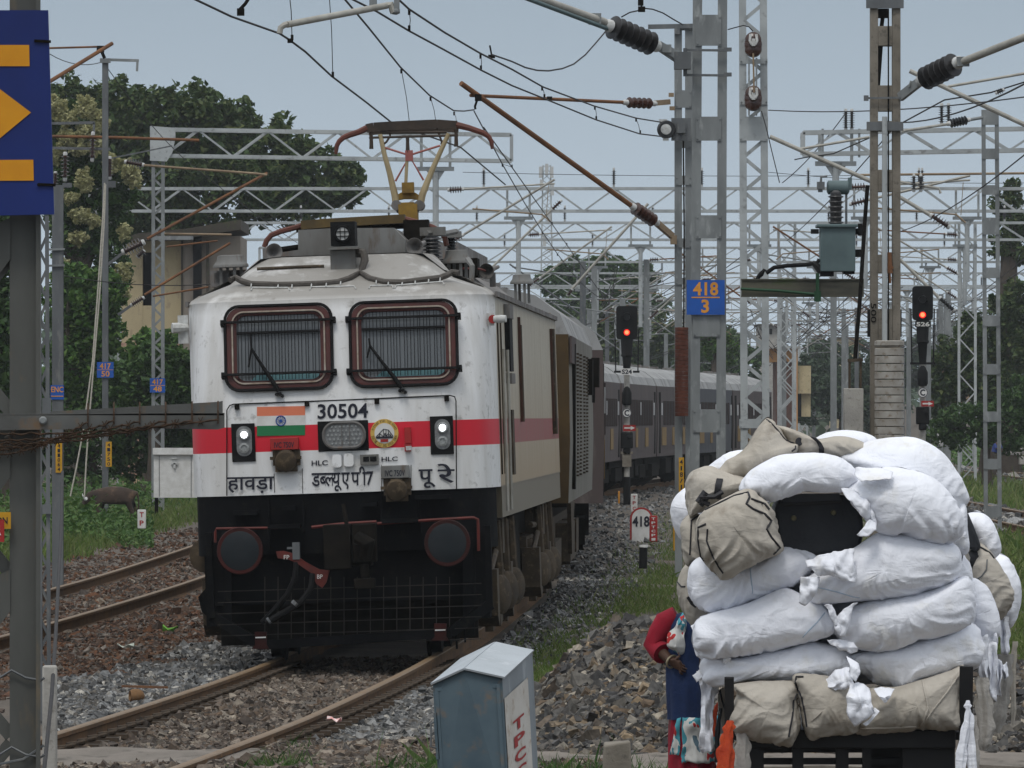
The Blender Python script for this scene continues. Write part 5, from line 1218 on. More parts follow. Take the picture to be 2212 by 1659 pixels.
# ================================================================== portals
def portal(D, u0, u1, vtop, depth, label, legs=(), drops=(), m='galv_l', pitch=None, post=True, group=None, detail=True, skew=0.0):
    """lattice beam from u0 to u1; legs: (u, width); drops: (u, length, side)"""
    s = F / D; dz = depth; t = thing("portal_gantry", label, "gantry", G((u0 + u1) / 2, D, 0), group)
    top = lambda u: P(u, vtop + skew * (u - u0), D); X0 = top(u0); X1 = top(u1); mb = MB(); w = .085
    for y in (0, .55):
        a = X0 + V(0, y, 0); b = X1 + V(0, y, 0)
        mb.beam(a, b, w, w); mb.beam(a - V(0, 0, dz), b - V(0, 0, dz), w, w)
        n = max(2, int((b.x - a.x) / (pitch or dz * 1.15))); st = (b - a) / n
        for i in range(n):
            p = a + st * i; q = a + st * (i + 1)
            if i % 2: p, q = p - V(0, 0, 0), q - V(0, 0, dz)
            else: p, q = p - V(0, 0, dz), q
            mb.beam(p, q, .045, .045)
        mb.beam(a, a - V(0, 0, dz), w, w); mb.beam(b, b - V(0, 0, dz), w, w)
    mb.build("beam", M[m], t)
    for u, wd in legs:
        x = (u - UC) / F * D; zt = top(u).z; mb = MB()
        for sx in (-1, 1): channel(mb, (x + sx * wd / 2, D + .2, -.2), (x + sx * wd / 2, D + .2, zt), .10, .06)
        z = -.1; k = 1
        while z < zt - .3: mb.beam((x - k * wd / 2, D + .24, z), (x + k * wd / 2, D + .24, z + wd * 1.1), .05, .012, 0, (0, 1, 0)); z += wd * 1.1; k = -k
        mb.build("leg", M[m], t)
    r_ = random.Random(int(D))
    for u, ln, sd in drops:
        x = (u - UC) / F * D; zb = top(u).z - dz; mb = MB()
        mb.beam((x - .45, D + .2, zb - .22), (x + .45, D + .2, zb - .22), .12, .10)
        for dx in (-.35, .35): mb.beam((x + dx, D + .2, zb - .2), (x + dx, D + .2, zb + dz), .07, .06)
        mb.prism([V(x - .22, D + .2, zb - .27), V(x + .22, D + .2, zb - .27), V(x + .07, D + .2, zb - .5), V(x - .07, D + .2, zb - .5)], (0, .03, 0)); mb.tube([V(x, D + .2, zb - .3), V(x, D + .2, zb - ln)], .075, 8)
        dp = mb.build("drop_post", M[m], t)
        if detail:
            za, zc = zb - .75, zb - ln + .15
            for z, z2, r in ((za, za + .15, .025), (zc, za + .25, .032)):
                a = V(x + sd * .15, D + .1, z); e = V(x + sd * 2.9, D - .5, z2); i0 = lerp(a, e, .05); i1 = lerp(a, e, .20)
                tube_obj("cantilever_tube", [i1, e], r, 'tube_g' if r_.random() < .7 else 'ruststeel', dp, 6); insulator(i0, i1, .085, 6, 'porc', dp, .14)
            mb = MB(); e = V(x + sd * 2.6, D - .5, za - .6); mb.tube([V(x + sd * .9, D, za - .45), e, e + V(sd * .2, 0, -.18)], .022, 6); mb.tube([V(x + sd * 2.75, D - .5, za + .1), V(x + sd * 2.7, D - .5, za - .62)], .008, 4); mb.build("steady_arm", M['tube_t'], dp)
    return t
def post_insulators(t, D, us, vtop, h, m='porc_k'):
    for u in us:
        a = P(u, vtop, D); insulator(a, a + V(0, 0, h), .075, 9, m, t, .15)
tA = portal(192, 352, 1105, 279, .64, "bright lattice gantry beam crossing directly behind the raised pantograph", legs=(), drops=((941, 2.3, 1),), pitch=.85, skew=.0155)
D = 192
mb = MB(); poly = [(324, 272), (379, 276), (379, 300), (372, 330), (360, 349), (324, 347)]; mb.prism([P(u, v, D - .1) for u, v in poly], (0, .02, 0)); mb.build("gusset_plate", M['galv_l'], tA)
t = thing("lattice_mast", "pale lattice mast with the board 417 over 48 and a big gusset plate on top", "mast", G(342, D, -.1)); g = down(0, -.1, D)
legs_obj(t, D, [(331, 331), (352, 351)], 340, g, .085, .07)
mb = MB(); v = 345; k = 1
while v < g: mb.beam(P(331 if k > 0 else 352, v, D + .02), P(352 if k > 0 else 331, v + 20, D + .02), .055, .012, 0, (0, 1, 0)); v += 20; k = -k
mb.build("lacing", M['galv'], t)
plate_sign(t, D, 324, 817, 357, 848, 'signblue', [("417", .15, .85, .08, .44), ("-", .03, .97, .485, .52), ("48", .22, .78, .56, .93)], 'orange', off=-.05)
tB = portal(172, 1735, 2330, 286, .47, "short lattice gantry beam above the transformer, held by the slender mast", drops=((1806, 1.3, 1),), pitch=.75, skew=-.018)
post_insulators(tB, 172, (1827, 1840), 284, .50); post_insulators(tB, 172, (2034, 2049), 272, .50)
mb = MB()
for u in (1727 + 50, 1856): a = P(u, 278, 172); b = P(u, 340, 172); mb.beam(a, b, .05, .05)
mb.build("hanger", M['galv'], tB)
# the long row of gantries that goes on behind
tC = portal(245, 192, 2330, 407, .70, "long gantry beam against the dark tree, lowest pale line above the locomotive roof", legs=((222, .98),), drops=((1120, 2.6, 1), (1870, 2.4, -1), (2090, 2.2, -1)), pitch=.95)
mb = MB(); D = 245
for a, b in (((188, 410), (256, 480)), ((256, 432), (196, 470)), ((188, 482), (256, 480)), ((262, 470), (232, 420))): mb.beam(P(*a, D), P(*b, D), .08, .05)
mb.build("corner_brace", M['galv'], tC); post_insulators(tC, D, (1045, 1326, 1516, 1746, 1985, 1992), 405, .62)
specs = [(288, 500, 2330, 481, .62, ((1384, 3.2, 1), (1640, 2.6, -1), (2085, 2.4, -1))), (332, 560, 2330, 535, .60, ((1290, 2.4, 1), (1500, 2.2, 1), (1766, 2.6, -1), (2010, 2.2, -1))),
         (385, 900, 2330, 590, .62, ((1262, 2.3, 1), (1404, 2.6, 1), (1700, 2.4, -1), (1960, 2.5, -1))), (430, 1020, 2290, 622, .6, ((1330, 2.2, 1), (1560, 2.2, -1), (1750, 2.4, 1), (1925, 2.2, -1))), (480, 1060, 2250, 648, .6, ((1240, 2.0, 1), (1480, 2.3, 1), (1800, 2.2, -1), (2040, 2.2, 1))),
         (540, 1120, 2200, 675, .6, ((1345, 2, 1), (1530, 2, -1), (1720, 2.2, 1), (1890, 2.2, -1))), (610, 1150, 2160, 702, .6, ((1400, 2, 1), (1620, 2, -1), (1780, 2, 1), (1980, 2, -1))), (700, 1180, 2120, 725, .6, ((1690, 2, 1), (1840, 2, -1), (1930, 2, 1))), (800, 1200, 2080, 748, .6, ((1700, 2, 1), (1860, 2, -1), (2010, 2, -1)))]
ords = ["third", "fourth", "fifth", "sixth", "seventh", "eighth", "ninth", "tenth", "last and lowest"]
for (Dq, u0, u1, vt, dz, dr), od in zip(specs, ords):
    lg = [(u, .6) for u in ((1700, 2090) if Dq < 500 else (1735, 1905, 2055))]
    tq = portal(Dq, u0, u1, vt, dz, od + " long gantry beam counted back through the yard, starting above the locomotive", legs=lg, drops=dr, pitch=.95, group="gantries across the railway yard")
    if Dq < 450: post_insulators(tq, Dq, [u0 + 150 + 190 * i for i in range(9) if u0 + 150 + 190 * i < u1], vt - 2, .6)
# single far masts that fill the yard
r_ = random.Random(5)
for i in range(44):
    Dq = r_.uniform(280, 640); u = r_.choice([r_.uniform(1215, 1490), r_.uniform(1690, 1880), r_.uniform(1950, 2110)]); h = r_.uniform(6.5, 8.5)
    x = (u - UC) / F * Dq; mb = MB(); mb.beam((x, Dq, -.3), (x, Dq, h), .22, .16, 0, (0, 1, 0)); sd = r_.choice((-1, 1))
    mb.tube([(x, Dq, h - .6), (x + sd * 2.6, Dq - .2, h - .2)], .03, 6); mb.tube([(x, Dq, h - 2.0), (x + sd * 2.7, Dq - .2, h - .1)], .035, 6); mb.tube([(x + sd * .9, Dq, h - 1.5), (x + sd * 2.5, Dq, h - 1.6)], .025, 6)
    o = mb.build("yard_mast", M['galv' if r_.random() < .6 else 'galv_d'])
    tag(o, "plain far mast with a slanting cantilever among the crowded yard gantries", "mast", "distant masts in the yard")

# ================================================================== wires
def wire(name, label, runs, r=.009, drops=(), m='wire', cat="wire", group=None):
    t = thing(name, label, cat, runs[0][1][0], group)
    for nm, pts in runs: tube_obj(nm, pts, r, m, t, 5)
    for a, b in drops:
        tube_obj("dropper", [a, lerp(a, b, .5) + V(.01, 0, 0), b], .004, m, t, 4); mb = MB(); mb.box(a - V(0, 0, .02), (.025, .02, .05)); mb.box(b + V(0, 0, .02), (.025, .02, .05)); mb.each("dropper_clip", M['underd'], t)
    return t
def trD(u, v, pts): return pts
cw = [(420, -2), (500, 36), (605, 73), (625, 86), (660, 112), (717, 165), (790, 220), (850, 268)]
D_of = lambda z: (lambda v: (z - HC) * F / (YH - v))
cwp = [P(u, v, D_of(5.72)(v)) for u, v in cw] + [V(-.65, 100, 5.72), V(-.1, 117, 5.75)]
ms = [(743, -4), (795, 58), (865, 145), (928, 206), (980, 239), (1002, 240), (1024, 237)]
msp = trace(ms, 72, 117)
w = wire("overhead_line", "contact wire and its carrier wire running down to the raised pantograph", [("contact_wire", cwp), ("carrier_wire", msp)], .0105, [(P(867, 150, 88), P(885, 270, 91)), (P(930, 210, 96), P(942, 266, 96)), (P(981, 242, 106), P(986, 268, 104)), (P(622, -40, 68), P(631, 86, 70)), (P(709, -40, 75), P(719, 165, 77.5))])
mb = MB(); mb.box(P(520, 26, 64), (.06, .04, .06)); mb.box(P(627, 88, 70), (.05, .04, .04)); mb.tube([P(516, 23, 64), P(530, 8, 64), P(540, -8, 64)], .016, 6); mb.build("wire_clamp", M['underd'], w)
t = thing("steady_arm", "curved grey steady arm pulling the contact wire above the locomotive", "steady arm", P(610, 70, 69))
mb = MB(); mb.tube([P(604, 72, 69), P(606, 60, 69), P(614, 54, 69), P(622, 52, 69)], .026, 8); mb.tube([P(620, 53, 69), P(835, 12, 70)], .030, 10); mb.tube([P(835, 12, 70), P(844, 10, 70), P(848, 22, 70), P(851, 26, 70)], [.03, .034, .03, .036], 8); mb.build("arm", M['tube_g'], t)
mb = MB(); mb.tube([P(806, -8, 70), P(806, 24, 70)], .034, 8); mb.beam(P(857, -10, 70), P(857, 26, 70), .05, .05); mb.lathe(P(847, 24, 70), (1, 0, 0), [(0, .03), (.04, .035), (.07, .02)], 10); mb.build("hinge", M['galv'], t)
ua = [(756, -4), (814, 25), (884, 67), (960, 108), (1040, 152), (1106, 185), (1173, 212), (1288, 259), (1381, 289), (1430, 295)]
ub = [(858, -4), (884, 20), (960, 70), (1037, 115), (1106, 150), (1173, 188), (1283, 229), (1373, 255), (1428, 264)]
pa, pb = trace(ua, 70, 119.6), trace(ub, 70, 119.6)
w = wire("overhead_line", "pair of wires descending to the pulley of the mast with counterweights", [("upper_wire", pb), ("lower_wire", pa)], .0105, [(P(884, 22, 74), P(884, 65, 74)), (P(1038, 118, 88), P(1039, 150, 88)), (P(1171, 188, 99), P(1176, 211, 99)), (P(1285, 230, 108), P(1288, 258, 108)), (P(1374, 256, 115), P(1383, 288, 115))])
mb = MB(); mb.box(P(1062, 122, 91), (.08, .04, .04)); mb.beam(P(1058, 98, 91), P(1063, 124, 91), .02, .02); mb.build("wire_clamp", M['underd'], w)
# wires right
def catenary(u0, v0, D0_, u1, v1, D1_, sag, label, r=.010, n=9, drops=0, cv=None, group=None, cat="wire"):
    a, b = P(u0, v0, D0_), P(u1, v1, D1_); p = [lerp(a, b, i / (n - 1)) - V(0, 0, 4 * sag * (i / (n - 1)) * (1 - i / (n - 1))) for i in range(n)]
    runs = [("carrier_wire", p)]; dr = []
    if cv:
        c, d = P(cv[0], cv[1], D0_), P(cv[2], cv[3], D1_); runs.append(("contact_wire", [c, d]))
        for i in range(1, drops + 1): k = i / (drops + 1); q = p[min(n - 1, round(k * (n - 1)))]; kk = round(k * (n - 1)) / (n - 1); dr.append((q, lerp(c, d, kk)))
    return wire("overhead_line", label, runs, r, dr, cat=cat, group=group)
catenary(1024, 240, 117, 1290, 640, 245, .4, "wire pair going away from the rusty diagonal tube over the coaches", .010, 9, 5, (1045, 275, 1310, 650))
for i, (a, lab) in enumerate((((2225, 325, 92, 1945, 500, 150), "dark wire sloping from the frame edge down behind the concrete pole"), ((2225, 175, 95, 1944, 265, 130), "wire falling from the frame edge to the clamp of the concrete pole"), ((2225, 208, 130, 1660, 238, 172), "bus wire lying level over the post insulators by the concrete pole"),
        ((2225, 372, 240, 1000, 372, 245), "level bus wire along the tops of the second gantry's insulators"), ((108, 117, 165, 217, 135, 170), "thin wire from the blue board to the top of the grey mast"), ((230, 144, 170, 400, 345, 192), "black cable slanting from the grey mast across the dark tree"), ((108, 590, 150, 480, 612, 150), "fine fence wire across the yellow building, upper one"), ((400, 345, 192, 700, 560, 290), "black cable continuing downward in front of the dark tree"),
        ((1944, 260, 130, 1700, 520, 245), "twisted jumper cables dropping behind the transformer"), ((1830, 240, 172, 1690, 395, 200), "cable bundle curving down from the paired insulators"), ((2225, 395, 240, 1660, 372, 245), "second level bus wire just under the upper one"))):
    catenary(*a, .12, lab, .009 if i not in (1, 2, 8, 9) else .012)
yard = [(1265, 760, 400, 1560, 610, 260), (1300, 800, 500, 1700, 640, 300), (1330, 690, 430, 1620, 540, 260), (1680, 820, 600, 1880, 640, 320), (1690, 760, 560, 1900, 560, 250), (1700, 800, 620, 1950, 700, 400), (1740, 840, 700, 2000, 720, 420), (1880, 800, 700, 2120, 640, 330), (1900, 760, 650, 2212, 560, 260), (1780, 830, 760, 2080, 690, 380), (1660, 780, 500, 1800, 640, 320), (1950, 820, 700, 2212, 640, 300), (1240, 700, 400, 1480, 600, 290), (1420, 820, 560, 1640, 700, 330), (1500, 820, 620, 1760, 690, 360), (1820, 850, 800, 2120, 740, 420), (1230, 640, 330, 1470, 585, 300), (1680, 700, 400, 1950, 620, 300)]
for _ in range(26): a_ = r_.choice((r_.uniform(1660, 1880), r_.uniform(1930, 2120), r_.uniform(1240, 1480))); b_ = r_.uniform(640, 850); yard.append((a_, b_, r_.uniform(450, 750), a_ + r_.uniform(-160, 160), b_ - r_.uniform(20, 130), r_.uniform(280, 420)))
for a in yard: catenary(*a, .5, "one of many thin wires crossing the crowded yard beyond the masts", .016, 8, 5, (a[0], a[1] + 12, a[3], a[4] + 22), "overhead wires of the far yard")
# pieces of equipment hanging at far drop posts
for (a, b, d, lab, m) in (((1663, 295), (1905, 402), 150, "long pale tube slanting down toward the concrete pole above the transformer", 'tube_g'), ((1965, 153), (2240, 282), 140, "pale tube slanting down from the black insulator to the frame edge", 'tube_g'), ((1944, 426), (2010, 465), 170, "pale tube ending at the rust-capped insulator", 'tube_g'), ((1170, 345), (1285, 240), 260, "", 'tube_g')):
    if not lab: continue
    t = thing("cantilever", lab, "cantilever", P(*a, d)); tube_obj("tube", [P(*a, d), P(*b, d)], .042, m, t)
    if a[0] == 1944: insulator(P(2008, 463, d), P(2052, 492, d), .11, 8, 'porc', t, .12)
    if a[0] == 1663: tube_obj("stay", [P(1728, 322, d), P(1878, 296, d)], .025, 'tube_g', t); tube_obj("carrier_wire", [P(1716, 345, d), P(1740, 340, d), P(1800, 332, d), P(1878, 298, d)], .012, 'wire', t, 5)
    if a[0] == 1965: tube_obj("stay", [P(2048, 187, d), P(2240, 154, d)], .025, 'tube_g', t); tube_obj("carrier_wire", [P(1944, 268, d), P(2040, 216, d), P(2140, 200, d), P(2230, 172, d)], .014, 'wire', t, 5); insulator(P(2150, 202, d), P(2170, 193, d), .06, 3, 'porc_k', t, .2)
t = thing("cantilever", "pale tube rising above the power car to a small insulator", "cantilever", P(1107, 650, 200)); tube_obj("tube", [P(1060, 580, 200), P(1190, 455, 200)], .03, 'tube_g', t); insulator(P(1190, 455, 200), P(1214, 432, 200), .08, 5, 'porc', t, .15)
t = thing("cantilever", "pale tube slanting up over the power car roof", "cantilever", P(1130, 640, 190)); tube_obj("tube", [P(1235, 625, 190), P(1400, 440, 190)], .034, 'tube_g', t); insulator(P(1225, 640, 190), P(1237, 624, 190), .08, 5, 'porc', t, .15)
t = thing("cantilever", "grey tube with a black insulator slanting to the far signal's top", "cantilever", P(1950, 650, 200)); tube_obj("tube", [P(1944, 560, 200), P(2030, 645, 200)], .04, 'tube_g', t); insulator(P(2028, 642, 200), P(2062, 672, 200), .12, 8, 'porc_k', t, .1)
t = thing("cantilever", "tan level tube crossing behind the concrete pole at mid height", "cantilever", P(1850, 378, 170)); tube_obj("tube", [P(1850, 378, 170), P(2240, 374, 170)], .026, 'tube_t', t); tube_obj("steady_tube", [P(1944, 393, 170), P(2028, 407, 170), P(2032, 418, 170)], .03, 'tube_g', t); 
for u in (1974, 1989): insulator(P(u, 415, 170), P(u, 375, 170), .075, 7, 'porc_k', t, .15)

# ================================================================== signals
def signal(D, u, vh0, vh1, w, vl, vbase, label, num, plate, vC, varrow, numbg):
    s = F / D; t = thing("railway_signal", label, "signal", P(u, vbase, D)); k = w / 46
    a = P(u - w / 2, vh1, D); b = P(u + w / 2, vh0, D); cx = (a.x + b.x) / 2; mb = MB()
    pl = [V(cx + x, D - .02, (a.z + b.z) / 2 + z) for x, z in rr((b.x - a.x) / 2, (b.z - a.z) / 2, .08, 4)]; mb.prism(pl, (0, .04, 0))
    mb.span((a.x + .06, D + .02, a.z + .05), (b.x - .06, D + .25, b.z - .05)); hd_ = mb.build("signal_head", M['black'], t)
    for v, lit in ((vl, True), (vl - 33 * k, False)):
        c = P(u, v, D - .02); mb = MB(); n = 14; o = [c + V(.10 * math.cos(R(-20 + 220 * i / n)), 0, .10 * math.sin(R(-20 + 220 * i / n))) for i in range(n + 1)]
        mb.sheet([o, [p + V(0, -.20, -.02) for p in o]]); h = mb.build("lamp_hood", M['black'], hd_)
        sm = h.modifiers.new("thick", 'SOLIDIFY'); sm.thickness = .012
        mb = MB(); mb.lathe(c, (0, -1, 0), [(0, .078), (.012, .075)], 20); mb.build("lens", M['redring'] if lit else M['porc_k'], hd_)
        if lit: mb = MB(); mb.lathe(c + V(0, -.013, 0), (0, -1, 0), [(0, .052), (.012, .045), (.016, .02)], 18); mb.build("lit_lamp", M['redlamp'], hd_)
    mb = MB(); top = P(u, vh1, D); bt = P(u, plate[2] if plate else vh1 + 60, D)
    mb.lathe(top, (0, 0, -1), [(0, .15), ((top.z - bt.z) * .45, .13), ((top.z - bt.z) * .5, .15), ((top.z - bt.z) * .55, .11), ((top.z - bt.z), .08)], 12); mb.build("lower_housing", M['black'], t)
    mb = MB(); mb.tube([P(u, vh1 + 10, D + .05), P(u, vbase, D + .05)], .07, 12); mb.build("post", M['conc_l'], t)
    mb = MB(); mb.tube([P(u, vbase - 60 * k, D + .05), P(u, vbase, D + .05)], .085, 12); mb.build("post_base", M['black'], t)
    mb = MB()
    for sx in (-1, 1): mb.beam(P(u + sx * w * .56, vh0 + 50 * k, D), P(u + sx * w * .52, plate[2] if plate else vh1 + 60, D), .03, .03)
    mb.beam(P(u - w * .6, plate[2], D), P(u + w * .6, plate[2], D), .04, .05); mb.build("ladder_rail", M['black'], t)
    plate_sign(t, D, u - plate[3], plate[0], u + plate[3], plate[1], numbg[0], [(num, .08, .92, .14, .86)], numbg[1], off=-.16, name="number_plate", bold=.03)
    mb = MB(); c = P(u, vC - 36 * k, D - .05); mb.lathe(c + V(0, 0, -.22), (0, 0, 1), [(0, .09), (.05, .12), (.3, .12), (.42, .07), (.46, .03)], 14); mb.build("shunt_lamp", M['black'], t)
    c = P(u, vC, D - .08); mb = MB(); mb.lathe(c, (0, -1, 0), [(0, .115), (.02, .115)], 24); ca = mb.build("letter_disc", M['white'], t)
    mb = MB(); letter(mb, "C", rect_at(c + V(-.06, -.023, -.075), (.12, 0, 0), (0, 0, .15)), 0, .04); ring = [c + V(.105 * math.cos(i * .2618), -.022, .105 * math.sin(i * .2618)) for i in range(25)]; mb.tube(ring, .008, 4); mb.build("lettering", M['ink'], ca)
    v0, v1, du = varrow; a = P(u + du - 12, v1, D - .1); b = P(u + du + 15, v0, D - .1); mb = MB(); mb.span((a.x, D - .11, a.z), (b.x, D - .10, b.z)); ab = mb.build("arrow_board", M['redpaint'], t)
    z = (a.z + b.z) / 2; h = b.z - a.z; mb = MB(); x0, x1 = a.x + .03, b.x - .02; q = lambda x, zz: V(x, D - .114, z + zz * h); hx = x1 - .10
    mb.add([q(x0, -.13), q(hx, -.13), q(hx, -.34), q(x1, 0), q(hx, .34), q(hx, .13), q(x0, .13)], [(0, 1, 2, 3, 4, 5, 6)]); mb.build("arrow", M['white'], ab)
    c = P(u, v1 + 20 * k, D - .05); mb = MB(); mb.box(c, (.30, .2, .40)); mb.box(c + V(0, 0, -.26), (.18, .15, .14)); mb.box(c + V(.06, -.1, .08), (.1, .1, .1)); mb.build("calling_on_unit", M['black'], t, bevel=.03)
    mb = MB(); mb.box(P(u, vbase - 95 * k, D), (.22, .18, .30)); mb.box(P(u, vbase - 112 * k, D), (.30, .2, .06)); mb.build("junction_box", M['conc'], t)
signal(192, 1354, 661, 733, 46, 718, 1090, "red signal numbered S24 in front of the maroon coaches", "S24", (796, 810, 803, 13), 892, (918, 931, 4), ('white', 'ink'))
signal(178, 1993, 618, 692, 45, 680, 1120, "red signal numbered 526 between concrete pole and slender mast", "526", (694, 707, 785, 17), 848, (866, 878, 9), ('black', 'white'))

# ================================================================== trackside stones and posts
D = 155
t = thing("kilometre_stone", "white round-topped kilometre stone painted 418 with a red rim", "milestone", G(1386, D, -.15)); mb = MB()
def arch(D, u0, u1, v0, v1, ins=0, off=0):
    a = P(u0, v1, D); b = P(u1, v0, D); w = (b.x - a.x) / 2 - ins; cx = (a.x + b.x) / 2; zb = b.z - (b.x - a.x) / 2; p = [V(cx + w, D + off, a.z - .3), V(cx + w, D + off, zb)]
    p += [V(cx + w * math.cos(R(180 * i / 12)), D + off, zb + w * math.sin(R(180 * i / 12))) for i in range(1, 12)]; return p + [V(cx - w, D + off, zb), V(cx - w, D + off, a.z - .3)]
mb.prism(arch(D, 1361, 1410, 1096, 1148), (0, .15, 0)); st = mb.build("stone", M['redpaint'], t); mb = MB(); mb.prism(arch(D, 1361, 1410, 1096, 1148, .035, -.01), (0, .02, 0)); fc = mb.build("face", M['white'], t)
mb = MB(); letter(mb, "418", lambda a, b: P(1366 + a * 37, 1138 - b * 23, D - .018), 0, .03); mb.build("lettering", M['ink'], fc)
def post(name, label, D, u0, v0, u1, v1, m, txt=None, mt='redpaint', cat="marker post", d=.12, top=None):
    t = thing(name, label, cat, G((u0 + u1) / 2, D, -.2)); a = P(u0, v1, D); b = P(u1, v0, D); mb = MB(); mb.span((a.x, D, a.z), (b.x, D + d, b.z)); pt = mb.build("post", M[m], t, bevel=.012)
    if txt:
        mb = MB(); n = len(txt); w = b.x - a.x; h = b.z - a.z
        for i, c in enumerate(txt): letter(mb, c, rect_at((a.x + w * .25, D - .004, b.z - h * ((i + .85) / (n + .3) + .03)), (w * .5, 0, 0), (0, 0, h * .62 / (n + .3))), 0, .03)
        mb.build("lettering", M[mt], pt)
    return t
post("marker_post", "red marker post with white letters touching the 418 kilometre stone", 150, 1403, 1114, 1420, 1170, 'redpaint', "TPTCPI", 'white')
post("marker_post", "small white marker post with red letters behind the kilometre stone", 185, 1363, 1067, 1377, 1106, 'white', "TPC", 'redpaint')
post("marker_post", "small white post with red letters in the grass beside the empty track", 140, 297, 1101, 315, 1142, 'white', "TP", 'redpaint')
post("stake", "thin orange stake at the foot of the S24 signal", 185, 1335, 1061, 1339, 1088, 'orange', cat="stake", d=.04)
post("marker_post", "thin yellow post leaning on the grass beside the round bulging bundle of the load", 130, 1454, 1130, 1461, 1190, 'yellow', cat="stake", d=.05)
t = thing("bollard", "short black pipe post with a white cap in the ballast", "bollard", G(1389, 120, -.2)); mb = MB(); mb.tube([P(1389, 1228, 118), P(1390, 1182, 118)], .062, 12); mb.build("pipe", M['black'], t); mb = MB(); mb.tube([P(1390, 1182.5, 118), P(1390, 1177, 118)], .062, 12); mb.build("cap", M['white'], t)
t = thing("concrete_stub", "broken concrete stub standing in front of the crossing strip", "stub post", G(1333, 51, -.3)); a = P(1301, 1690, 51); b = P(1366, 1601, 51); mb = MB(); mb.sheet([[V(a.x, 51, a.z), V(b.x, 51, a.z), V(b.x, 51.16, a.z), V(a.x, 51.16, a.z)], [V(a.x + .01, 51, b.z - .03), V(b.x - .012, 51, b.z), V(b.x - .012, 51.16, b.z), V(a.x + .01, 51.16, b.z - .01)]], 0, True); mb.f.append((4, 5, 6, 7)); mb.m.append(0); mb.build("stub", M['conc'], t, bevel=.012)
D = 182
t = thing("relay_cabinet", "white lineside cabinet with an overhanging lid, half behind the locomotive", "cabinet", G(378, D, 0)); mb = MB(); a = P(332, 1075, D); b = P(440, 978, D); mb.span((a.x, D, a.z), (b.x, D + .7, b.z)); cb = mb.build("body", M['cab_w'] if 'cab_w' in M else M['white'], t)
mb = MB(); a2 = P(330, 982, D - .1); b2 = P(442, 968, D - .1); mb.span((a2.x, D - .08, a2.z), (b2.x, D + .8, b2.z)); mb.build("lid", M['white'], t); mb = MB()
for u in (344, 413): mb.beam(P(u, 1073, D - .01), P(u, 984, D - .01), .012, .01)
mb.each("door_seam", M['galv_d'], t); mb = MB(); mb.box(P(377, 1001, D - .03), (.16, .05, .05)); mb.box(P(377, 1006, D - .03), (.05, .05, .12)); mb.box(P(377, 990, D - .03), (.14, .03, .03)); mb.build("handle", M['cap'], t)
mb = MB()
for u in (338, 434): mb.beam(P(u, 1075, D + .2), P(u, 1130, D + .2), .08, .08)
mb.each("foot", M['underd'], t)

# ================================================================== things close by on the left
D = 35
M['nearsteel'] = mat("weathered_near_steel", (.105, .107, .098), (.066, .067, .061), 3, .75, .1, c3=(.16, .125, .08), s3=6, stretch=(1, 1, .3))
t = thing("overhead_mast", "broad grey steel mast at the edge, holding the dark blue arrow board and spiked arm", "mast", G(55, D, 0)); mb = MB()
a = P(21, 2200, D); b = P(83, -30, D); mb.span((a.x, D - .006, a.z), (b.x, D + .006, b.z)); mb.span((b.x - .008, D - .05, a.z), (b.x, D + .10, b.z)); mb.span((a.x, D, a.z), (a.x + .008, D + .10, b.z))
mb.span((b.x, D - .05, a.z), (b.x + .012, D - .042, b.z)); mb.build("leg", M['nearsteel'], t); mb = MB()
a = P(-160, 2200, D); b = P(-100, -30, D); mb.span((a.x, D - .006, a.z), (b.x, D + .006, b.z)); mb.build("leg", M['nearsteel'], t); mb = MB(); k = 1
for i in range(9):
    v = 380 + i * 175; mb.beam(P(24 if k > 0 else -110, v + 160, D + .03), P(-110 if k > 0 else 24, v, D + .03), .06, .012, 0, (0, 1, 0)); k = -k
mb.build("lacing", M['nearsteel'], t)
mb = MB(); poly = [(0, 480), (22, 470), (22, 560), (0, 590), (-60, 560), (-60, 480)]; mb.prism([P(u, v, D - .015) for u, v in poly], (0, .008, 0)); mb.prism([P(u, v + 470, D - .015) for u, v in poly], (0, .008, 0)); mb.prism([P(u, v + 760, D - .015) for u, v in poly], (0, .008, 0)); mb.each("gusset_plate", M['nearsteel'], t)
mb = MB()
for v in (1462, 1628): mb.tube([P(-40, v + 18, D - .02), P(-5, v + 5, D - .03), P(25, v - 14, D - .03), P(55, v + 2, D - .03), P(88, v + 8, D - .02), P(96, v + 2, D - .02)], .006, 5)
mb.tube([P(95, 1610, D - .02), P(50, 1640, D - .03), P(-20, 1655, D - .03)], .006, 5); mb.each("tie_wire", M['galv_d'], t)
M['barb'] = mat("dark_rusty_wire", (.055, .028, .014), (.03, .02, .012), 20, .85)
M['arm'] = mat("grey_spiked_arm", (.115, .118, .112), (.075, .075, .07), 5, .7, .1, c3=(.15, .10, .06), s3=9)
# board
bt = thing("direction_board", "dark blue board with amber bars and an arrowhead, high on the broad mast", "sign board", P(50, 465, D - .1)); mb = MB(); mb.prism([P(u, v, D - .16) for u, v in ((-120, 22), (104, 22), (117, 463), (-120, 468))], (0, .02, 0)); mb.build("board", M['boardblue'], bt)
mb = MB(); y = D - .165
for pl in ([(-120, 97), (63, 97), (64, 143), (-120, 143)], [(-120, 346), (72, 345), (73, 390), (-120, 391)], [(-2, 191), (67, 243), (-2, 300), (-120, 300), (-120, 191)]): mb.add([P(u, v, y) for u, v in pl], [tuple(range(len(pl)))])
mb.each("arrow_marking", M['amber'], bt); mb = MB()
for u, v in ((88, 90), (98, 400)): mb.beam(P(u - 14, v - 2, y), P(u + 22, v, y), .012, .012)
mb.lathe(P(84, 399, y), (0, -1, 0), [(0, .008), (.01, .008)], 8); mb.each("fixing_bolt", M['underd'], bt)
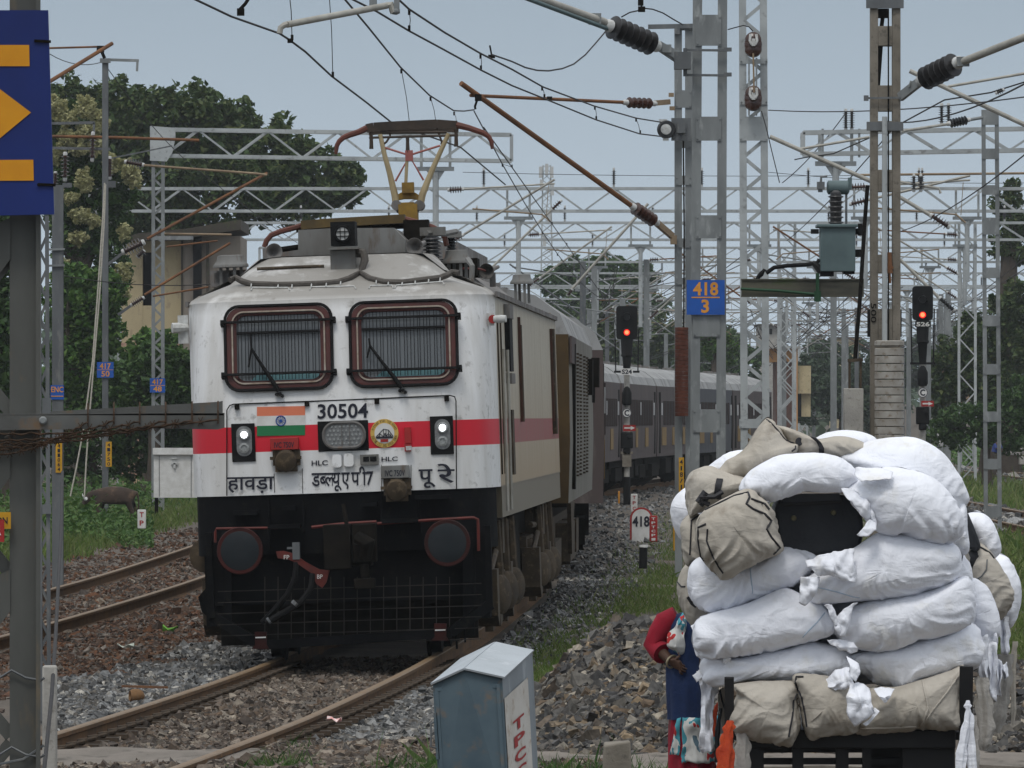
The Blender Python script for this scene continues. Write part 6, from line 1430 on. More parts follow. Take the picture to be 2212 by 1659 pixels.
# arm with barbed wire
at_ = thing("spiked_arm", "grey steel arm strung with rusty barbed wire, pointing at the locomotive", "anti-climb arm", P(90, 910, D - .08)); mb = MB()
mb.prism([P(u, v, D - .12) for u, v in ((-60, 897), (485, 892), (485, 924), (470, 928), (330, 925), (-60, 930))], (0, .008, 0)); mb.prism([P(u, v, D - .06) for u, v in ((108, 889), (470, 868), (481, 866), (481, 893), (108, 893))], (0, .008, 0))
mb.span(P(-60, 897, D - .12), P(485, 893, D - .02)); ab = mb.build("arm", M['arm'], at_)
mb = MB(); mb.lathe(P(93, 908, D - .125), (0, -1, 0), [(0, .018), (.012, .018), (.018, .012)], 10); mb.each("bolt", M['galv'], ab)
ends = [(471, 907, 938), (415, 908, 950), (358, 909, 958), (302, 909, 975), (246, 909, 968), (190, 912, 985)]; r_ = random.Random(3)
for i, (u, v, ve) in enumerate(ends):
    pts = []; n = 26
    for j in range(n + 1):
        k = j / n; pts.append(P(lerp(u, -30, k), lerp(v, ve, k) + 22 * math.sin(math.pi * k) * (.4 + .2 * (i % 3)) + r_.uniform(-2.0, 2.0), D - .13 - .01 * (j % 2)))
    mb = MB(); mb.tube(pts, .0040, 5)
    mb.tube([p + V(0, -.004, .004 * (1 if q % 2 else -1)) for q, p in enumerate(pts)], .003, 4)
    for j in range(2, n, 3): mb.beam(pts[j] + V(-.01, 0, -.02), pts[j] + V(.012, 0, .022), .004, .004); mb.beam(pts[j] + V(.012, 0, -.016), pts[j] + V(-.008, 0, .018), .004, .004)
    mb.tube([P(u, v - 40, D - .07), P(u, v - 20, D - .125), P(u, v, D - .13), P(u, v + 8, D - .13)], .004, 5)
    mb.build("barbed_strand", M['barb'], at_)
for (u0, v0, u1, v1, m, tx, mt, lab) in ((-60, 1106, 25, 1142, 'yellow', "CAUTION", 'ink', "small yellow caution plate low on the broad mast"), (-70, 1122, 12, 1170, 'redpaint', "DANGER", 'white', "small red danger plate overlapping the yellow one")):
    t = thing("warning_plate", lab, "warning sign", P(0, v1, D - .05)); o = -.05 if m == 'yellow' else -.09; plate_sign(t, D, u0, v0, u1, v1, m, [(tx, .08, .92, .3, .7)], mt, off=o, name="plate")
# slim lattice and white post right behind the broad mast
D = 62; t = thing("lattice_mast", "narrow pale lattice mast peeping out from behind the broad steel mast", "mast", G(98, D, 0)); g = down(0, -.1, D)
legs_obj(t, D, [(84, 88), (101, 106)], 466, g, .03, .03, 'galv_d'); mb = MB(); v = 470; k = 1
while v < g: mb.beam(P(86 if k > 0 else 103, v, D + .01), P(103 if k > 0 else 86, v + 36, D + .01), .022, .01, 0, (0, 1, 0)); v += 36; k = -k
mb.build("lacing", M['galv_d'], t)
mb = MB(); a = P(92, 1110, D); b = P(111, 1090, D); mb.span((a.x, D - .05, a.z), (b.x, D - .02, b.z)); a = P(92, 910, D); b = P(111, 860, D); mb.span((a.x, D - .05, a.z), (b.x, D - .02, b.z)); mb.each("small_plate", M['galv_d'], t)
post("fence_post", "pale concrete post half hidden by the broad steel mast", 46, 91, 1438, 122, 1760, 'conc_l', cat="post", d=.1)
t = thing("down_pipe", "thin dark cable running down from the yellow plate mast past the concrete post", "cable", P(132, 1050, 60)); tube_obj("cable", [P(135, 1020, 60), P(132, 1150, 56), P(127, 1245, 52), P(120, 1380, 48), P(112, 1500, 45), P(98, 1640, 43), P(90, 1720, 42)], .012, 'wire', t, 7)
# ================================================================== the loaded cart
def cloth_mat(name, c1, c2, c3, sc, bump, stain=None):
    m = mat(name, c1, c2, sc, .92, 0, .35, .7, spec=.12, c3=c3, s3=sc * 2.4); t = m.node_tree; n = t.nodes; b = n["Principled BSDF"]
    tcn = n.new("ShaderNodeTexCoord"); prev = None
    for s, st, d, a in ((7, (1, .6, 2.2), 0.016, bump), (22, (1.6, 1, .8), .006, bump * .9), (260, (1, 1, 1), .0012, .35)):
        mp = n.new("ShaderNodeMapping"); mp.inputs["Scale"].default_value = st; mp.inputs["Rotation"].default_value = (0, R(25 if s == 7 else -40), 0); t.links.new(tcn.outputs["Object"], mp.inputs[0])
        x = n.new("ShaderNodeTexNoise"); x.inputs["Scale"].default_value = s; x.inputs["Detail"].default_value = 3; x.inputs["Distortion"].default_value = .8 if s < 100 else 0
        t.links.new(mp.outputs[0], x.inputs["Vector"]); bp = n.new("ShaderNodeBump"); bp.inputs["Strength"].default_value = a; bp.inputs["Distance"].default_value = d
        t.links.new(x.outputs["Fac"], bp.inputs["Height"])
        if prev: t.links.new(prev.outputs[0], bp.inputs["Normal"])
        prev = bp
    t.links.new(prev.outputs[0], b.inputs["Normal"]); return m
M['linen'] = cloth_mat("white_linen", (.83, .85, .91), (.77, .785, .83), (.72, .715, .70), 2.2, .8)
M['canvas'] = cloth_mat("beige_canvas", (.47, .435, .38), (.39, .355, .30), (.28, .245, .20), 2.6, .7)
M['bagblack'] = mat("black_nylon", (.014, .016, .020), (.026, .028, .032), 6, .6, bump=.3, bscale=30)
M['piping'] = mat("black_piping", (.018, .018, .022), None, rough=.6)
M['stitch'] = mat("faded_blue_stripe", (.42, .50, .60), None, rough=.9)
M['iron'] = mat("black_iron_frame", (.008, .008, .009), (.016, .015, .015), 5, .65)
M['orangecloth'] = mat("orange_cloth", (.55, .075, .02), (.38, .04, .015), 14, .9, bump=.5, bscale=40)
M['greycloth'] = mat("grey_hanging_cloth", (.42, .40, .37), (.28, .265, .24), 8, .95, bump=.5, bscale=30)
def Q1(x, y): return (1404.0 + .3652 * x, 891 + .3652 * y)
def Q5(x, y): return (1350.0 + .3896 * x, 1296 + .3896 * y)
def smooth_loop(pts, n):
    k = len(pts); out = []
    per = [math.dist(pts[i], pts[(i + 1) % k]) for i in range(k)]; tot = sum(per)
    for j in range(n):
        d = tot * j / n; i = 0
        while d > per[i]: d -= per[i]; i += 1
        t = d / per[i]; p0, p1, p2, p3 = pts[i - 1], pts[i], pts[(i + 1) % k], pts[(i + 2) % k]
        out.append(tuple(.5 * (2 * p1[a] + (p2[a] - p0[a]) * t + (2 * p0[a] - 5 * p1[a] + 4 * p2[a] - p3[a]) * t * t + (3 * p1[a] - p0[a] - 3 * p2[a] + p3[a]) * t**3) for a in (0, 1)))
    return out
def puff(outline, D, thick, seed, wr=1.0, front=None, n=132, rings=30, pw=.62, tilt=None, lump=1.0):
    """stuffed sack: the outline is its widest section, the cloth swells forwards and backwards from it"""
    lp_ = smooth_loop(outline, n); cu = sum(p[0] for p in lp_) / n; cv = sum(p[1] for p in lp_) / n
    base = [P(u, v, D) for u, v in lp_]; c = P(cu, cv, D); us = [p[0] for p in lp_]; vs_ = [p[1] for p in lp_]
    # long axis
    mx = np.array([[p.x - c.x, p.z - c.z] for p in base]); w, ev = np.linalg.eigh(mx.T @ mx); ax = ev[:, 1]; ax = ax if ax[0] > 0 else -ax; half = np.abs(mx @ ax).max()
    sv = Vector((seed * 3.17, seed * 1.73, seed * .91)); rows = []
    zlo = min(p.z for p in base); zhi = max(p.z for p in base)
    for side in (1, -1):
        for i in range(rings + 1):
            s = i / rings
            if side < 0: s = 1 - s
            if side < 0 and i == 0: continue
            rad = math.cos(s * math.pi / 2)**.9; dep = math.sin(s * math.pi / 2)**pw
            if side < 0 and s == 0: continue
            row = []
            for p in base:
                q = c + (p - c) * rad; q.y = D - side * thick * dep
                a = (q.x - c.x) * ax[0] + (q.z - c.z) * ax[1]; b_ = -(q.x - c.x) * ax[1] + (q.z - c.z) * ax[0]
                k = Vector((a * 2.6, q.y * 2.0, b_ * 2.6)) + sv
                d = lump * .030 * mnoise.noise(k)
                # creases run across the sack, strongest near the ends and along the underside
                hz = (q.z - zlo) / (zhi - zlo + 1e-6); e = min(1.0, (abs(a) / half)**2 * .8 + 1.3 * max(0, .55 - hz) + .16)
                wp = mnoise.noise(Vector((a * 4, b_ * 4, q.y * 4)) + sv); sg = 1 if a > 0 else -1; cr_ = (1 - abs(mnoise.noise(Vector((a * 11 + sg * b_ * 9 + wp * 2.2, b_ * 2.2 - a, q.y * 3)) + sv * 2)) * 2.6)
                c2 = 1 - abs(mnoise.noise(Vector((a * 19 - b_ * 5 + wp * 3, b_ * 5, q.y * 5)) + sv * 3)) * 2.6
                d += wr * (.020 * cr_ + .012 * c2) * e
                edge = 1 - s
                o = Vector((q.x - c.x, 0, q.z - c.z)); o = o.normalized() if o.length > 1e-5 else Vector((0, 0, 0))
                nn = (o * edge + Vector((0, -side, 0)) * s * 1.2)
                q = q + nn * d * (.35 + .65 * min(1, s * 3 + .25))
                row.append(q)
            rows.append(row)
    return rows
def sack(name, label, outline, D, thick, m, seed, cat="sack", group=None, wr=1.0, parts=(), **kw):
    mb = MB(); mb.sheet([r for r in puff(outline, D, thick, seed, wr, **kw)], 0, True)
    o = mb.build(name, M[m], None, angle=75); return tag(o, label, cat, group)
def flap(name, grid, D, m, parent, seed, amp=.012, res=8, thick=.003):
    """loose cloth: grid of (u, v, depth offset) rows, subdivided and crumpled"""
    nr, nc = len(grid), len(grid[0]); rows = []
    for i in range((nr - 1) * res + 1):
        a = i / res; i0 = min(nr - 2, int(a)); ta = a - i0; row = []
        for j in range((nc - 1) * res + 1):
            b = j / res; j0 = min(nc - 2, int(b)); tb = b - j0
            q = [lerp(lerp(grid[i0][j0][k], grid[i0][j0 + 1][k], tb), lerp(grid[i0 + 1][j0][k], grid[i0 + 1][j0 + 1][k], tb), ta) for k in range(3)]
            p = P(q[0], q[1], D + q[2]); kx = Vector((p.x * 16, p.z * 9, seed)); p.y += amp * 1.6 * (1 - 2 * abs(mnoise.noise(kx))) + amp * .8 * (1 - 2 * abs(mnoise.noise(kx * 2.3))); p.x += amp * 1.1 * mnoise.noise(kx * 1.7); p.z += amp * .9 * mnoise.noise(kx * 1.9 + Vector((5, 2, 1))); row.append(p)
        rows.append(row)
    mb = MB(); mb.sheet(rows); o = mb.build(name, M[m], parent, angle=80); s = o.modifiers.new("thick", 'SOLIDIFY'); s.thickness = thick; return o
def q1s(*a): return [Q1(*p) for p in a]
def q5s(*a): return [Q5(*p) for p in a]
GW, GB = "white cloth bundles stacked on the cart", "beige canvas bags on the cart"
def W(label, pts, D, th, seed, **kw): return sack("white_bundle", label, pts, D, th, 'linen', seed, "bundle", GW, **kw)
def B(label, pts, D, th, seed, **kw): return sack("canvas_bag", label, pts, D, th, 'canvas', seed, "bag", GB, **kw)
# bottom white layer, then upwards
a1 = W("white bundle lying on the beige bags, in the lowest white row, toward the woman", q1s((308, 1500), (330, 1450), (450, 1440), (600, 1420), (800, 1380), (920, 1345), (1060, 1370), (1180, 1430), (1212, 1480), (1150, 1540), (1000, 1580), (870, 1600), (700, 1600), (540, 1590), (430, 1618), (370, 1610), (320, 1570)), 41.75, .30, 1)
a2 = W("white bundle lying on the beige bags, in the lowest white row, away from the woman", q1s((1185, 1440), (1300, 1400), (1500, 1355), (1700, 1305), (1850, 1245), (1910, 1250), (1955, 1310), (1975, 1420), (1950, 1490), (1860, 1520), (1700, 1580), (1560, 1620), (1450, 1660), (1370, 1625), (1280, 1560), (1205, 1500)), 41.75, .30, 2)
b1 = W("white bundle with a yellow stain, second row up beside the woman's shawl", q1s((272, 1300), (300, 1220), (400, 1175), (550, 1125), (700, 1065), (800, 1035), (900, 1080), (1010, 1125), (1070, 1200), (1090, 1290), (1000, 1340), (850, 1375), (700, 1410), (550, 1430), (400, 1450), (315, 1425), (278, 1370)), 41.65, .31, 3)
b2 = W("white bundle second row up, on the side of the hanging white strips", q1s((1075, 1260), (1150, 1180), (1250, 1125), (1400, 1085), (1600, 1055), (1750, 1010), (1860, 975), (1900, 1050), (1910, 1130), (1885, 1230), (1800, 1285), (1600, 1340), (1400, 1395), (1250, 1400), (1140, 1365)), 41.65, .31, 4)
c1 = W("white bundle with a blue seam, pressed under the big beige bag", q1s((226, 960), (255, 880), (330, 850), (450, 900), (560, 880), (700, 830), (800, 785), (900, 805), (970, 850), (940, 930), (890, 990), (820, 1030), (650, 1100), (480, 1170), (420, 1185), (320, 1160), (245, 1085)), 41.8, .32, 5)
c2 = W("plump white bundle directly below the black suitcase, with a knotted end", q1s((900, 1010), (1000, 930), (1100, 860), (1220, 795), (1340, 720), (1450, 700), (1600, 725), (1760, 760), (1825, 815), (1838, 880), (1795, 970), (1700, 1035), (1500, 1085), (1250, 1110), (1100, 1130), (960, 1130), (910, 1080)), 41.6, .32, 6)
d2 = W("large white bundle with a torn tied neck, beside the black suitcase", q1s((1150, 470), (1215, 410), (1330, 345), (1450, 332), (1600, 362), (1700, 412), (1800, 515), (1845, 620), (1838, 710), (1760, 772), (1650, 772), (1500, 732), (1400, 722), (1330, 690), (1290, 640), (1220, 560)), 41.55, .32, 7)
e1 = W("smooth white bundle roofing over the black suitcase", q1s((546, 440), (600, 355), (700, 285), (800, 245), (950, 232), (1080, 255), (1170, 305), (1220, 380), (1195, 435), (1130, 465), (1000, 472), (880, 476), (790, 508), (740, 526), (660, 505), (575, 478)), 41.55, .28, 8)
e2 = W("biggest smooth white bundle, crowning the load", q1s((1110, 265), (1200, 222), (1300, 172), (1430, 150), (1550, 146), (1650, 180), (1745, 250), (1805, 340), (1855, 430), (1872, 520), (1800, 590), (1600, 540), (1400, 450), (1200, 350)), 42.15, .36, 9, wr=.6)
f1 = W("white bundle peeping out behind the top canvas sack", q1s((980, 165), (1050, 126), (1150, 115), (1250, 121), (1330, 160), (1330, 230), (1100, 240), (1000, 215)), 42.7, .25, 10, wr=.5)
f2 = W("white bundle glimpsed between the peaked sack and rolled canvas", q1s((335, 340), (430, 262), (520, 234), (620, 240), (640, 320), (480, 380), (400, 370)), 42.4, .22, 11, wr=.5)
g1 = W("round white bundle bulging out beyond the rolled canvas bag", q1s((125, 580), (150, 505), (215, 450), (300, 440), (330, 600), (260, 740), (195, 745), (150, 680)), 42.6, .26, 12, wr=.5)
h1 = W("white bundle tucked upright behind the one with a torn neck", q1s((1790, 560), (1858, 535), (1888, 690), (1888, 820), (1830, 850), (1740, 790), (1700, 680)), 42.1, .25, 13, wr=.6)
s1 = W("white bundle on the far side, divided by a black strap from the rest", q1s((1875, 610), (1960, 595), (2032, 655), (2068, 760), (2052, 850), (1990, 885), (1920, 800), (1870, 700)), 43.3, .25, 14)
s3 = W("outermost white bundle, past the side beige bag", q1s((2030, 860), (2110, 865), (2172, 955), (2194, 1050), (2170, 1170), (2120, 1260), (2040, 1200), (2010, 1000)), 43.9, .25, 15)
s4 = W("slanting white bundle below the side beige bag", q1s((1880, 1000), (1980, 1030), (2050, 1170), (2062, 1310), (2000, 1370), (1900, 1270), (1850, 1120)), 42.5, .22, 16)
for i, (pts, lab) in enumerate((([(300, 850), (800, 800), (1300, 820), (1800, 800), (1850, 1050), (1300, 1120), (700, 1120), (320, 1080)], "white bundle in the dim core of the load, seen in gaps under the suitcase"), ([(330, 1120), (900, 1050), (1500, 1050), (1880, 1060), (1850, 1300), (1200, 1420), (600, 1400), (330, 1380)], "white bundle in the dim core of the load, seen between the middle rows"), ([(380, 1400), (900, 1340), (1500, 1330), (1900, 1300), (1900, 1520), (1200, 1600), (600, 1590), (380, 1560)], "white bundle in the dim core of the load, just over the canvas bags"))): W(lab, q1s(*pts), 42.45, .5, 40 + i)
# canvas bags
k1 = B("beige canvas bag hanging lowest over the dark crossbar, above the orange cloth", q5s((600, 470), (700, 450), (930, 445), (965, 500), (955, 570), (960, 700), (920, 792), (800, 772), (680, 742), (588, 690), (596, 600), (630, 530)), 41.45, .24, 21, wr=1.3)
k2 = B("beige canvas bag with dark stains, in the middle of the bottom row", q5s((940, 432), (1000, 415), (1150, 435), (1250, 475), (1290, 560), (1285, 650), (1255, 725), (1100, 742), (1040, 758), (1005, 720), (980, 600), (955, 500)), 41.45, .24, 22, wr=1.3)
k3 = B("long beige canvas bag with a seam strap, at the end of the bottom row", q5s((1255, 650), (1330, 510), (1400, 480), (1500, 480), (1650, 440), (1790, 395), (1885, 365), (1895, 500), (1885, 700), (1700, 722), (1500, 728), (1330, 740), (1275, 725)), 41.5, .26, 23, wr=1.2)
k4 = B("big boxy beige canvas bag with black piping beside the suitcase", q1s((282, 650), (320, 590), (400, 535), (500, 485), (585, 462), (640, 500), (700, 555), (745, 640), (768, 740), (786, 812), (720, 856), (600, 905), (450, 976), (395, 955), (330, 900), (292, 840), (278, 740)), 41.4, .26, 24, wr=1.2)
k5 = B("sagging canvas end flap squeezed behind the big boxy bag", q1s((186, 670), (240, 615), (310, 640), (340, 760), (310, 850), (240, 895), (200, 850), (190, 760)), 41.95, .2, 25)
k6 = B("rolled beige canvas bag with a black strap and black knot", q1s((222, 420), (255, 358), (340, 326), (430, 355), (540, 385), (605, 395), (600, 450), (520, 490), (420, 530), (330, 560), (240, 600), (222, 510)), 41.9, .24, 26, wr=1.4)
k7 = B("peaked beige canvas sack pointing up at the very top of the load", q1s((395, 385), (440, 295), (520, 250), (575, 195), (625, 110), (680, 40), (712, 42), (755, 88), (815, 175), (870, 195), (850, 250), (740, 305), (640, 350), (520, 400)), 42.0, .22, 27, wr=1.1)
k8 = B("flattened beige canvas sack with a hole and black strap, on top", q1s((735, 78), (800, 84), (900, 120), (990, 160), (1100, 142), (1200, 156), (1298, 208), (1270, 235), (1150, 262), (1050, 262), (950, 262), (860, 260), (810, 190), (770, 130)), 42.1, .2, 28)
k9 = B("beige canvas bag above the woman's shoulder, low on the load", q1s((158, 1010), (195, 915), (260, 880), (320, 980), (350, 1150), (320, 1235), (262, 1260), (195, 1185), (160, 1085)), 42.3, .22, 29)
k10 = B("beige canvas bag with a grey seam, on the far side of the load", q1s((1870, 800), (1960, 785), (2055, 880), (2124, 1000), (2146, 1100), (2105, 1185), (2050, 1220), (1950, 1120), (1895, 1000), (1870, 900)), 43.0, .24, 30, wr=1.2)
def onbag(name, pts, D, r, m, parent):
    return tube_obj(name, [P(*p, D) for p in pts], r, m, parent, 6)
def front_y(o, u, v):
    """depth of the sack's front where the ray at u, v meets it"""
    dg = bpy.context.evaluated_depsgraph_get(); dirv = (P(u, v, 50) - Vector((0, 0, HC))).normalized()
    hit, loc, n_, i_ = o.ray_cast(Vector((0, 0, HC)), dirv); return loc.y if hit else None
bpy.context.view_layer.update()
def drape(name, o, pts, r, m, lift=.004):
    """cord or seam lying on the sack's surface"""
    out = []; last = None
    for a, b in zip(pts, pts[1:]):
        k = max(2, int(math.dist(a, b) / 6))
        for i in range(k):
            u, v = lerp(a[0], b[0], i / k), lerp(a[1], b[1], i / k); y = front_y(o, u, v)
            if y is None:
                if last is None: continue
                y = last
            last = y; out.append(P(u, v, y - lift))
    if len(out) > 2: return tube_obj(name, out, r, m, o, 6)
def band(name, o, c0, c1, m, lift=.004):
    """strap lying on the sack between two edge lines"""
    rows = []
    for a, b in zip(c0, c1):
        row = []
        for i in range(6):
            u, v = lerp(a[0], b[0], i / 5), lerp(a[1], b[1], i / 5); y = front_y(o, u, v)
            if y is None: y = row[-1].y if row else (rows[-1][i].y if rows else 41.9)
            row.append(P(u, v, y - lift))
        rows.append(row)
    mb = MB(); mb.sheet(rows); q = mb.build(name, M[m], o, angle=80); s = q.modifiers.new("thick", 'SOLIDIFY'); s.thickness = .006; return q
drape("piping", k4, q1s((290, 600), (330, 575), (420, 530), (500, 492), (580, 472), (590, 500), (570, 540), (610, 570), (680, 600), (720, 640), (690, 690), (720, 740), (770, 800), (720, 850)), .006, 'piping')
drape("piping", k4, q1s((330, 660), (285, 680), (285, 760), (300, 850), (330, 890)), .006, 'piping'); drape("piping", k4, q1s((340, 690), (335, 760), (370, 850), (410, 920), (445, 968)), .005, 'piping')
drape("seam", k4, q1s((600, 510), (680, 540), (720, 590)), .006, 'piping')
drape("piping", k7, q1s((690, 42), (715, 60), (760, 110), (800, 160), (830, 175), (862, 185), (860, 215), (820, 242)), .0045, 'piping')
band("strap", k8, q1s((950, 140), (985, 170), (1000, 205), (1002, 238)), q1s((985, 150), (1015, 180), (1030, 210), (1030, 240)), 'piping')
y = front_y(k8, *Q1(884, 172)); mb = MB(); mb.lathe(P(*Q1(884, 172), (y or 41.9) - .002), (0, -1, 0), [(0, .022), (.003, .020)], 14); mb.build("eyelet", M['piping'], k8)
band("strap", k6, q1s((395, 392), (385, 430), (380, 470), (392, 510)), q1s((432, 395), (425, 430), (415, 470), (425, 510)), 'piping')
mb = MB()
for pts in (((280, 530), (320, 470), (350, 490), (300, 550)), ((330, 480), (300, 520), (350, 545)), ((290, 500), (380, 500), (430, 470))): mb.tube([P(*Q1(*p), 41.62 + .01 * i) for i, p in enumerate(pts)], .014, 6)
mb.build("strap_knot", M['piping'], k6)
drape("piping", k5, q1s((300, 600), (245, 640), (240, 760), (235, 860)), .005, 'piping'); drape("piping", k9, q1s((165, 1005), (185, 1030), (230, 1030)), .005, 'piping'); 
mb = MB(); mb.tube([P(*Q1(x, y_), 42.06) for x, y_ in ((225, 1090), (250, 1130), (275, 1148))], .012, 6); mb.build("strap", M['piping'], k9)
drape("piping", k10, q1s((1995, 870), (1990, 930), (1960, 970), (1905, 1005)), .004, 'galv_d'); drape("piping", k10, q1s((1900, 775), (1960, 800), (2010, 830), (2050, 880)), .006, 'piping'); band("strap", k10, q1s((1885, 830), (1900, 860), (1890, 910)), q1s((1930, 800), (1945, 850), (1905, 920)), 'piping')
drape("piping", k1, q5s((955, 520), (935, 560), (930, 640), (915, 720), (905, 780)), .005, 'piping'); drape("piping", k2, q5s((990, 425), (950, 425), (945, 460), (980, 540), (1000, 640), (1010, 720)), .006, 'piping')
drape("seam", k3, q5s((1650, 450), (1670, 540), (1680, 600), (1655, 680), (1630, 715)), .006, 'canvas'); drape("seam", k3, q5s((1870, 390), (1780, 520), (1700, 620), (1650, 700)), .005, 'canvas'); drape("seam", k3, q5s((1290, 715), (1500, 708), (1640, 700)), .005, 'canvas')
drape("seam_stripe", c1, q1s((592, 905), (598, 980), (606, 1050), (605, 1092)), .0035, 'stitch', .001); drape("seam_stripe", c2, q1s((995, 1035), (1100, 1060), (1200, 1090), (1260, 1100)), .0035, 'stitch', .001); drape("seam_stripe", b1, q1s((1035, 1185), (990, 1240), (930, 1300), (890, 1345)), .0035, 'stitch', .001)
# loose cloth ends
def f1_(name, D, pts, par, seed, amp=.010, res=8, m='linen', conv=Q1): return flap(name, [[(*conv(x, y_), d) for x, y_, d in r] for r in pts], D, m, par, seed, amp, res)
f1_("cloth_end", 41.2, [[(1215, 370, .1), (1225, 330, .12), (1360, 325, .12)], [(1235, 395, 0), (1330, 370, .02), (1440, 350, .05)], [(1250, 410, -.02), (1340, 405, -.02), (1435, 392, .0)]], d2, 1)
f1_("cloth_end", 41.25, [[(1135, 455, .05), (1170, 450, .05), (1230, 470, .02)], [(1180, 520, 0), (1230, 520, 0), (1290, 530, 0)], [(1240, 590, 0), (1290, 590, -.02), (1330, 600, 0)], [(1300, 640, .02), (1330, 640, 0), (1350, 660, .02)]], d2, 2, .014)
f1_("cloth_end", 41.2, [[(1300, 635, .05), (1345, 660, .05)], [(1255, 690, 0), (1335, 695, 0)], [(1222, 722, .0), (1280, 742, 0)]], d2, 3)
f1_("cloth_end", 41.22, [[(925, 880, .06), (1020, 850, .03), (1130, 820, .02), (1210, 795, .05)], [(940, 920, .0), (1030, 890, -.02), (1110, 870, -.02), (1200, 880, .0)], [(990, 960, .0), (1080, 950, -.03), (1150, 960, -.03), (1225, 960, 0)], [(1090, 975, .02), (1140, 990, -.02), (1180, 1000, -.02), (1222, 1012, .0)]], c2, 4, .016)
f1_("cloth_end", 41.22, [[(885, 975, .03), (940, 970, .0), (1000, 975, .03)], [(890, 1050, 0), (940, 1055, -.02), (985, 1050, .0)], [(895, 1130, .02), (925, 1150, .0), (960, 1110, .02)]], c2, 5, .014)
f1_("cloth_end", 41.25, [[(1030, 1140, .02), (1080, 1135, .0)], [(1065, 1200, 0), (1110, 1195, 0)], [(1095, 1260, .02), (1130, 1250, .02)]], b1, 6)
f1_("cloth_end", 41.25, [[(1080, 1230, .03), (1150, 1170, .0), (1220, 1120, .03)], [(1090, 1280, 0), (1150, 1230, -.03), (1200, 1180, .0)], [(1110, 1310, .03), (1160, 1320, .0), (1170, 1260, .03)]], b2, 7, .016)
f1_("cloth_end", 41.3, [[(1045, 1350, .03), (1130, 1340, .0), (1200, 1370, .02)], [(1090, 1390, 0), (1150, 1390, -.02), (1230, 1400, 0)], [(1165, 1415, .02), (1190, 1425, .0), (1225, 1420, .02)]], b2, 8, .014)
f1_("cloth_end", 41.1, [[(1165, 1440, .05), (1230, 1490, .03)], [(1180, 1500, 0), (1240, 1530, 0)], [(1190, 1570, .0), (1215, 1590, 0)]], a2, 9)
f1_("cloth_end", 41.2, [[(1020, 1590, .1), (1100, 1530, .05), (1190, 1510, .05)], [(1070, 1625, 0), (1130, 1590, -.03), (1195, 1575, 0)], [(1110, 1645, .0), (1150, 1640, -.02), (1200, 1610, 0)]], a1, 10, .016)
f1_("cloth_end", 41.05, [[(1250, 470, .12), (1300, 460, .08), (1350, 490, .1)], [(1235, 540, .0), (1300, 550, -.04), (1370, 550, .02)], [(1235, 620, .0), (1310, 600, -.03), (1385, 600, .0)], [(1275, 705, .02), (1330, 660, .0), (1395, 625, .02)]], a2, 11, .012, 8, 'linen', Q5)
f1_("cloth_end", 41.08, [[(1320, 690, .03), (1365, 650, .02), (1385, 600, .03)], [(1335, 698, .02), (1380, 660, .01), (1412, 620, .02)]], a2, 12, .006, 8, 'linen', Q5)
f1_("cloth_end", 41.1, [[(1375, 490, .12), (1430, 490, .1), (1492, 492, .12)], [(1410, 540, 0), (1440, 540, -.02), (1475, 530, 0)], [(1435, 568, 0), (1450, 566, 0), (1460, 555, 0)]], a2, 13, .01, 8, 'linen', Q5)
f1_("cloth_end", 41.5, [[(420, 1440, 0), (470, 1425, 0)], [(430, 1470, -.02), (480, 1450, -.02)], [(440, 1485, 0), (465, 1482, 0)]], b1, 14)
f1_("cloth_end", 41.7, [[(262, 1380, .05), (300, 1400, .0)], [(275, 1440, 0), (330, 1440, 0)], [(300, 1460, .02), (340, 1462, .02)]], b1, 15); f1_("cloth_end", 41.75, [[(245, 1260, 0), (275, 1240, 0)], [(262, 1310, -.02), (285, 1300, -.02)], [(272, 1340, 0), (285, 1340, 0)]], b1, 16)
f1_("cloth_end", 41.7, [[(255, 1555, .0), (300, 1525, .0), (340, 1560, 0)], [(275, 1600, 0), (310, 1575, -.02), (350, 1600, 0)]], a1, 17)
for i, (x0, x1, y0, y1, d) in enumerate(((1965, 2010, 190, 520, 42.0), (2005, 2058, 240, 545, 42.1), (2045, 2085, 330, 530, 42.4), (1990, 2060, 130, 300, 42.3), (2080, 2130, 90, 300, 42.9), (2085, 2120, 345, 440, 42.8))):
    t = f1_("hanging_cloth", d, [[(lerp(x0, x1, k), y0 + 8 * math.sin(k * 5 + i), .02 * math.sin(k * 9)) for k in (0, .33, .66, 1)], [(lerp(x0 - 4, x1 + 6, k), (y0 + y1) / 2, .05 * math.sin(k * 9 + i)) for k in (0, .33, .66, 1)], [(lerp(x0 + 8, x1, k), y1 + 12 * math.sin(k * 7 + i), .03 * math.sin(k * 9)) for k in (0, .33, .66, 1)]], None, 30 + i, .014, 7, 'linen', Q5)
    tag(t, "white cloth strip hanging down at the load's far side, beside the cart post", "cloth", "white strips hanging at the side of the cart")
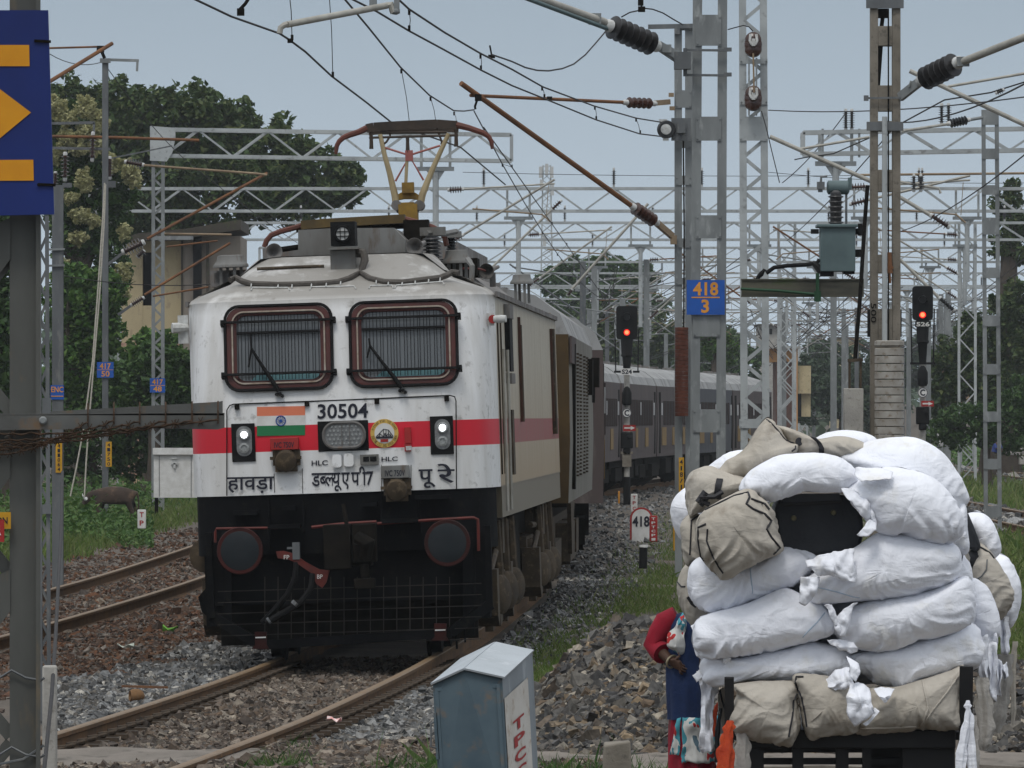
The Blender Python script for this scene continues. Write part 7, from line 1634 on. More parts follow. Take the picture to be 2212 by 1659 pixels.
# suitcase
t = thing("suitcase", "black suitcase wedged in the middle of the white bundles", "suitcase", P(*Q1(990, 800), 41.7)); mb = MB(); pts = [Q1(*p) for p in ((742, 560), (770, 520), (900, 492), (1100, 485), (1200, 505), (1245, 560), (1262, 700), (1240, 800), (1200, 830), (1000, 845), (820, 835), (770, 810), (750, 720))]
lo = smooth_loop(pts, 44); mb.prism([P(u, v, 41.62) for u, v in lo], (0, .55, 0)); mb.build("shell", M['bagblack'], t, bevel=.02)
mb = MB(); mb.tube([P(*Q1(x, y_), 41.6) for x, y_ in ((775, 520), (770, 545), (900, 540), (1130, 530), (1135, 500))], .012, 6); mb.build("zip", M['iron'], t)
mb = MB(); mb.prism([P(*Q1(x, y_), 41.60) for x, y_ in ((785, 500), (900, 480), (1120, 478), (1130, 525), (900, 538), (790, 540))], (0, .02, 0)); mb.build("top_panel", mat("dull_black_panel", (.045, .048, .054), None, rough=.6), t)
mb = MB()
for x, y_ in ((850, 625), (1085, 592)): mb.lathe(P(*Q1(x, y_), 41.615), (0, -1, 0), [(0, .016), (.012, .013)], 12)
mb.each("stud", mat("brass_stud", (.10, .085, .045), None, rough=.4, metal=.5), t)
# dark strap at the side; the shaded gaps around it filled with black
t = thing("dark_strap_gap", "dark strap and black-filled shadow gap between side bundle and main load", "bag", P(*Q1(1910, 700), 42.8)); mb = MB(); mb.prism([P(*Q1(x, y_), 42.75) for x, y_ in ((1855, 580), (1885, 600), (1920, 680), (1960, 790), (1940, 830), (1880, 800), (1850, 700))], (0, .4, 0)); mb.build("body", M['bagblack'], t, bevel=.02)
# the cart itself
t = thing("luggage_cart", "dark iron luggage cart buried under white bundles", "cart", G(1838, 42.3, -.15)); D = 41.45
def q5p(x, y_, d=0): return P(*Q5(x, y_), D + d)
mb = MB(); a = q5p(690, 822); b = q5p(1832, 722); mb.span((a.x, D - .03, a.z), (b.x, D + .05, b.z)); mb.build("end_beam", M['iron'], t, bevel=.006)
mb = MB(); a = q5p(560, 800); b = q5p(1920, 735); mb.span((a.x, D + .05, a.z + .02), (b.x, D + 2.4, b.z)); mb.build("deck", M['iron'], t)
mb = MB(); mb.beam(q5p(578, 430, -.18), q5p(578, 790, -.10), .05, .03); mb.beam(q5p(1893, 368, -.18), q5p(1888, 790, -.1), .07, .03); mb.each("stake", M['iron'], t)
mb = MB()
for x0, x1 in ((690, 770), (930, 990), (1170, 1240), (1318, 1366), (1540, 1690), (1690, 1830)): a = q5p(x0, 1120, .02); b = q5p(x1, 822, .02); mb.span((a.x, D + .02, a.z), (b.x, D + .10, b.z))
for y0, y1 in ((878, 912), (822, 846), (935, 1000)): a = q5p(700, y1, .12); b = q5p(1820, y0, .12); mb.span((a.x, D + .11, a.z), (b.x, D + .2, b.z))
mb.build("under_frame", M['iron'], t)
mb = MB()
for x in (760, 1700):
    for dy in (.5, 1.9): c = q5p(x, 1010, dy); mb.lathe(V(c.x, c.y, .10), (1, 0, 0), [(0, .10), (.0, .25), (.09, .25), (.09, .10)], 26)
mb.each("wheel", M['iron'], t)
mb = MB(); a = q5p(1366, 870, .4); b = q5p(1830, 822, .4); mb.span((a.x, D + 1.2, a.z - .1), (b.x, D + 1.25, b.z)); mb.build("cross_plate", M['iron'], t)
def hang(name, label, pts, rs, m, D, n=9, cat="cloth", knots=()):
    """twisted cloth hanging down"""
    mb = MB(); P_ = [P(*Q5(x, y_), D) for x, y_ in pts]; k = []; r2 = []
    rs = [x * .55 for x in rs]
    for (a, b), (ra, rb) in zip(zip(P_, P_[1:]), zip(rs, rs[1:])):
        for i in range(6): k.append(lerp(a, b, i / 6)); r2.append(lerp(ra, rb, i / 6))
    k.append(P_[-1]); r2.append(rs[-1]); vs = []; nn = 36
    rows = []
    for i, (p, r) in enumerate(zip(k, r2)): rows.append([p + V(math.cos(a) * r * (1 + .30 * math.sin(5 * a + i * .35) + .16 * math.sin(9 * a - i * .6) + .12 * math.sin(i * 1.1)), math.sin(a) * r * .6 * (1 + .3 * math.sin(4 * a)), 0) for a in [j * 2 * math.pi / nn for j in range(nn)]])
    mb.sheet(rows, 0, True)
    for x, y_, r in knots: r *= .62; c = P(*Q5(x, y_), D - .02); mb.lathe(c - V(0, 0, r), (0, 0, 1), [(0, r * .3), (r * .5, r * .95), (r, r * 1.05), (r * 1.5, r * .85), (r * 2, r * .3)], 10)
    o = mb.build(name, M[m], None, angle=70); return tag(o, label, cat)
hang("hanging_cloth", "bright orange cloth tied to the dark post and hanging down", ((583, 668), (578, 700), (570, 745), (558, 830), (552, 960), (550, 1050)), (.02, .045, .04, .062, .075, .075), 'orangecloth', 41.15)
hang("hanging_cloth", "grey-white cloth tail hanging next to the orange cloth", ((650, 730), (655, 800), (655, 900), (652, 1050)), (.05, .055, .06, .05), 'greycloth', 41.3)
hang("hanging_cloth", "knotted white rag hanging from the post at the far end of the crossbar", ((1902, 556), (1899, 585), (1903, 612), (1890, 700), (1862, 850), (1858, 1020)), (.010, .030, .016, .028, .042, .036), 'linen', 41.15)
hang("hanging_cloth", "second white tail of rag beside the knotted one", ((1898, 590), (1910, 640), (1918, 800), (1932, 1020)), (.012, .03, .034, .042), 'linen', 41.17)
hang("hanging_cloth", "grey rag tail beside the knotted white rag", ((1925, 640), (1930, 720), (1932, 860), (1935, 1030)), (.03, .04, .05, .04), 'greycloth', 41.2)
hang("hanging_cloth", "long pale canvas strip hanging outside the cart's far post", ((1975, 430), (1990, 560), (2000, 700), (1990, 800), (1985, 835)), (.05, .06, .075, .06, .02), 'greycloth', 41.6)
hang("hanging_cloth", "tangle of grey rags hanging on the side away from the woman", ((2110, 300), (2105, 420), (2100, 560), (2070, 640), (2060, 740)), (.06, .06, .05, .07, .03), 'greycloth', 43.2)
hang("hanging_cloth", "thin brown canvas rope loop at the outer side of the load", ((2165, 230), (2155, 300), (2150, 420), (2155, 600), (2150, 690)), (.02, .025, .025, .022, .015), 'canvas', 43.5)
o = f1_("hanging_cloth", 41.75, [[(390, 400, .0), (430, 395, 0), (470, 440, 0), (520, 490, 0)], [(420, 480, -.02), (450, 470, .02), (480, 500, -.03), (512, 510, .02)], [(425, 650, .02), (445, 640, -.03), (465, 640, .02), (480, 620, -.02)], [(405, 820, 0), (440, 850, .03), (475, 845, -.03), (500, 830, .02)]], None, 50, .014, 8, 'linen', Q5); tag(o, "white cloth hanging between the woman's dress and the dark post", "cloth")
o = f1_("hanging_cloth", 41.9, [[(495, 590, 0), (515, 560, 0)], [(485, 680, -.02), (510, 690, -.02)], [(488, 745, 0), (500, 760, 0)]], None, 51, .01, 6, 'orangecloth', Q5); tag(o, "small red cloth showing behind the white hanging cloth", "cloth")
o = f1_("hanging_cloth", 41.85, [[(515, 500, 0), (545, 490, 0), (575, 520, 0)], [(520, 620, -.02), (550, 610, .02), (575, 640, -.02)], [(535, 720, 0), (550, 730, 0), (560, 700, 0)]], None, 52, .01, 6, 'canvas', Q5); tag(o, "canvas flap with a black edge behind the dark post", "cloth"); drape("piping", o, q5s((525, 500), (540, 560), (560, 620)), .006, 'piping')
hang("twisted_rope", "dark twisted cord hanging by the small red cloth", ((530, 600), (515, 720), (508, 820), (510, 900)), (.012, .018, .022, .02), 'bagblack', 41.85, cat="cord")

# ================================================================== the woman beside the cart
M['skin'] = mat("brown_skin", (.070, .034, .020), (.052, .026, .016), 9, .6)
M['hair'] = mat("black_hair", (.008, .007, .007), None, rough=.5)
M['navycloth'] = mat("navy_cloth", (.010, .026, .085), (.007, .018, .060), 6, .9, bump=.5, bscale=22, dist=.02)
M['redcloth'] = mat("crimson_cloth", (.28, .008, .024), (.18, .006, .016), 6, .9, bump=.4, bscale=25, dist=.015)
M['bangle'] = mat("pale_bangle", (.45, .38, .25), None, rough=.3, metal=.6)
def print_mat():
    m = mat("floral_print_cloth", (.60, .60, .57), (.55, .55, .53), 4, .9); t = m.node_tree; n = t.nodes; b = n["Principled BSDF"]; tcn = n.new("ShaderNodeTexCoord"); src = b.inputs["Base Color"].links[0].from_socket
    for sc, th, col, off in ((7, .40, (.06, .27, .33), 0), (10, .27, (.42, .03, .03), 3.3), (6, .22, (.10, .16, .20), 7.1)):
        mp = n.new("ShaderNodeMapping"); mp.inputs["Location"].default_value = (off, off, off); mp.inputs["Scale"].default_value = (1.3, 1, .8); t.links.new(tcn.outputs["Object"], mp.inputs[0])
        v = n.new("ShaderNodeTexVoronoi"); v.inputs["Scale"].default_value = sc; w = n.new("ShaderNodeTexNoise"); w.inputs["Scale"].default_value = 9; t.links.new(mp.outputs[0], w.inputs["Vector"]); ad = n.new("ShaderNodeMixRGB"); ad.blend_type = 'LINEAR_LIGHT'; ad.inputs[0].default_value = .13; t.links.new(mp.outputs[0], ad.inputs[1]); t.links.new(w.outputs["Color"], ad.inputs[2]); t.links.new(ad.outputs[0], v.inputs["Vector"]); c = n.new("ShaderNodeMath"); c.operation = 'LESS_THAN'; c.inputs[1].default_value = th; t.links.new(v.outputs["Distance"], c.inputs[0])
        k = n.new("ShaderNodeMixRGB"); t.links.new(c.outputs[0], k.inputs[0]); t.links.new(src, k.inputs[1]); k.inputs[2].default_value = C(*col); src = k.outputs[0]
    t.links.new(src, b.inputs["Base Color"]); return m
M['print'] = print_mat()
D = 43.4; px = F / D
def W5(x, y_, d=0): return P(*Q5(x, y_), D + d)
wt = thing("person", "woman in a navy tunic and crimson sleeve, hand on her back, behind the cart load", "person", V(.97, D, -.15))
cx = W5(355, 300).x
def skin_body(joints, bones, name, m, parent, sub=2):
    me = bpy.data.meshes.new(name); names_ = list(joints); me.from_pydata([joints[k][0] for k in names_], [(names_.index(a), names_.index(b)) for a, b in bones], [])
    o = bpy.data.objects.new(name, me); COL.objects.link(o); sm = o.modifiers.new("skin", 'SKIN'); sm.use_smooth_shade = True
    for i, k in enumerate(names_): v = me.skin_vertices[0].data[i]; v.radius = joints[k][1] if isinstance(joints[k][1], tuple) else (joints[k][1],) * 2; v.use_root = i == 0
    o.modifiers.new("sub", 'SUBSURF').levels = sub; o.modifiers["sub"].render_levels = sub
    dg = bpy.context.evaluated_depsgraph_get(); m2 = bpy.data.meshes.new_from_object(o.evaluated_get(dg)); bpy.data.objects.remove(o); m2.name = name; m2.materials.clear(); m2.materials.append(M[m]); m2.polygons.foreach_set("use_smooth", [True] * len(m2.polygons)); return link(name, m2, parent)
sh, el, wr_, hd0 = W5(262, 110), W5(165, 258, .03), W5(258, 340, -.11), W5(288, 358, -.145)
J = {'pel': (V(cx, D, .70), .085), 'wa': (V(cx, D, .88), .08), 'ch': (V(cx, D - .01, 1.06), .09), 'nk': (V(cx + .02, D + .03, 1.22), .05), 'hd': (V(cx + .03, D + .06, 1.33), .085), 'tp': (V(cx + .03, D + .06, 1.42), .06),
     'sl': (sh, .055), 'el': (el, .042), 'wl': (wr_, .026), 'pl': (hd0, .030), 'sr': (V(cx + .15, D + .02, 1.15), .055), 'er': (V(cx + .2, D + .2, 1.0), .04), 'wr': (V(cx + .22, D + .42, 1.02), .026), 'pr': (V(cx + .22, D + .50, 1.03), .03),
     'hl': (V(cx - .055, D, .66), .065), 'kl': (V(cx - .05, D - .02, .33), .045), 'al': (V(cx - .05, D + .02, -.07), .034), 'fl': (V(cx - .05, D + .11, -.11), .03), 'hr': (V(cx + .07, D, .66), .065), 'kr': (V(cx + .06, D - .02, .33), .045), 'ar': (V(cx + .06, D + .02, -.07), .034), 'fr': (V(cx + .06, D + .11, -.11), .03)}
bo = [('pel', 'wa'), ('wa', 'ch'), ('ch', 'nk'), ('nk', 'hd'), ('hd', 'tp'), ('ch', 'sl'), ('sl', 'el'), ('el', 'wl'), ('wl', 'pl'), ('ch', 'sr'), ('sr', 'er'), ('er', 'wr'), ('wr', 'pr'), ('pel', 'hl'), ('hl', 'kl'), ('kl', 'al'), ('al', 'fl'), ('pel', 'hr'), ('hr', 'kr'), ('kr', 'ar'), ('ar', 'fr')]
for i, (dx, dz, ln) in enumerate(((.050, -.002, .9), (.056, -.018, 1), (.052, -.032, .95), (.044, -.046, .75))):      # four fingers lying on the back of the tunic
    J['f%da' % i] = (hd0 + V(.018, -.01, .014 - .014 * i), .0085); J['f%db' % i] = (hd0 + V(dx * .55 * ln, -.012, dz), .008); J['f%dc' % i] = (hd0 + V(dx * ln, .004, dz - .008), .0065); bo += [('pl', 'f%da' % i), ('f%da' % i, 'f%db' % i), ('f%db' % i, 'f%dc' % i)]
J['t0'] = (hd0 + V(-.01, -.01, .026), .010); J['t1'] = (hd0 + V(.018, -.008, .05), .008); bo += [('pl', 't0'), ('t0', 't1')]
skin_body(J, bo, "body", 'skin', wt)
def loft(secs, n=40, folds=0.0, nf=9):
    """secs: centre, half width, half depth"""
    rows = []
    for i, (c, rx, ry, fo) in enumerate(secs):
        rows.append([Vector(c) + V(math.cos(a) * rx * (1 + fo * math.sin(nf * a + i * .15)), math.sin(a) * ry * (1 + fo * math.sin(nf * a + i * .15)), 0) for a in [j * 2 * math.pi / n for j in range(n)]])
    return rows
def zz(y_): return W5(0, y_).z
def dense(secs, k=4):
    out = []
    for a, b in zip(secs, secs[1:]):
        for i in range(k): t_ = i / k; out.append((lerp(Vector(a[0]), Vector(b[0]), t_), lerp(a[1], b[1], t_), lerp(a[2], b[2], t_), lerp(a[3], b[3], t_)))
    return out + [(Vector(secs[-1][0]),) + tuple(secs[-1][1:])]
mb = MB(); xc = lambda a, b: (W5(a, 0).x + W5(b, 0).x) / 2; hw = lambda a, b: (W5(b, 0).x - W5(a, 0).x) / 2
secs = [(V(xc(290, 400), D, zz(68)), hw(290, 400) * .55, .05, 0), (V(xc(265, 420), D, zz(85)), hw(265, 420), .09, 0), (V(xc(248, 435), D, zz(140)), hw(248, 435), .125, .01), (V(xc(240, 430), D, zz(260)), hw(240, 430), .125, .015), (V(xc(225, 425), D, zz(350)), hw(225, 425), .12, .02), (V(xc(228, 440), D, zz(480)), hw(228, 440), .14, .035), (V(xc(238, 450), D, zz(640)), hw(238, 450), .15, .05), (V(xc(238, 452), D, zz(662)), hw(238, 452), .152, .055)]
mb.sheet(loft(dense(secs)), 0, True); mb.build("tunic", M['navycloth'], wt, angle=80)
mb = MB(); secs = [(V(xc(245, 450), D, zz(600)), hw(245, 450) * .95, .13, .03), (V(xc(242, 470), D, zz(760)), hw(242, 470), .15, .06), (V(xc(242, 500), D, zz(930)), hw(242, 500), .17, .08), (V(xc(240, 500), D, zz(1130)), hw(240, 500), .18, .08)]
mb.sheet(loft(dense(secs)), 0, True); mb.build("skirt", M['redcloth'], wt, angle=80)
o = f1_("printed_apron", D - .19, [[(318, 655, .0), (400, 655, -.01), (460, 650, .02), (515, 645, .06)], [(318, 780, -.01), (400, 785, .01), (460, 780, -.01), (515, 775, .05)], [(315, 902, .0), (400, 905, -.02), (460, 905, .01), (520, 903, .05)]], wt, 60, .012, 8, 'print', Q5)
o = f1_("printed_panel", D - .17, [[(286, 655, .02), (312, 655, .0)], [(272, 760, 0), (305, 770, .0)], [(248, 858, .05), (303, 860, .0)]], wt, 61, .01, 6, 'print', Q5)
ax_ = (el - sh).normalized(); mb = MB(); mb.tube([sh + V(.03, 0, .02), lerp(sh, el, .25) + V(-.012, 0, .02), lerp(sh, el, .55) + V(-.012, 0, .01), el + V(-.004, 0, .004), lerp(el, wr_, .28), lerp(el, wr_, .50)], [.060, .068, .066, .060, .060, .060], 18); s = mb.build("sleeve", M['redcloth'], wt, angle=80)
o = f1_("shawl", D - .16, [[(318, 78, .03), (324, 78, .02), (331, 82, .03)], [(285, 130, .0), (305, 135, -.02), (333, 140, .01)], [(238, 200, .02), (285, 200, -.03), (331, 205, .0)], [(236, 250, .03), (280, 265, -.03), (328, 260, .0)], [(275, 292, .03), (300, 302, .0), (322, 298, .02)]], wt, 62, .012, 8, 'print', Q5)
mb = MB(); d = (hd0 - wr_).normalized(); x = d.cross(V(0, 1, 0)).normalized(); y2 = d.cross(x); ring = [wr_ + d * .005 + (x * math.cos(a) + y2 * math.sin(a)) * .036 for a in [i * .35 for i in range(19)]]; mb.tube(ring, .006, 6); mb.build("bangle", M['bangle'], wt)
mb = MB(); c = J['hd'][0]; mb.lathe(c + V(0, -.02, -.06), (0, -.15, 1), [(0, .05), (.04, .085), (.10, .10), (.15, .085), (.18, .03)], 16); mb.lathe(c + V(0, -.10, -.03), (0, -1, -.1), [(0, .03), (.03, .045), (.07, .02)], 10); mb.build("hair", M['hair'], wt)
mb = MB()
for sx in (-1, 1): mb.tube([c + V(sx * .035, .078, .01), c + V(sx * .035, .083, .01)], .012, 8)
mb.tube([c + V(0, .08, -.005), c + V(0, .11, -.025), c + V(0, .085, -.03)], .012, 6); mb.tube([c + V(-.025, .08, -.055), c + V(.025, .08, -.055)], .007, 5); mb.build("face_features", M['skin'], wt)

# ================================================================== the tapered grey box by the crossing
M['bluebox'] = mat("weathered_blue_grey_door", (.088, .128, .152), (.058, .092, .117), 3.5, .65, c3=(.15, .125, .10), s3=9)
M['boxgrey'] = mat("weathered_zinc_sheet", (.26, .29, .31), (.18, .20, .215), 4, .55, .2, c3=(.36, .39, .41), s3=10, stretch=(1, 1, .3))
M['boxroof'] = mat("pale_zinc_roof", (.42, .46, .49), (.31, .34, .36), 3, .5, .25, c3=(.52, .55, .58), s3=12, stretch=(.4, 1, 1))
M['boxwhite'] = mat("dirty_white_panel", (.56, .54, .50), (.45, .42, .37), 4, .7, c3=(.30, .22, .15), s3=12)
t = thing("location_box", "tapered blue-grey metal box with a zinc gable roof and red letters TPCC", "equipment box", G(1040, 48, -.2)); Df, Dr = 47.7, 48.35
fl, fa_, fr_ = P(935, 1480, Df + .12), P(1003, 1449, Df), P(1085, 1467, Df); rl_, ra, rr2 = P(1000, 1424, Dr + .1), P(1070, 1390, Dr), P(1150, 1407, Dr)
bl, br_, bb = P(952, 1780, Df + .12), P(1104, 1790, Df), P(1166, 1740, Dr); bbl = P(1010, 1740, Dr + .1)
mb = MB(); mb.add([fl, fa_, fr_, br_, bl], [(0, 1, 2, 3, 4)], 0); mb.add([fr_, rr2, bb, br_], [(0, 1, 2, 3)], 1); mb.add([rl_, ra, rr2, bb, bbl], [(0, 1, 2, 3, 4)], 1); mb.add([fl, rl_, bbl, bl], [(0, 1, 2, 3)], 1); mb.build("body", [M['bluebox'], M['boxgrey']], t, smooth=False)
mb = MB()
def roofpl(a, b, c, d):
    ov = V(0, -.03, .006); n_ = (b - a).cross(d - a).normalized(); n_ = n_ if n_.z > 0 else -n_; mb.add([a + ov, b + ov, c, d, a + ov + n_ * .012, b + ov + n_ * .012, c + n_ * .012, d + n_ * .012], [(0, 1, 2, 3), (7, 6, 5, 4), (0, 4, 5, 1), (1, 5, 6, 2), (2, 6, 7, 3), (3, 7, 4, 0)])
e1_ = lambda p, q, k: q + (q - p) * k
roofpl(fa_, e1_(fa_, fl, .05), e1_(ra, rl_, .05), ra); roofpl(fa_, e1_(fa_, fr_, .05), e1_(ra, rr2, .03), ra); mb.build("roof", M['boxroof'], t, smooth=False)
mb = MB(); off = V(0, -.012, 0); q = lambda u, v, k: P(u, v, Df + .12 * k) + off
for a, b in (((943, 1486, .95), (960, 1780, .95)), ((1076, 1478, .05), (1094, 1790, .05)), ((943, 1489, .95), (1077, 1481, .05)), ((955, 1479, .85), (1003, 1456, .45)), ((1003, 1456, .45), (1058, 1470, .15)), ((955, 1480, .85), (1060, 1471, .15)), ((940, 1540, .95), (946, 1640, .95))): mb.beam(q(*a), q(*b), .022, .012, 0, (0, 1, 0))
mb.build("door_frame", M['bluebox'], t)
mb = MB(); mb.tube([q(936, 1560, .98), q(931, 1562, .98) + V(0, -.03, 0), q(931, 1612, .98) + V(0, -.03, 0), q(943, 1616, .95)], .007, 6); mb.build("handle", M['galv_d'], t)
mb = MB(); sd = lambda u, v: None
def onside(s_, t_, o=.006):
    a = lerp(fr_, rr2, s_); b = lerp(br_, bb, s_); n_ = (rr2 - fr_).cross(br_ - fr_).normalized(); n_ = n_ if n_.y < 0 else -n_; return lerp(a, b, t_) + n_ * o
mb.add([onside(.0, .13), onside(.78, .13), onside(.80, 1), onside(.0, 1)], [(0, 1, 2, 3)]); wp_ = mb.build("white_panel", M['boxwhite'], t, smooth=False)
mb = MB()
for i, c in enumerate("TPCC"): letter(mb, c, lambda a, b, i=i: onside(.22 + a * .36, .325 + .105 * i + (1 - b) * .075, .010), 0, .03)
mb.each("lettering", M['redpaint'], wp_, smooth=False)
# ================================================================== trees
def leafmat(name, cols, tr=.2): return island_mat(name, cols, .6, tr, .3)
M['bark'] = mat("grey_brown_bark", (.07, .055, .04), (.04, .032, .025), 6, .9, bump=.5)
M['lf_dark'] = leafmat("dark_green_leaves", [(.018, .040, .012), (.042, .078, .022), (.072, .11, .03), (.028, .058, .017), (.11, .135, .042), (.05, .088, .026)])
M['lf_mid'] = leafmat("mid_green_leaves", [(.022, .055, .014), (.042, .092, .022), (.065, .125, .030), (.03, .07, .018), (.09, .15, .04)])
M['lf_bright'] = leafmat("bright_green_leaves", [(.03, .085, .014), (.06, .135, .022), (.095, .18, .034), (.045, .105, .018), (.13, .20, .05)])
M['lf_hazed'] = leafmat("hazed_distant_leaves", [(.035, .06, .035), (.05, .085, .045), (.07, .105, .055), (.04, .07, .04), (.085, .12, .065)])  # leaf greens greyed to put the haze of distance into the colour
M['bloom'] = leafmat("cream_blossom", [(.42, .40, .20), (.52, .50, .28), (.32, .31, .14), (.46, .45, .25), (.22, .23, .10)], .25)
def crown_pts(ells, D, n, seed, sub=26, fill=.25, ys=.8):
    """leaf positions: each lobe carries many small clumps on its outside, some leaves inside"""
    r = np.random.default_rng(seed); tot = sum(e[2] * e[3] for e in ells); out = []
    for (u, v, ru, rv) in ells:
        c = P(u, v, D); s = D / F; a, b, cz = ru * s, ru * s * ys, rv * s; k = int(n * ru * rv / tot); nb = max(6, int(1.35 * sub * math.sqrt(ru * rv) / 60))
        d = r.standard_normal((nb, 3)); d /= np.linalg.norm(d, axis=1)[:, None]; cen = d * np.array([a, b, cz]) * r.uniform(.70, 1.12, (nb, 1)); rb = (a + cz) / 2 * r.uniform(.11, .29, nb)
        i = r.integers(0, nb, int(k * (1 - fill))); q = r.standard_normal((len(i), 3)); q /= np.linalg.norm(q, axis=1)[:, None]; q = cen[i] + q * (rb[i] * r.uniform(.35, 1.05, len(i))**.6)[:, None]
        f = r.standard_normal((int(k * fill), 3)); f /= np.linalg.norm(f, axis=1)[:, None]; f = f * np.array([a, b, cz]) * (r.random((len(f), 1))**.4)
        out.append(np.concatenate([q, f]) + np.array(c)[None])
    return np.concatenate(out)
def tree(label, D, ells, n, size, m, seed, trunk=None, limbs=4, cat="tree", name="tree", group=None, fill=.25, sub=26, zb=0.0):
    cu = sum(e[0] * e[2] for e in ells) / sum(e[2] for e in ells); t = thing(name, label, cat, G(trunk if trunk else cu, D, zb), group)
    leaves(crown_pts(ells, D, n, seed, sub, fill), size, M[m], "crown", t, seed, .3)
    r = random.Random(seed); mb = MB(); b = G(trunk if trunk else cu, D, zb - .2); low = min(P(e[0], e[1] + e[3], D).z for e in ells); fork = V(b.x, b.y, max(.6, low + .6)); w = .03 * (P(0, min(e[1] - e[3] for e in ells), D).z) + .04
    mb.tube([b, lerp(b, fork, .5) + V(r.uniform(-.1, .1), 0, 0), fork], [w * 1.4, w, w * .85], 8)
    for e in sorted(ells, key=lambda e: -e[2] * e[3])[:limbs]: c = P(e[0], e[1], D) + V(0, r.uniform(-.5, .5), 0); mb.tube([fork, lerp(fork, c, .5) + V(r.uniform(-.3, .3), 0, r.uniform(0, .4)), c], [w * .6, w * .4, w * .15], 6)
    mb.build("trunk", M['bark'], t); return t
tree("huge dark green spreading tree rising over the lattice gantries and yellow building", 300, [(150, 255, 75, 80), (240, 260, 95, 85), (330, 265, 90, 80), (430, 270, 95, 80), (505, 285, 55, 75), (590, 350, 75, 85), (670, 380, 70, 75), (735, 395, 50, 50), (300, 380, 150, 100), (470, 400, 140, 90), (620, 430, 110, 50), (200, 350, 90, 110), (330, 480, 120, 50), (180, 470, 80, 70)], 62000, .26, 'lf_dark', 101, 400, 8, sub=34)
blo = [(128, 225, 22, 26), (145, 252, 26, 22), (178, 240, 30, 26), (208, 262, 24, 28), (150, 295, 26, 24), (185, 285, 30, 26), (218, 310, 22, 24), (128, 330, 18, 26), (165, 320, 26, 18), (232, 350, 20, 18), (252, 360, 22, 20), (285, 370, 25, 26), (300, 395, 18, 16), (172, 380, 22, 24), (196, 395, 18, 18), (150, 430, 20, 16), (175, 470, 26, 22), (205, 478, 20, 18), (265, 500, 18, 22), (178, 515, 24, 18), (145, 565, 18, 16), (258, 585, 18, 26), (262, 640, 16, 22), (130, 410, 12, 18)]
t = tree("tree covered in cream blossom clusters, between the blue board and the grey mast", 232, [(150, 330, 55, 110), (200, 420, 60, 120), (255, 420, 45, 70), (150, 500, 45, 100), (240, 560, 38, 80)], 15000, .17, 'lf_mid', 102, 175, 4)
leaves(crown_pts([(u + 9 * math.sin(u * v), v + 7 * math.cos(u + v), a * k, b * k) for u, v, a, b in blo for k in (.9, .6)], 231.2, 24000, 103, 30, .2), .10, M['bloom'], "blossom", t, 103, .3)
tree("bright green leafy tree reaching down below the cream blossom", 226, [(150, 640, 60, 75), (200, 700, 65, 85), (160, 780, 60, 80), (235, 640, 30, 60), (130, 860, 50, 70), (215, 830, 55, 70)], 17000, .20, 'lf_bright', 104, 170, 4)
tree("dark bush wall behind the ropes and the cabinet", 216, [(140, 960, 60, 70), (215, 960, 65, 75), (285, 950, 60, 80), (350, 930, 60, 60), (60, 960, 60, 80), (0, 940, 60, 90), (420, 950, 60, 70)], 20000, .16, 'lf_mid', 105, 200, 4, "bush", "bush")
tree("rounded bush of broad leaves in front of the yellow building", 214, [(300, 850, 60, 60), (370, 830, 60, 55), (335, 790, 45, 45), (410, 850, 45, 60), (260, 840, 40, 60), (390, 780, 35, 30)], 17000, .17, 'lf_mid', 106, 330, 4, "bush", "bush")
tree("feathery bright shrub leaning against the yellow building's pink base", 222, [(320, 745, 40, 35), (365, 740, 28, 25), (290, 770, 30, 30)], 4200, .15, 'lf_bright', 107, 320, 3, "bush", "bush")
tree("green foliage showing through the lacing of the broad steel mast", 190, [(0, 620, 60, 120), (10, 820, 60, 110), (0, 480, 50, 90)], 9000, .18, 'lf_mid', 108, 0, 3, "bush", "bush")
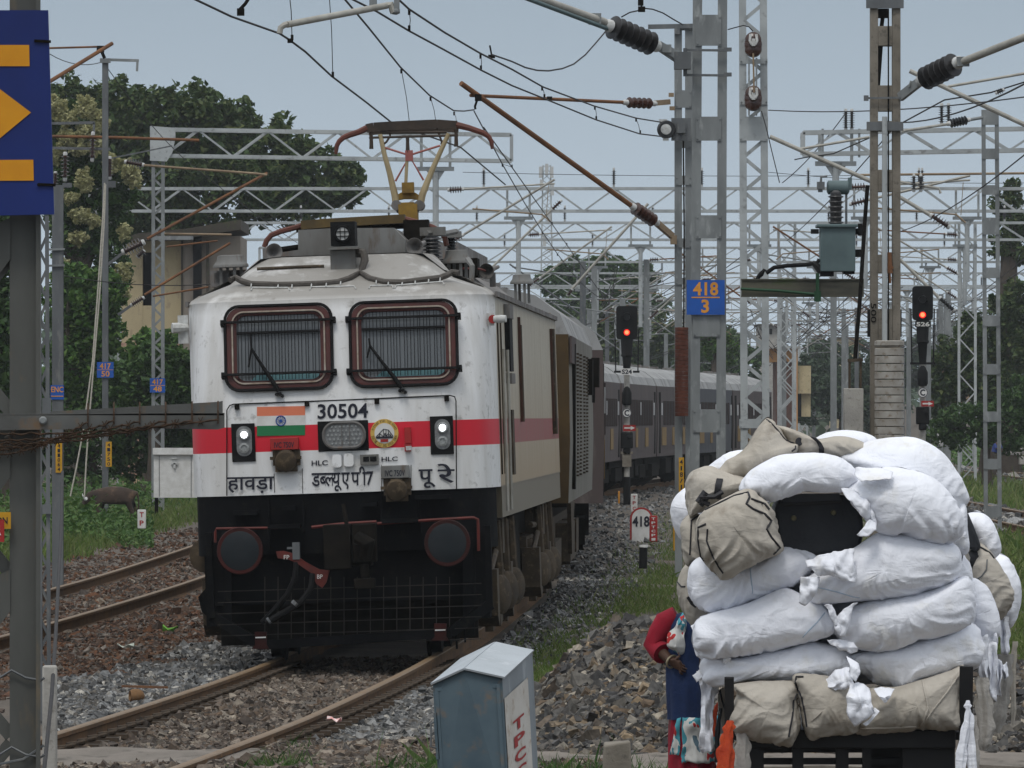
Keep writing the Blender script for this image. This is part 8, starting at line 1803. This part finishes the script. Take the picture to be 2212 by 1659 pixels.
for (d, es, n, sz, m, lab) in ((470, [(1205, 610, 45, 40), (1260, 600, 50, 42), (1325, 592, 55, 42), (1378, 605, 40, 42), (1300, 660, 120, 50)], 17000, .30, 'lf_mid', "round-topped green tree above the power car roof"),
        (440, [(1265, 720, 45, 60), (1320, 700, 50, 55), (1390, 735, 60, 55), (1450, 745, 55, 45), (1340, 770, 110, 40)], 15000, .26, 'lf_dark', "dark low tree behind the red S24 signal"),
        (520, [(1480, 780, 60, 45), (1560, 760, 50, 55), (1600, 790, 50, 45)], 8000, .30, 'lf_mid', "green trees behind the last coach roofs"),
        (380, [(1530, 735, 30, 40), (1565, 755, 28, 30)], 4200, .2, 'lf_bright', "bright green bush seen between the legs of the blue-board mast"),
        (460, [(1790, 830, 60, 80), (1850, 850, 60, 80), (1740, 870, 50, 50), (1900, 840, 50, 60)], 12000, .26, 'lf_hazed', "bushy trees beyond the anchor weight and concrete pole"),
        (560, [(1770, 770, 40, 40), (1960, 780, 60, 60), (1880, 790, 60, 50)], 8000, .32, 'lf_hazed', "hazy distant trees behind the far signal"),
        (330, [(2188, 405, 22, 22), (2170, 440, 40, 24), (2195, 480, 40, 30), (2165, 515, 34, 20), (2200, 545, 40, 24), (2155, 545, 26, 8)], 7000, .20, 'lf_dark', "sparse dark tree at the edge, its layers cut by the slender mast"),
        (310, [(2180, 690, 50, 60), (2120, 730, 50, 60), (2200, 780, 60, 80), (2100, 800, 55, 70), (2050, 790, 45, 55), (2160, 860, 80, 60), (2040, 860, 45, 50), (2195, 630, 25, 30)], 24000, .22, 'lf_dark', "broad dark green tree behind the slender mast, down to the bank"),
        (270, [(2100, 915, 60, 50), (2180, 910, 70, 60), (2035, 935, 45, 35), (2215, 870, 40, 60)], 14000, .13, 'lf_mid', "creeper-covered green bank below the dark tree")):
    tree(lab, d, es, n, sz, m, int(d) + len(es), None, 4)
# far wood closing the horizon
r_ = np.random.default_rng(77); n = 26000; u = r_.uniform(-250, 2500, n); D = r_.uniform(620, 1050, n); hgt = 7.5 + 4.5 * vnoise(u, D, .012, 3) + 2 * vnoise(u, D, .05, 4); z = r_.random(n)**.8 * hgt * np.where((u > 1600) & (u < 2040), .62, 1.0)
p = np.stack([(u - UC) / F * D, D, z], -1); o = leaves(p, .85, M['lf_hazed'], "treeline", seed=78, aspect=.7); tag(o, "far wooded line closing the yard at the horizon", "wood", kind='stuff')

r_ = np.random.default_rng(88); n = 22000; u = r_.uniform(1960, 2300, n); D = r_.uniform(230, 460, n); X = (u - UC) / F * D; k = X > 21 + (D - 300) * .012; X, D = X[k], D[k]
tag(leaves(np.stack([X, D, gh(X, D) + .25 * r_.random(len(X))], -1), .22, M['lf_bright'], "ground_cover", seed=89), "creeping green plants covering the bank by the far tracks", "ground cover", kind='stuff')
r_ = np.random.default_rng(90); n = 5000; u = r_.uniform(120, 330, n); D = r_.uniform(146, 166, n); X = (u - UC) / F * D
tag(leaves(np.stack([X, D, gh(X, D) + .42 * r_.random(n) * (.4 + .6 * vnoise(X, D, 1.1, 6))], -1), .09, M['weed'], "undergrowth", seed=91), "low weeds hiding the legs of the grazing cow", "undergrowth", kind='stuff')
# ================================================================== buildings
M['ywall'] = mat("stained_yellow_plaster", (.45, .375, .225), (.35, .285, .175), .8, .9, c3=(.25, .195, .14), s3=4, stretch=(1, 1, .5))
M['ywall2'] = mat("bare_grey_brown_plaster", (.27, .235, .195), (.19, .165, .14), .8, .9, c3=(.13, .11, .095), s3=5, stretch=(1, 1, .3))
M['pinkwall'] = mat("flaking_pink_plaster", (.36, .22, .17), (.42, .33, .2), 2.5, .9, c3=(.24, .13, .10), s3=7)
M['oldroof'] = mat("mossy_old_roof", (.065, .055, .042), (.04, .036, .03), 2, .95, c3=(.08, .10, .035), s3=4)
D = 255; t = thing("building", "tall stained yellow building with a dark doorway, behind the masts", "building", G(370, D, 0))
def wallbox(u0, v0, u1, v1, m, name, d0=0, d1=6, D=D): a = P(u0, v1, D); b = P(u1, v0, D); mb = MB(); mb.span((a.x, D + d0, a.z), (b.x, D + d1, b.z)); return mb.build(name, M[m], t)
wallbox(262, 520, 308, 740, 'ywall', "wall"); wallbox(330, 520, 391, 740, 'ywall', "wall"); wallbox(308, 520, 330, 545, 'ywall', "wall", .02, 5.9); wallbox(308, 660, 330, 740, 'ywall', "wall", .02, 5.9); wallbox(262, 740, 391, 1055, 'pinkwall', "wall", -.02)
wallbox(308, 545, 330, 660, 'black', "doorway", .5, .6); wallbox(391, 510, 520, 1055, 'ywall2', "wall", -.15); wallbox(418, 500, 436, 760, 'black', "drain_shaft", -.25, -.16); wallbox(446, 520, 452, 900, 'oldroof', "drain_pipe", -.3, -.16); wallbox(392, 512, 396, 900, 'oldroof', "drain_pipe", -.2, -.16)
mb = MB(); mb.prism([P(u, v, D - .9) for u, v in ((270, 512), (300, 504), (400, 494), (520, 474), (520, 496), (400, 514), (272, 521))], (0, 8, 0)); rf = mb.build("roof", M['oldroof'], t)
mb = MB()
for i in range(26): u = 330 + i * 3.4; mb.tube([P(u, 519, D - 1.0), P(u, 511, D - .95)], .05, 5)
mb.build("corrugated_edge", M['galv_d'], rf)
M['orangewall'] = mat("orange_plaster", (.50, .27, .11), (.42, .23, .10), 2, .9); M['brick'] = mat("dark_red_brick", (.12, .06, .045), (.08, .045, .038), 6, .9); M['creamwall'] = mat("cream_plaster", (.52, .44, .27), (.42, .35, .21), 1.5, .9, c3=(.25, .2, .14), s3=5)
D = 420; t = thing("house", "small orange-topped brick house with a cream annex, far down the yard", "house", G(1700, D, 0))
wallbox(1655, 752, 1722, 782, 'orangewall', "upper_storey", 0, 5, D); wallbox(1676, 782, 1712, 930, 'brick', "brick_wall", .1, 5, D); wallbox(1714, 752, 1723, 930, 'orangewall', "corner_pillar", -.2, 0, D); wallbox(1724, 790, 1752, 850, 'creamwall', "annex", .2, 5, D); wallbox(1732, 850, 1752, 900, 'creamwall', "annex_wall", .6, 5, D); wallbox(1724, 850, 1732, 900, 'black', "doorway", .6, .7, D)
mb = MB(); a = P(1650, 753, D); b = P(1727, 749, D); mb.span((a.x, D - .5, a.z), (b.x, D + 5.5, b.z)); mb.build("roof", M['conc_l'], t)
for (d, u0, v0, u1, v1, m, lab) in ((640, 1800, 728, 1858, 762, 'creamwall', "pale far building glimpsed between the gantries and the concrete pole"), (600, 1640, 700, 1690, 730, 'conc_l', "whitish distant block just above the last coach")):
    t = thing("building", lab, "building", G((u0 + u1) / 2, d, 0)); D = d; wallbox(u0, v0, u1, 925, m, "wall", 0, 8, d); mb = MB(); a = P(u0 - 4, v0 + 3, d); b = P(u1 + 4, v0, d); mb.span((a.x, d - .5, a.z), (b.x, d + 8.5, b.z)); mb.build("roof", M['oldroof'], t)
    mb = MB()
    for i in range(3): u = lerp(u0, u1, (i + .5) / 3); a = P(u - 3, v0 + 22, d); b = P(u + 3, v0 + 10, d); mb.span((a.x, d - .06, a.z), (b.x, d + .02, b.z))
    mb.each("window", M['black'], t)
# cell tower
D = 700; t = thing("radio_tower", "slim pale lattice radio tower rising far behind the gantries", "tower", G(1181, D, 0)); mb = MB(); s = D / F; hw_ = lambda v: lerp(8, 17, (v - 357) / 520) * s
for v in range(357, 880, 16):
    a0, a1 = hw_(v), hw_(v + 16); z0, z1 = P(0, v, D).z, P(0, v + 16, D).z; x = P(1181, 0, D).x
    for sx in (-1, 1):
        for y_ in (-1, 1): mb.beam((x + sx * a0, D + y_ * a0, z0), (x + sx * a1, D + y_ * a1, z1), .12, .12)
    mb.beam((x - a0, D - a0, z0), (x + a1, D - a1, z1), .06, .06); mb.beam((x + a0, D - a0, z0), (x - a1, D - a1, z1), .06, .06)
mb.build("lattice_frame", M['galv_l'], t); mb = MB()
for u, v in ((1168, 372), (1192, 372), (1181, 366), (1170, 400), (1193, 410), (1176, 520), (1186, 470)): mb.box(P(u, v, D - .6), (.3, .2, 1.0))
mb.each("antenna", M['cap'], t)
# low walls, boundary pillars on the green bank
for i, (u, v0, v1) in enumerate(((2002, 800, 915), (2040, 770, 930), (2075, 740, 900), (2062, 800, 905), (2090, 790, 870))):
    t = tag(None or (lambda o: o)(MB().span(P(u - 4, v1, 330), P(u + 4, v0, 330.4)).build("boundary_pillar", M['pinkwall'])), "faded pink pillar standing among poles below the green bank", "pillar", "faded pink pillars by the bank")
for i, (u0, v0, u1, v1) in enumerate(((2172, 968, 2240, 983), (2202, 986, 2260, 1004))):
    a = P(u0, v1, 300); b = P(u1, v0, 300); o = MB().span((a.x, 300, a.z), (b.x, 300.6, b.z)).build("concrete_block", M['conc_l'], bevel=.03); tag(o, ("long concrete block lying on the spoil heap, the upper one", "lower concrete block half sunk in the spoil heap")[i], "block")
o = MB(); c = G(2230, 100, -.15)
r_ = random.Random(4)
# ================================================================== people far down the yard
def figure(label, u, vh, vf, D, top, bot, crouch=False, scarf=None):
    s = D / F; t = thing("person", label, "person", P(u, vf, D)); f = P(u, vf, D); h = P(u, vh, D).z - f.z
    if crouch: z = [.0, .22, .30, .52, .70, .86]; k = h
    J = {}; x, y_, z0 = f.x, D, f.z
    if not crouch:
        J = {'p': (V(x, y_, z0 + .52 * h), .075 * h), 'c': (V(x, y_, z0 + .74 * h), .085 * h), 'n': (V(x, y_, z0 + .84 * h), .035 * h), 'h': (V(x, y_, z0 + .91 * h), .058 * h), 't': (V(x, y_, z0 + .97 * h), .04 * h), 'sl': (V(x - .11 * h, y_, z0 + .79 * h), .04 * h), 'el': (V(x - .15 * h, y_, z0 + .62 * h), .028 * h), 'hl': (V(x - .14 * h, y_ - .05, z0 + .47 * h), .024 * h), 'sr': (V(x + .11 * h, y_, z0 + .79 * h), .04 * h), 'er': (V(x + .15 * h, y_, z0 + .62 * h), .028 * h), 'hr': (V(x + .14 * h, y_ - .05, z0 + .47 * h), .024 * h), 'kl': (V(x - .06 * h, y_, z0 + .27 * h), .045 * h), 'fl': (V(x - .06 * h, y_, z0 + .03 * h), .03 * h), 'kr': (V(x + .06 * h, y_, z0 + .27 * h), .045 * h), 'fr': (V(x + .06 * h, y_ + .05, z0 + .03 * h), .03 * h)}
    else:
        J = {'p': (V(x, y_, z0 + .28 * h), .15 * h), 'c': (V(x + .10 * h, y_, z0 + .62 * h), .16 * h), 'n': (V(x + .16 * h, y_, z0 + .80 * h), .06 * h), 'h': (V(x + .20 * h, y_, z0 + .88 * h), .10 * h), 't': (V(x + .2 * h, y_, z0 + .96 * h), .07 * h), 'sl': (V(x - .06 * h, y_ - .1, z0 + .70 * h), .07 * h), 'el': (V(x + .02 * h, y_ - .15, z0 + .45 * h), .05 * h), 'hl': (V(x + .26 * h, y_ - .15, z0 + .36 * h), .045 * h), 'sr': (V(x + .25 * h, y_, z0 + .70 * h), .07 * h), 'er': (V(x + .38 * h, y_, z0 + .45 * h), .05 * h), 'hr': (V(x + .36 * h, y_ - .1, z0 + .25 * h), .045 * h), 'kl': (V(x + .30 * h, y_ - .1, z0 + .40 * h), .085 * h), 'fl': (V(x + .16 * h, y_ - .1, z0 + .04 * h), .05 * h), 'kr': (V(x + .34 * h, y_ + .1, z0 + .40 * h), .085 * h), 'fr': (V(x + .2 * h, y_ + .1, z0 + .04 * h), .05 * h)}
    skin_body(J, [('p', 'c'), ('c', 'n'), ('n', 'h'), ('h', 't'), ('c', 'sl'), ('sl', 'el'), ('el', 'hl'), ('c', 'sr'), ('sr', 'er'), ('er', 'hr'), ('p', 'kl'), ('kl', 'fl'), ('p', 'kr'), ('kr', 'fr')], "body", 'skin', t, 1)
    mb = MB(); a, b = J['p'][0], J['c'][0]; ra, rb = J['p'][1] * 1.5, J['c'][1] * 1.45; mb.tube([a - V(0, 0, .06 * h), lerp(a, b, .5), b, lerp(b, J['n'][0], .7)], [ra, (ra + rb) / 2, rb, rb * .5], 12)
    for q in 'lr': mb.tube([J['s' + q][0], J['e' + q][0]], [J['s' + q][1] * 1.3, J['e' + q][1] * 1.3], 8)
    mb.build("shirt", top, t); mb = MB()
    for q in 'lr': mb.tube([J['p'][0], J['k' + q][0], J['f' + q][0]], [J['p'][1] * 1.1, J['k' + q][1] * 1.25, J['f' + q][1] * 1.4], 8)
    mb.build("trousers", bot, t); mb = MB(); c = J['h'][0]; r = J['h'][1] * 1.25; mb.lathe(c - V(0, 0, r * .3), (0, 0, 1), [(0, r * .95), (r * .6, r * 1.05), (r * 1.2, r * .8), (r * 1.5, r * .2)], 10); mb.build("head_cloth" if scarf else "hair", scarf or M['hair'], t); return t
blue = mat("blue_shirt", (.035, .06, .20), None, rough=.9); dark = mat("dark_trousers", (.02, .022, .028), None, rough=.9)
figure("person in a blue shirt crouching on the spoil heap behind the slender mast", 2150, 948, 985, 200, blue, dark, True)
figure("person in white cloth standing by the base of the far signal", 2032, 926, 965, 300, M['white'], M['white'], False, M['white'])
figure("person wearing a white cap, tiny on the bank between pillars and signal", 2052, 918, 945, 420, M['white'], M['white'], False, M['white'])

# ================================================================== grazing cow
M['cow'] = mat("brown_hide", (.055, .036, .025), (.022, .017, .014), 3, .9, c3=(.13, .085, .055), s3=5)
D = 168; t = thing("cow", "brown cow grazing in the weeds behind the grey mast's foot", "cow", G(235, D, 0)); q = lambda u, v, d=0: P(u, v, D + d)
J = {'hip': (q(284, 1066), .20), 'mid': (q(250, 1068), .25), 'sho': (q(214, 1066), .20), 'nek': (q(196, 1072), .12), 'pol': (q(184, 1085), .085), 'muz': (q(179, 1102), .055), 'tl': (q(296, 1064), .03), 'tm': (q(300, 1082), .018), 'te': (q(299, 1104), .02)}
for nm, u, d, top in (('a', 214, -.13, 'sho'), ('b', 218, .13, 'sho'), ('c', 282, -.13, 'hip'), ('d', 288, .13, 'hip')):
    bk = 1 if top == 'hip' else 0; z = lambda zz_: V(P(u, 0, D).x, D + d, zz_)
    J[nm + '1'] = (z(.48) + V(-.05 * bk, 0, 0), .085); J[nm + '2'] = (z(.24) + V(.05 * bk, 0, 0), .048); J[nm + '3'] = (z(-.08), .035)
bo = [('hip', 'mid'), ('mid', 'sho'), ('sho', 'nek'), ('nek', 'pol'), ('pol', 'muz'), ('hip', 'tl'), ('tl', 'tm'), ('tm', 'te')]
for nm, top in (('a', 'sho'), ('b', 'sho'), ('c', 'hip'), ('d', 'hip')): bo += [(top, nm + '1'), (nm + '1', nm + '2'), (nm + '2', nm + '3')]
skin_body(J, bo, "body", 'cow', t); mb = MB()
for d in (-.1, .1): mb.tube([q(184, 1080, d), q(186, 1077, d * 2.2), q(187, 1080, d * 2.8)], [.02, .04, .01], 6); mb.tube([q(183, 1078, d * .6), q(179, 1071, d * 1.2), q(178, 1066, d)], [.022, .016, .005], 6)
mb.build("horn", M['cap'], t)

# ================================================================== litter
t = thing("coconut_husk", "brown coconut husk lying beside the near rail", "husk", G(297, 67, 0)); c = P(297, 1500, 67); c.z = -.08; mb = MB(); mb.lathe(c + V(.06, 0, 0), (-1, -.3, .05), [(0, .01), (.02, .045), (.06, .062), (.11, .058), (.13, .045), (.125, .035), (.08, .02)], 12); mb.build("husk", mat("brown_husk", (.20, .11, .05), (.13, .07, .03), 12, .9), t)
o = MB().beam(V(-3.42, 69.2, -.07), V(-3.0, 68.3, -.05), .03, .02).build("iron_strip", M['ruststeel']); tag(o, "thin rusty iron strip lying across the grey stones", "scrap")
def scrap(name, label, u, v, D, w, h, m, seed):
    c = P(u, v, D); c.z = max(c.z, -.10); r = random.Random(seed); rows = [[c + V((j - 1.5) * w / 3, (i - 1) * .06 + r.uniform(-.02, .02), h * r.uniform(.1, 1)) for j in range(4)] for i in range(3)]; mb = MB(); mb.sheet(rows); o = mb.build(name, m, None, angle=20); s = o.modifiers.new("t", 'SOLIDIFY'); s.thickness = .004; return tag(o, label, "litter")
scrap("leaf_scrap", "bright green leaf scrap on the rusty stones beside the locomotive", 368, 1366, 83.5, .16, .09, mat("fresh_green_scrap", (.12, .32, .03), None, rough=.6), 1)
scrap("paper_scrap", "pale paper scrap where grey and rusty stones meet", 272, 1400, 76, .16, .05, mat("pale_paper", (.5, .55, .48), None, rough=.8), 2)
scrap("food_wrapper", "pink and white wrapper lying on the grey stones near the rail", 722, 1563, 58.9, .11, .06, mat("pink_wrapper", (.70, .25, .22), (.75, .7, .68), 30, .5), 3)
# ================================================================== air
mb = MB(); mb.span((-420, -30, -6), (420, 1560, 45)); hz = mb.build("haze", bpy.data.materials.new("haze_air")); hz["kind"] = "stuff"
hm = hz.data.materials[0]; hm.use_nodes = True; n = hm.node_tree.nodes; n.remove(n["Principled BSDF"]); pv = n.new("ShaderNodeVolumePrincipled")
pv.inputs["Density"].default_value = .00014; pv.inputs["Color"].default_value = (.82, .88, .93, 1); hm.node_tree.links.new(pv.outputs[0], n["Material Output"].inputs["Volume"])
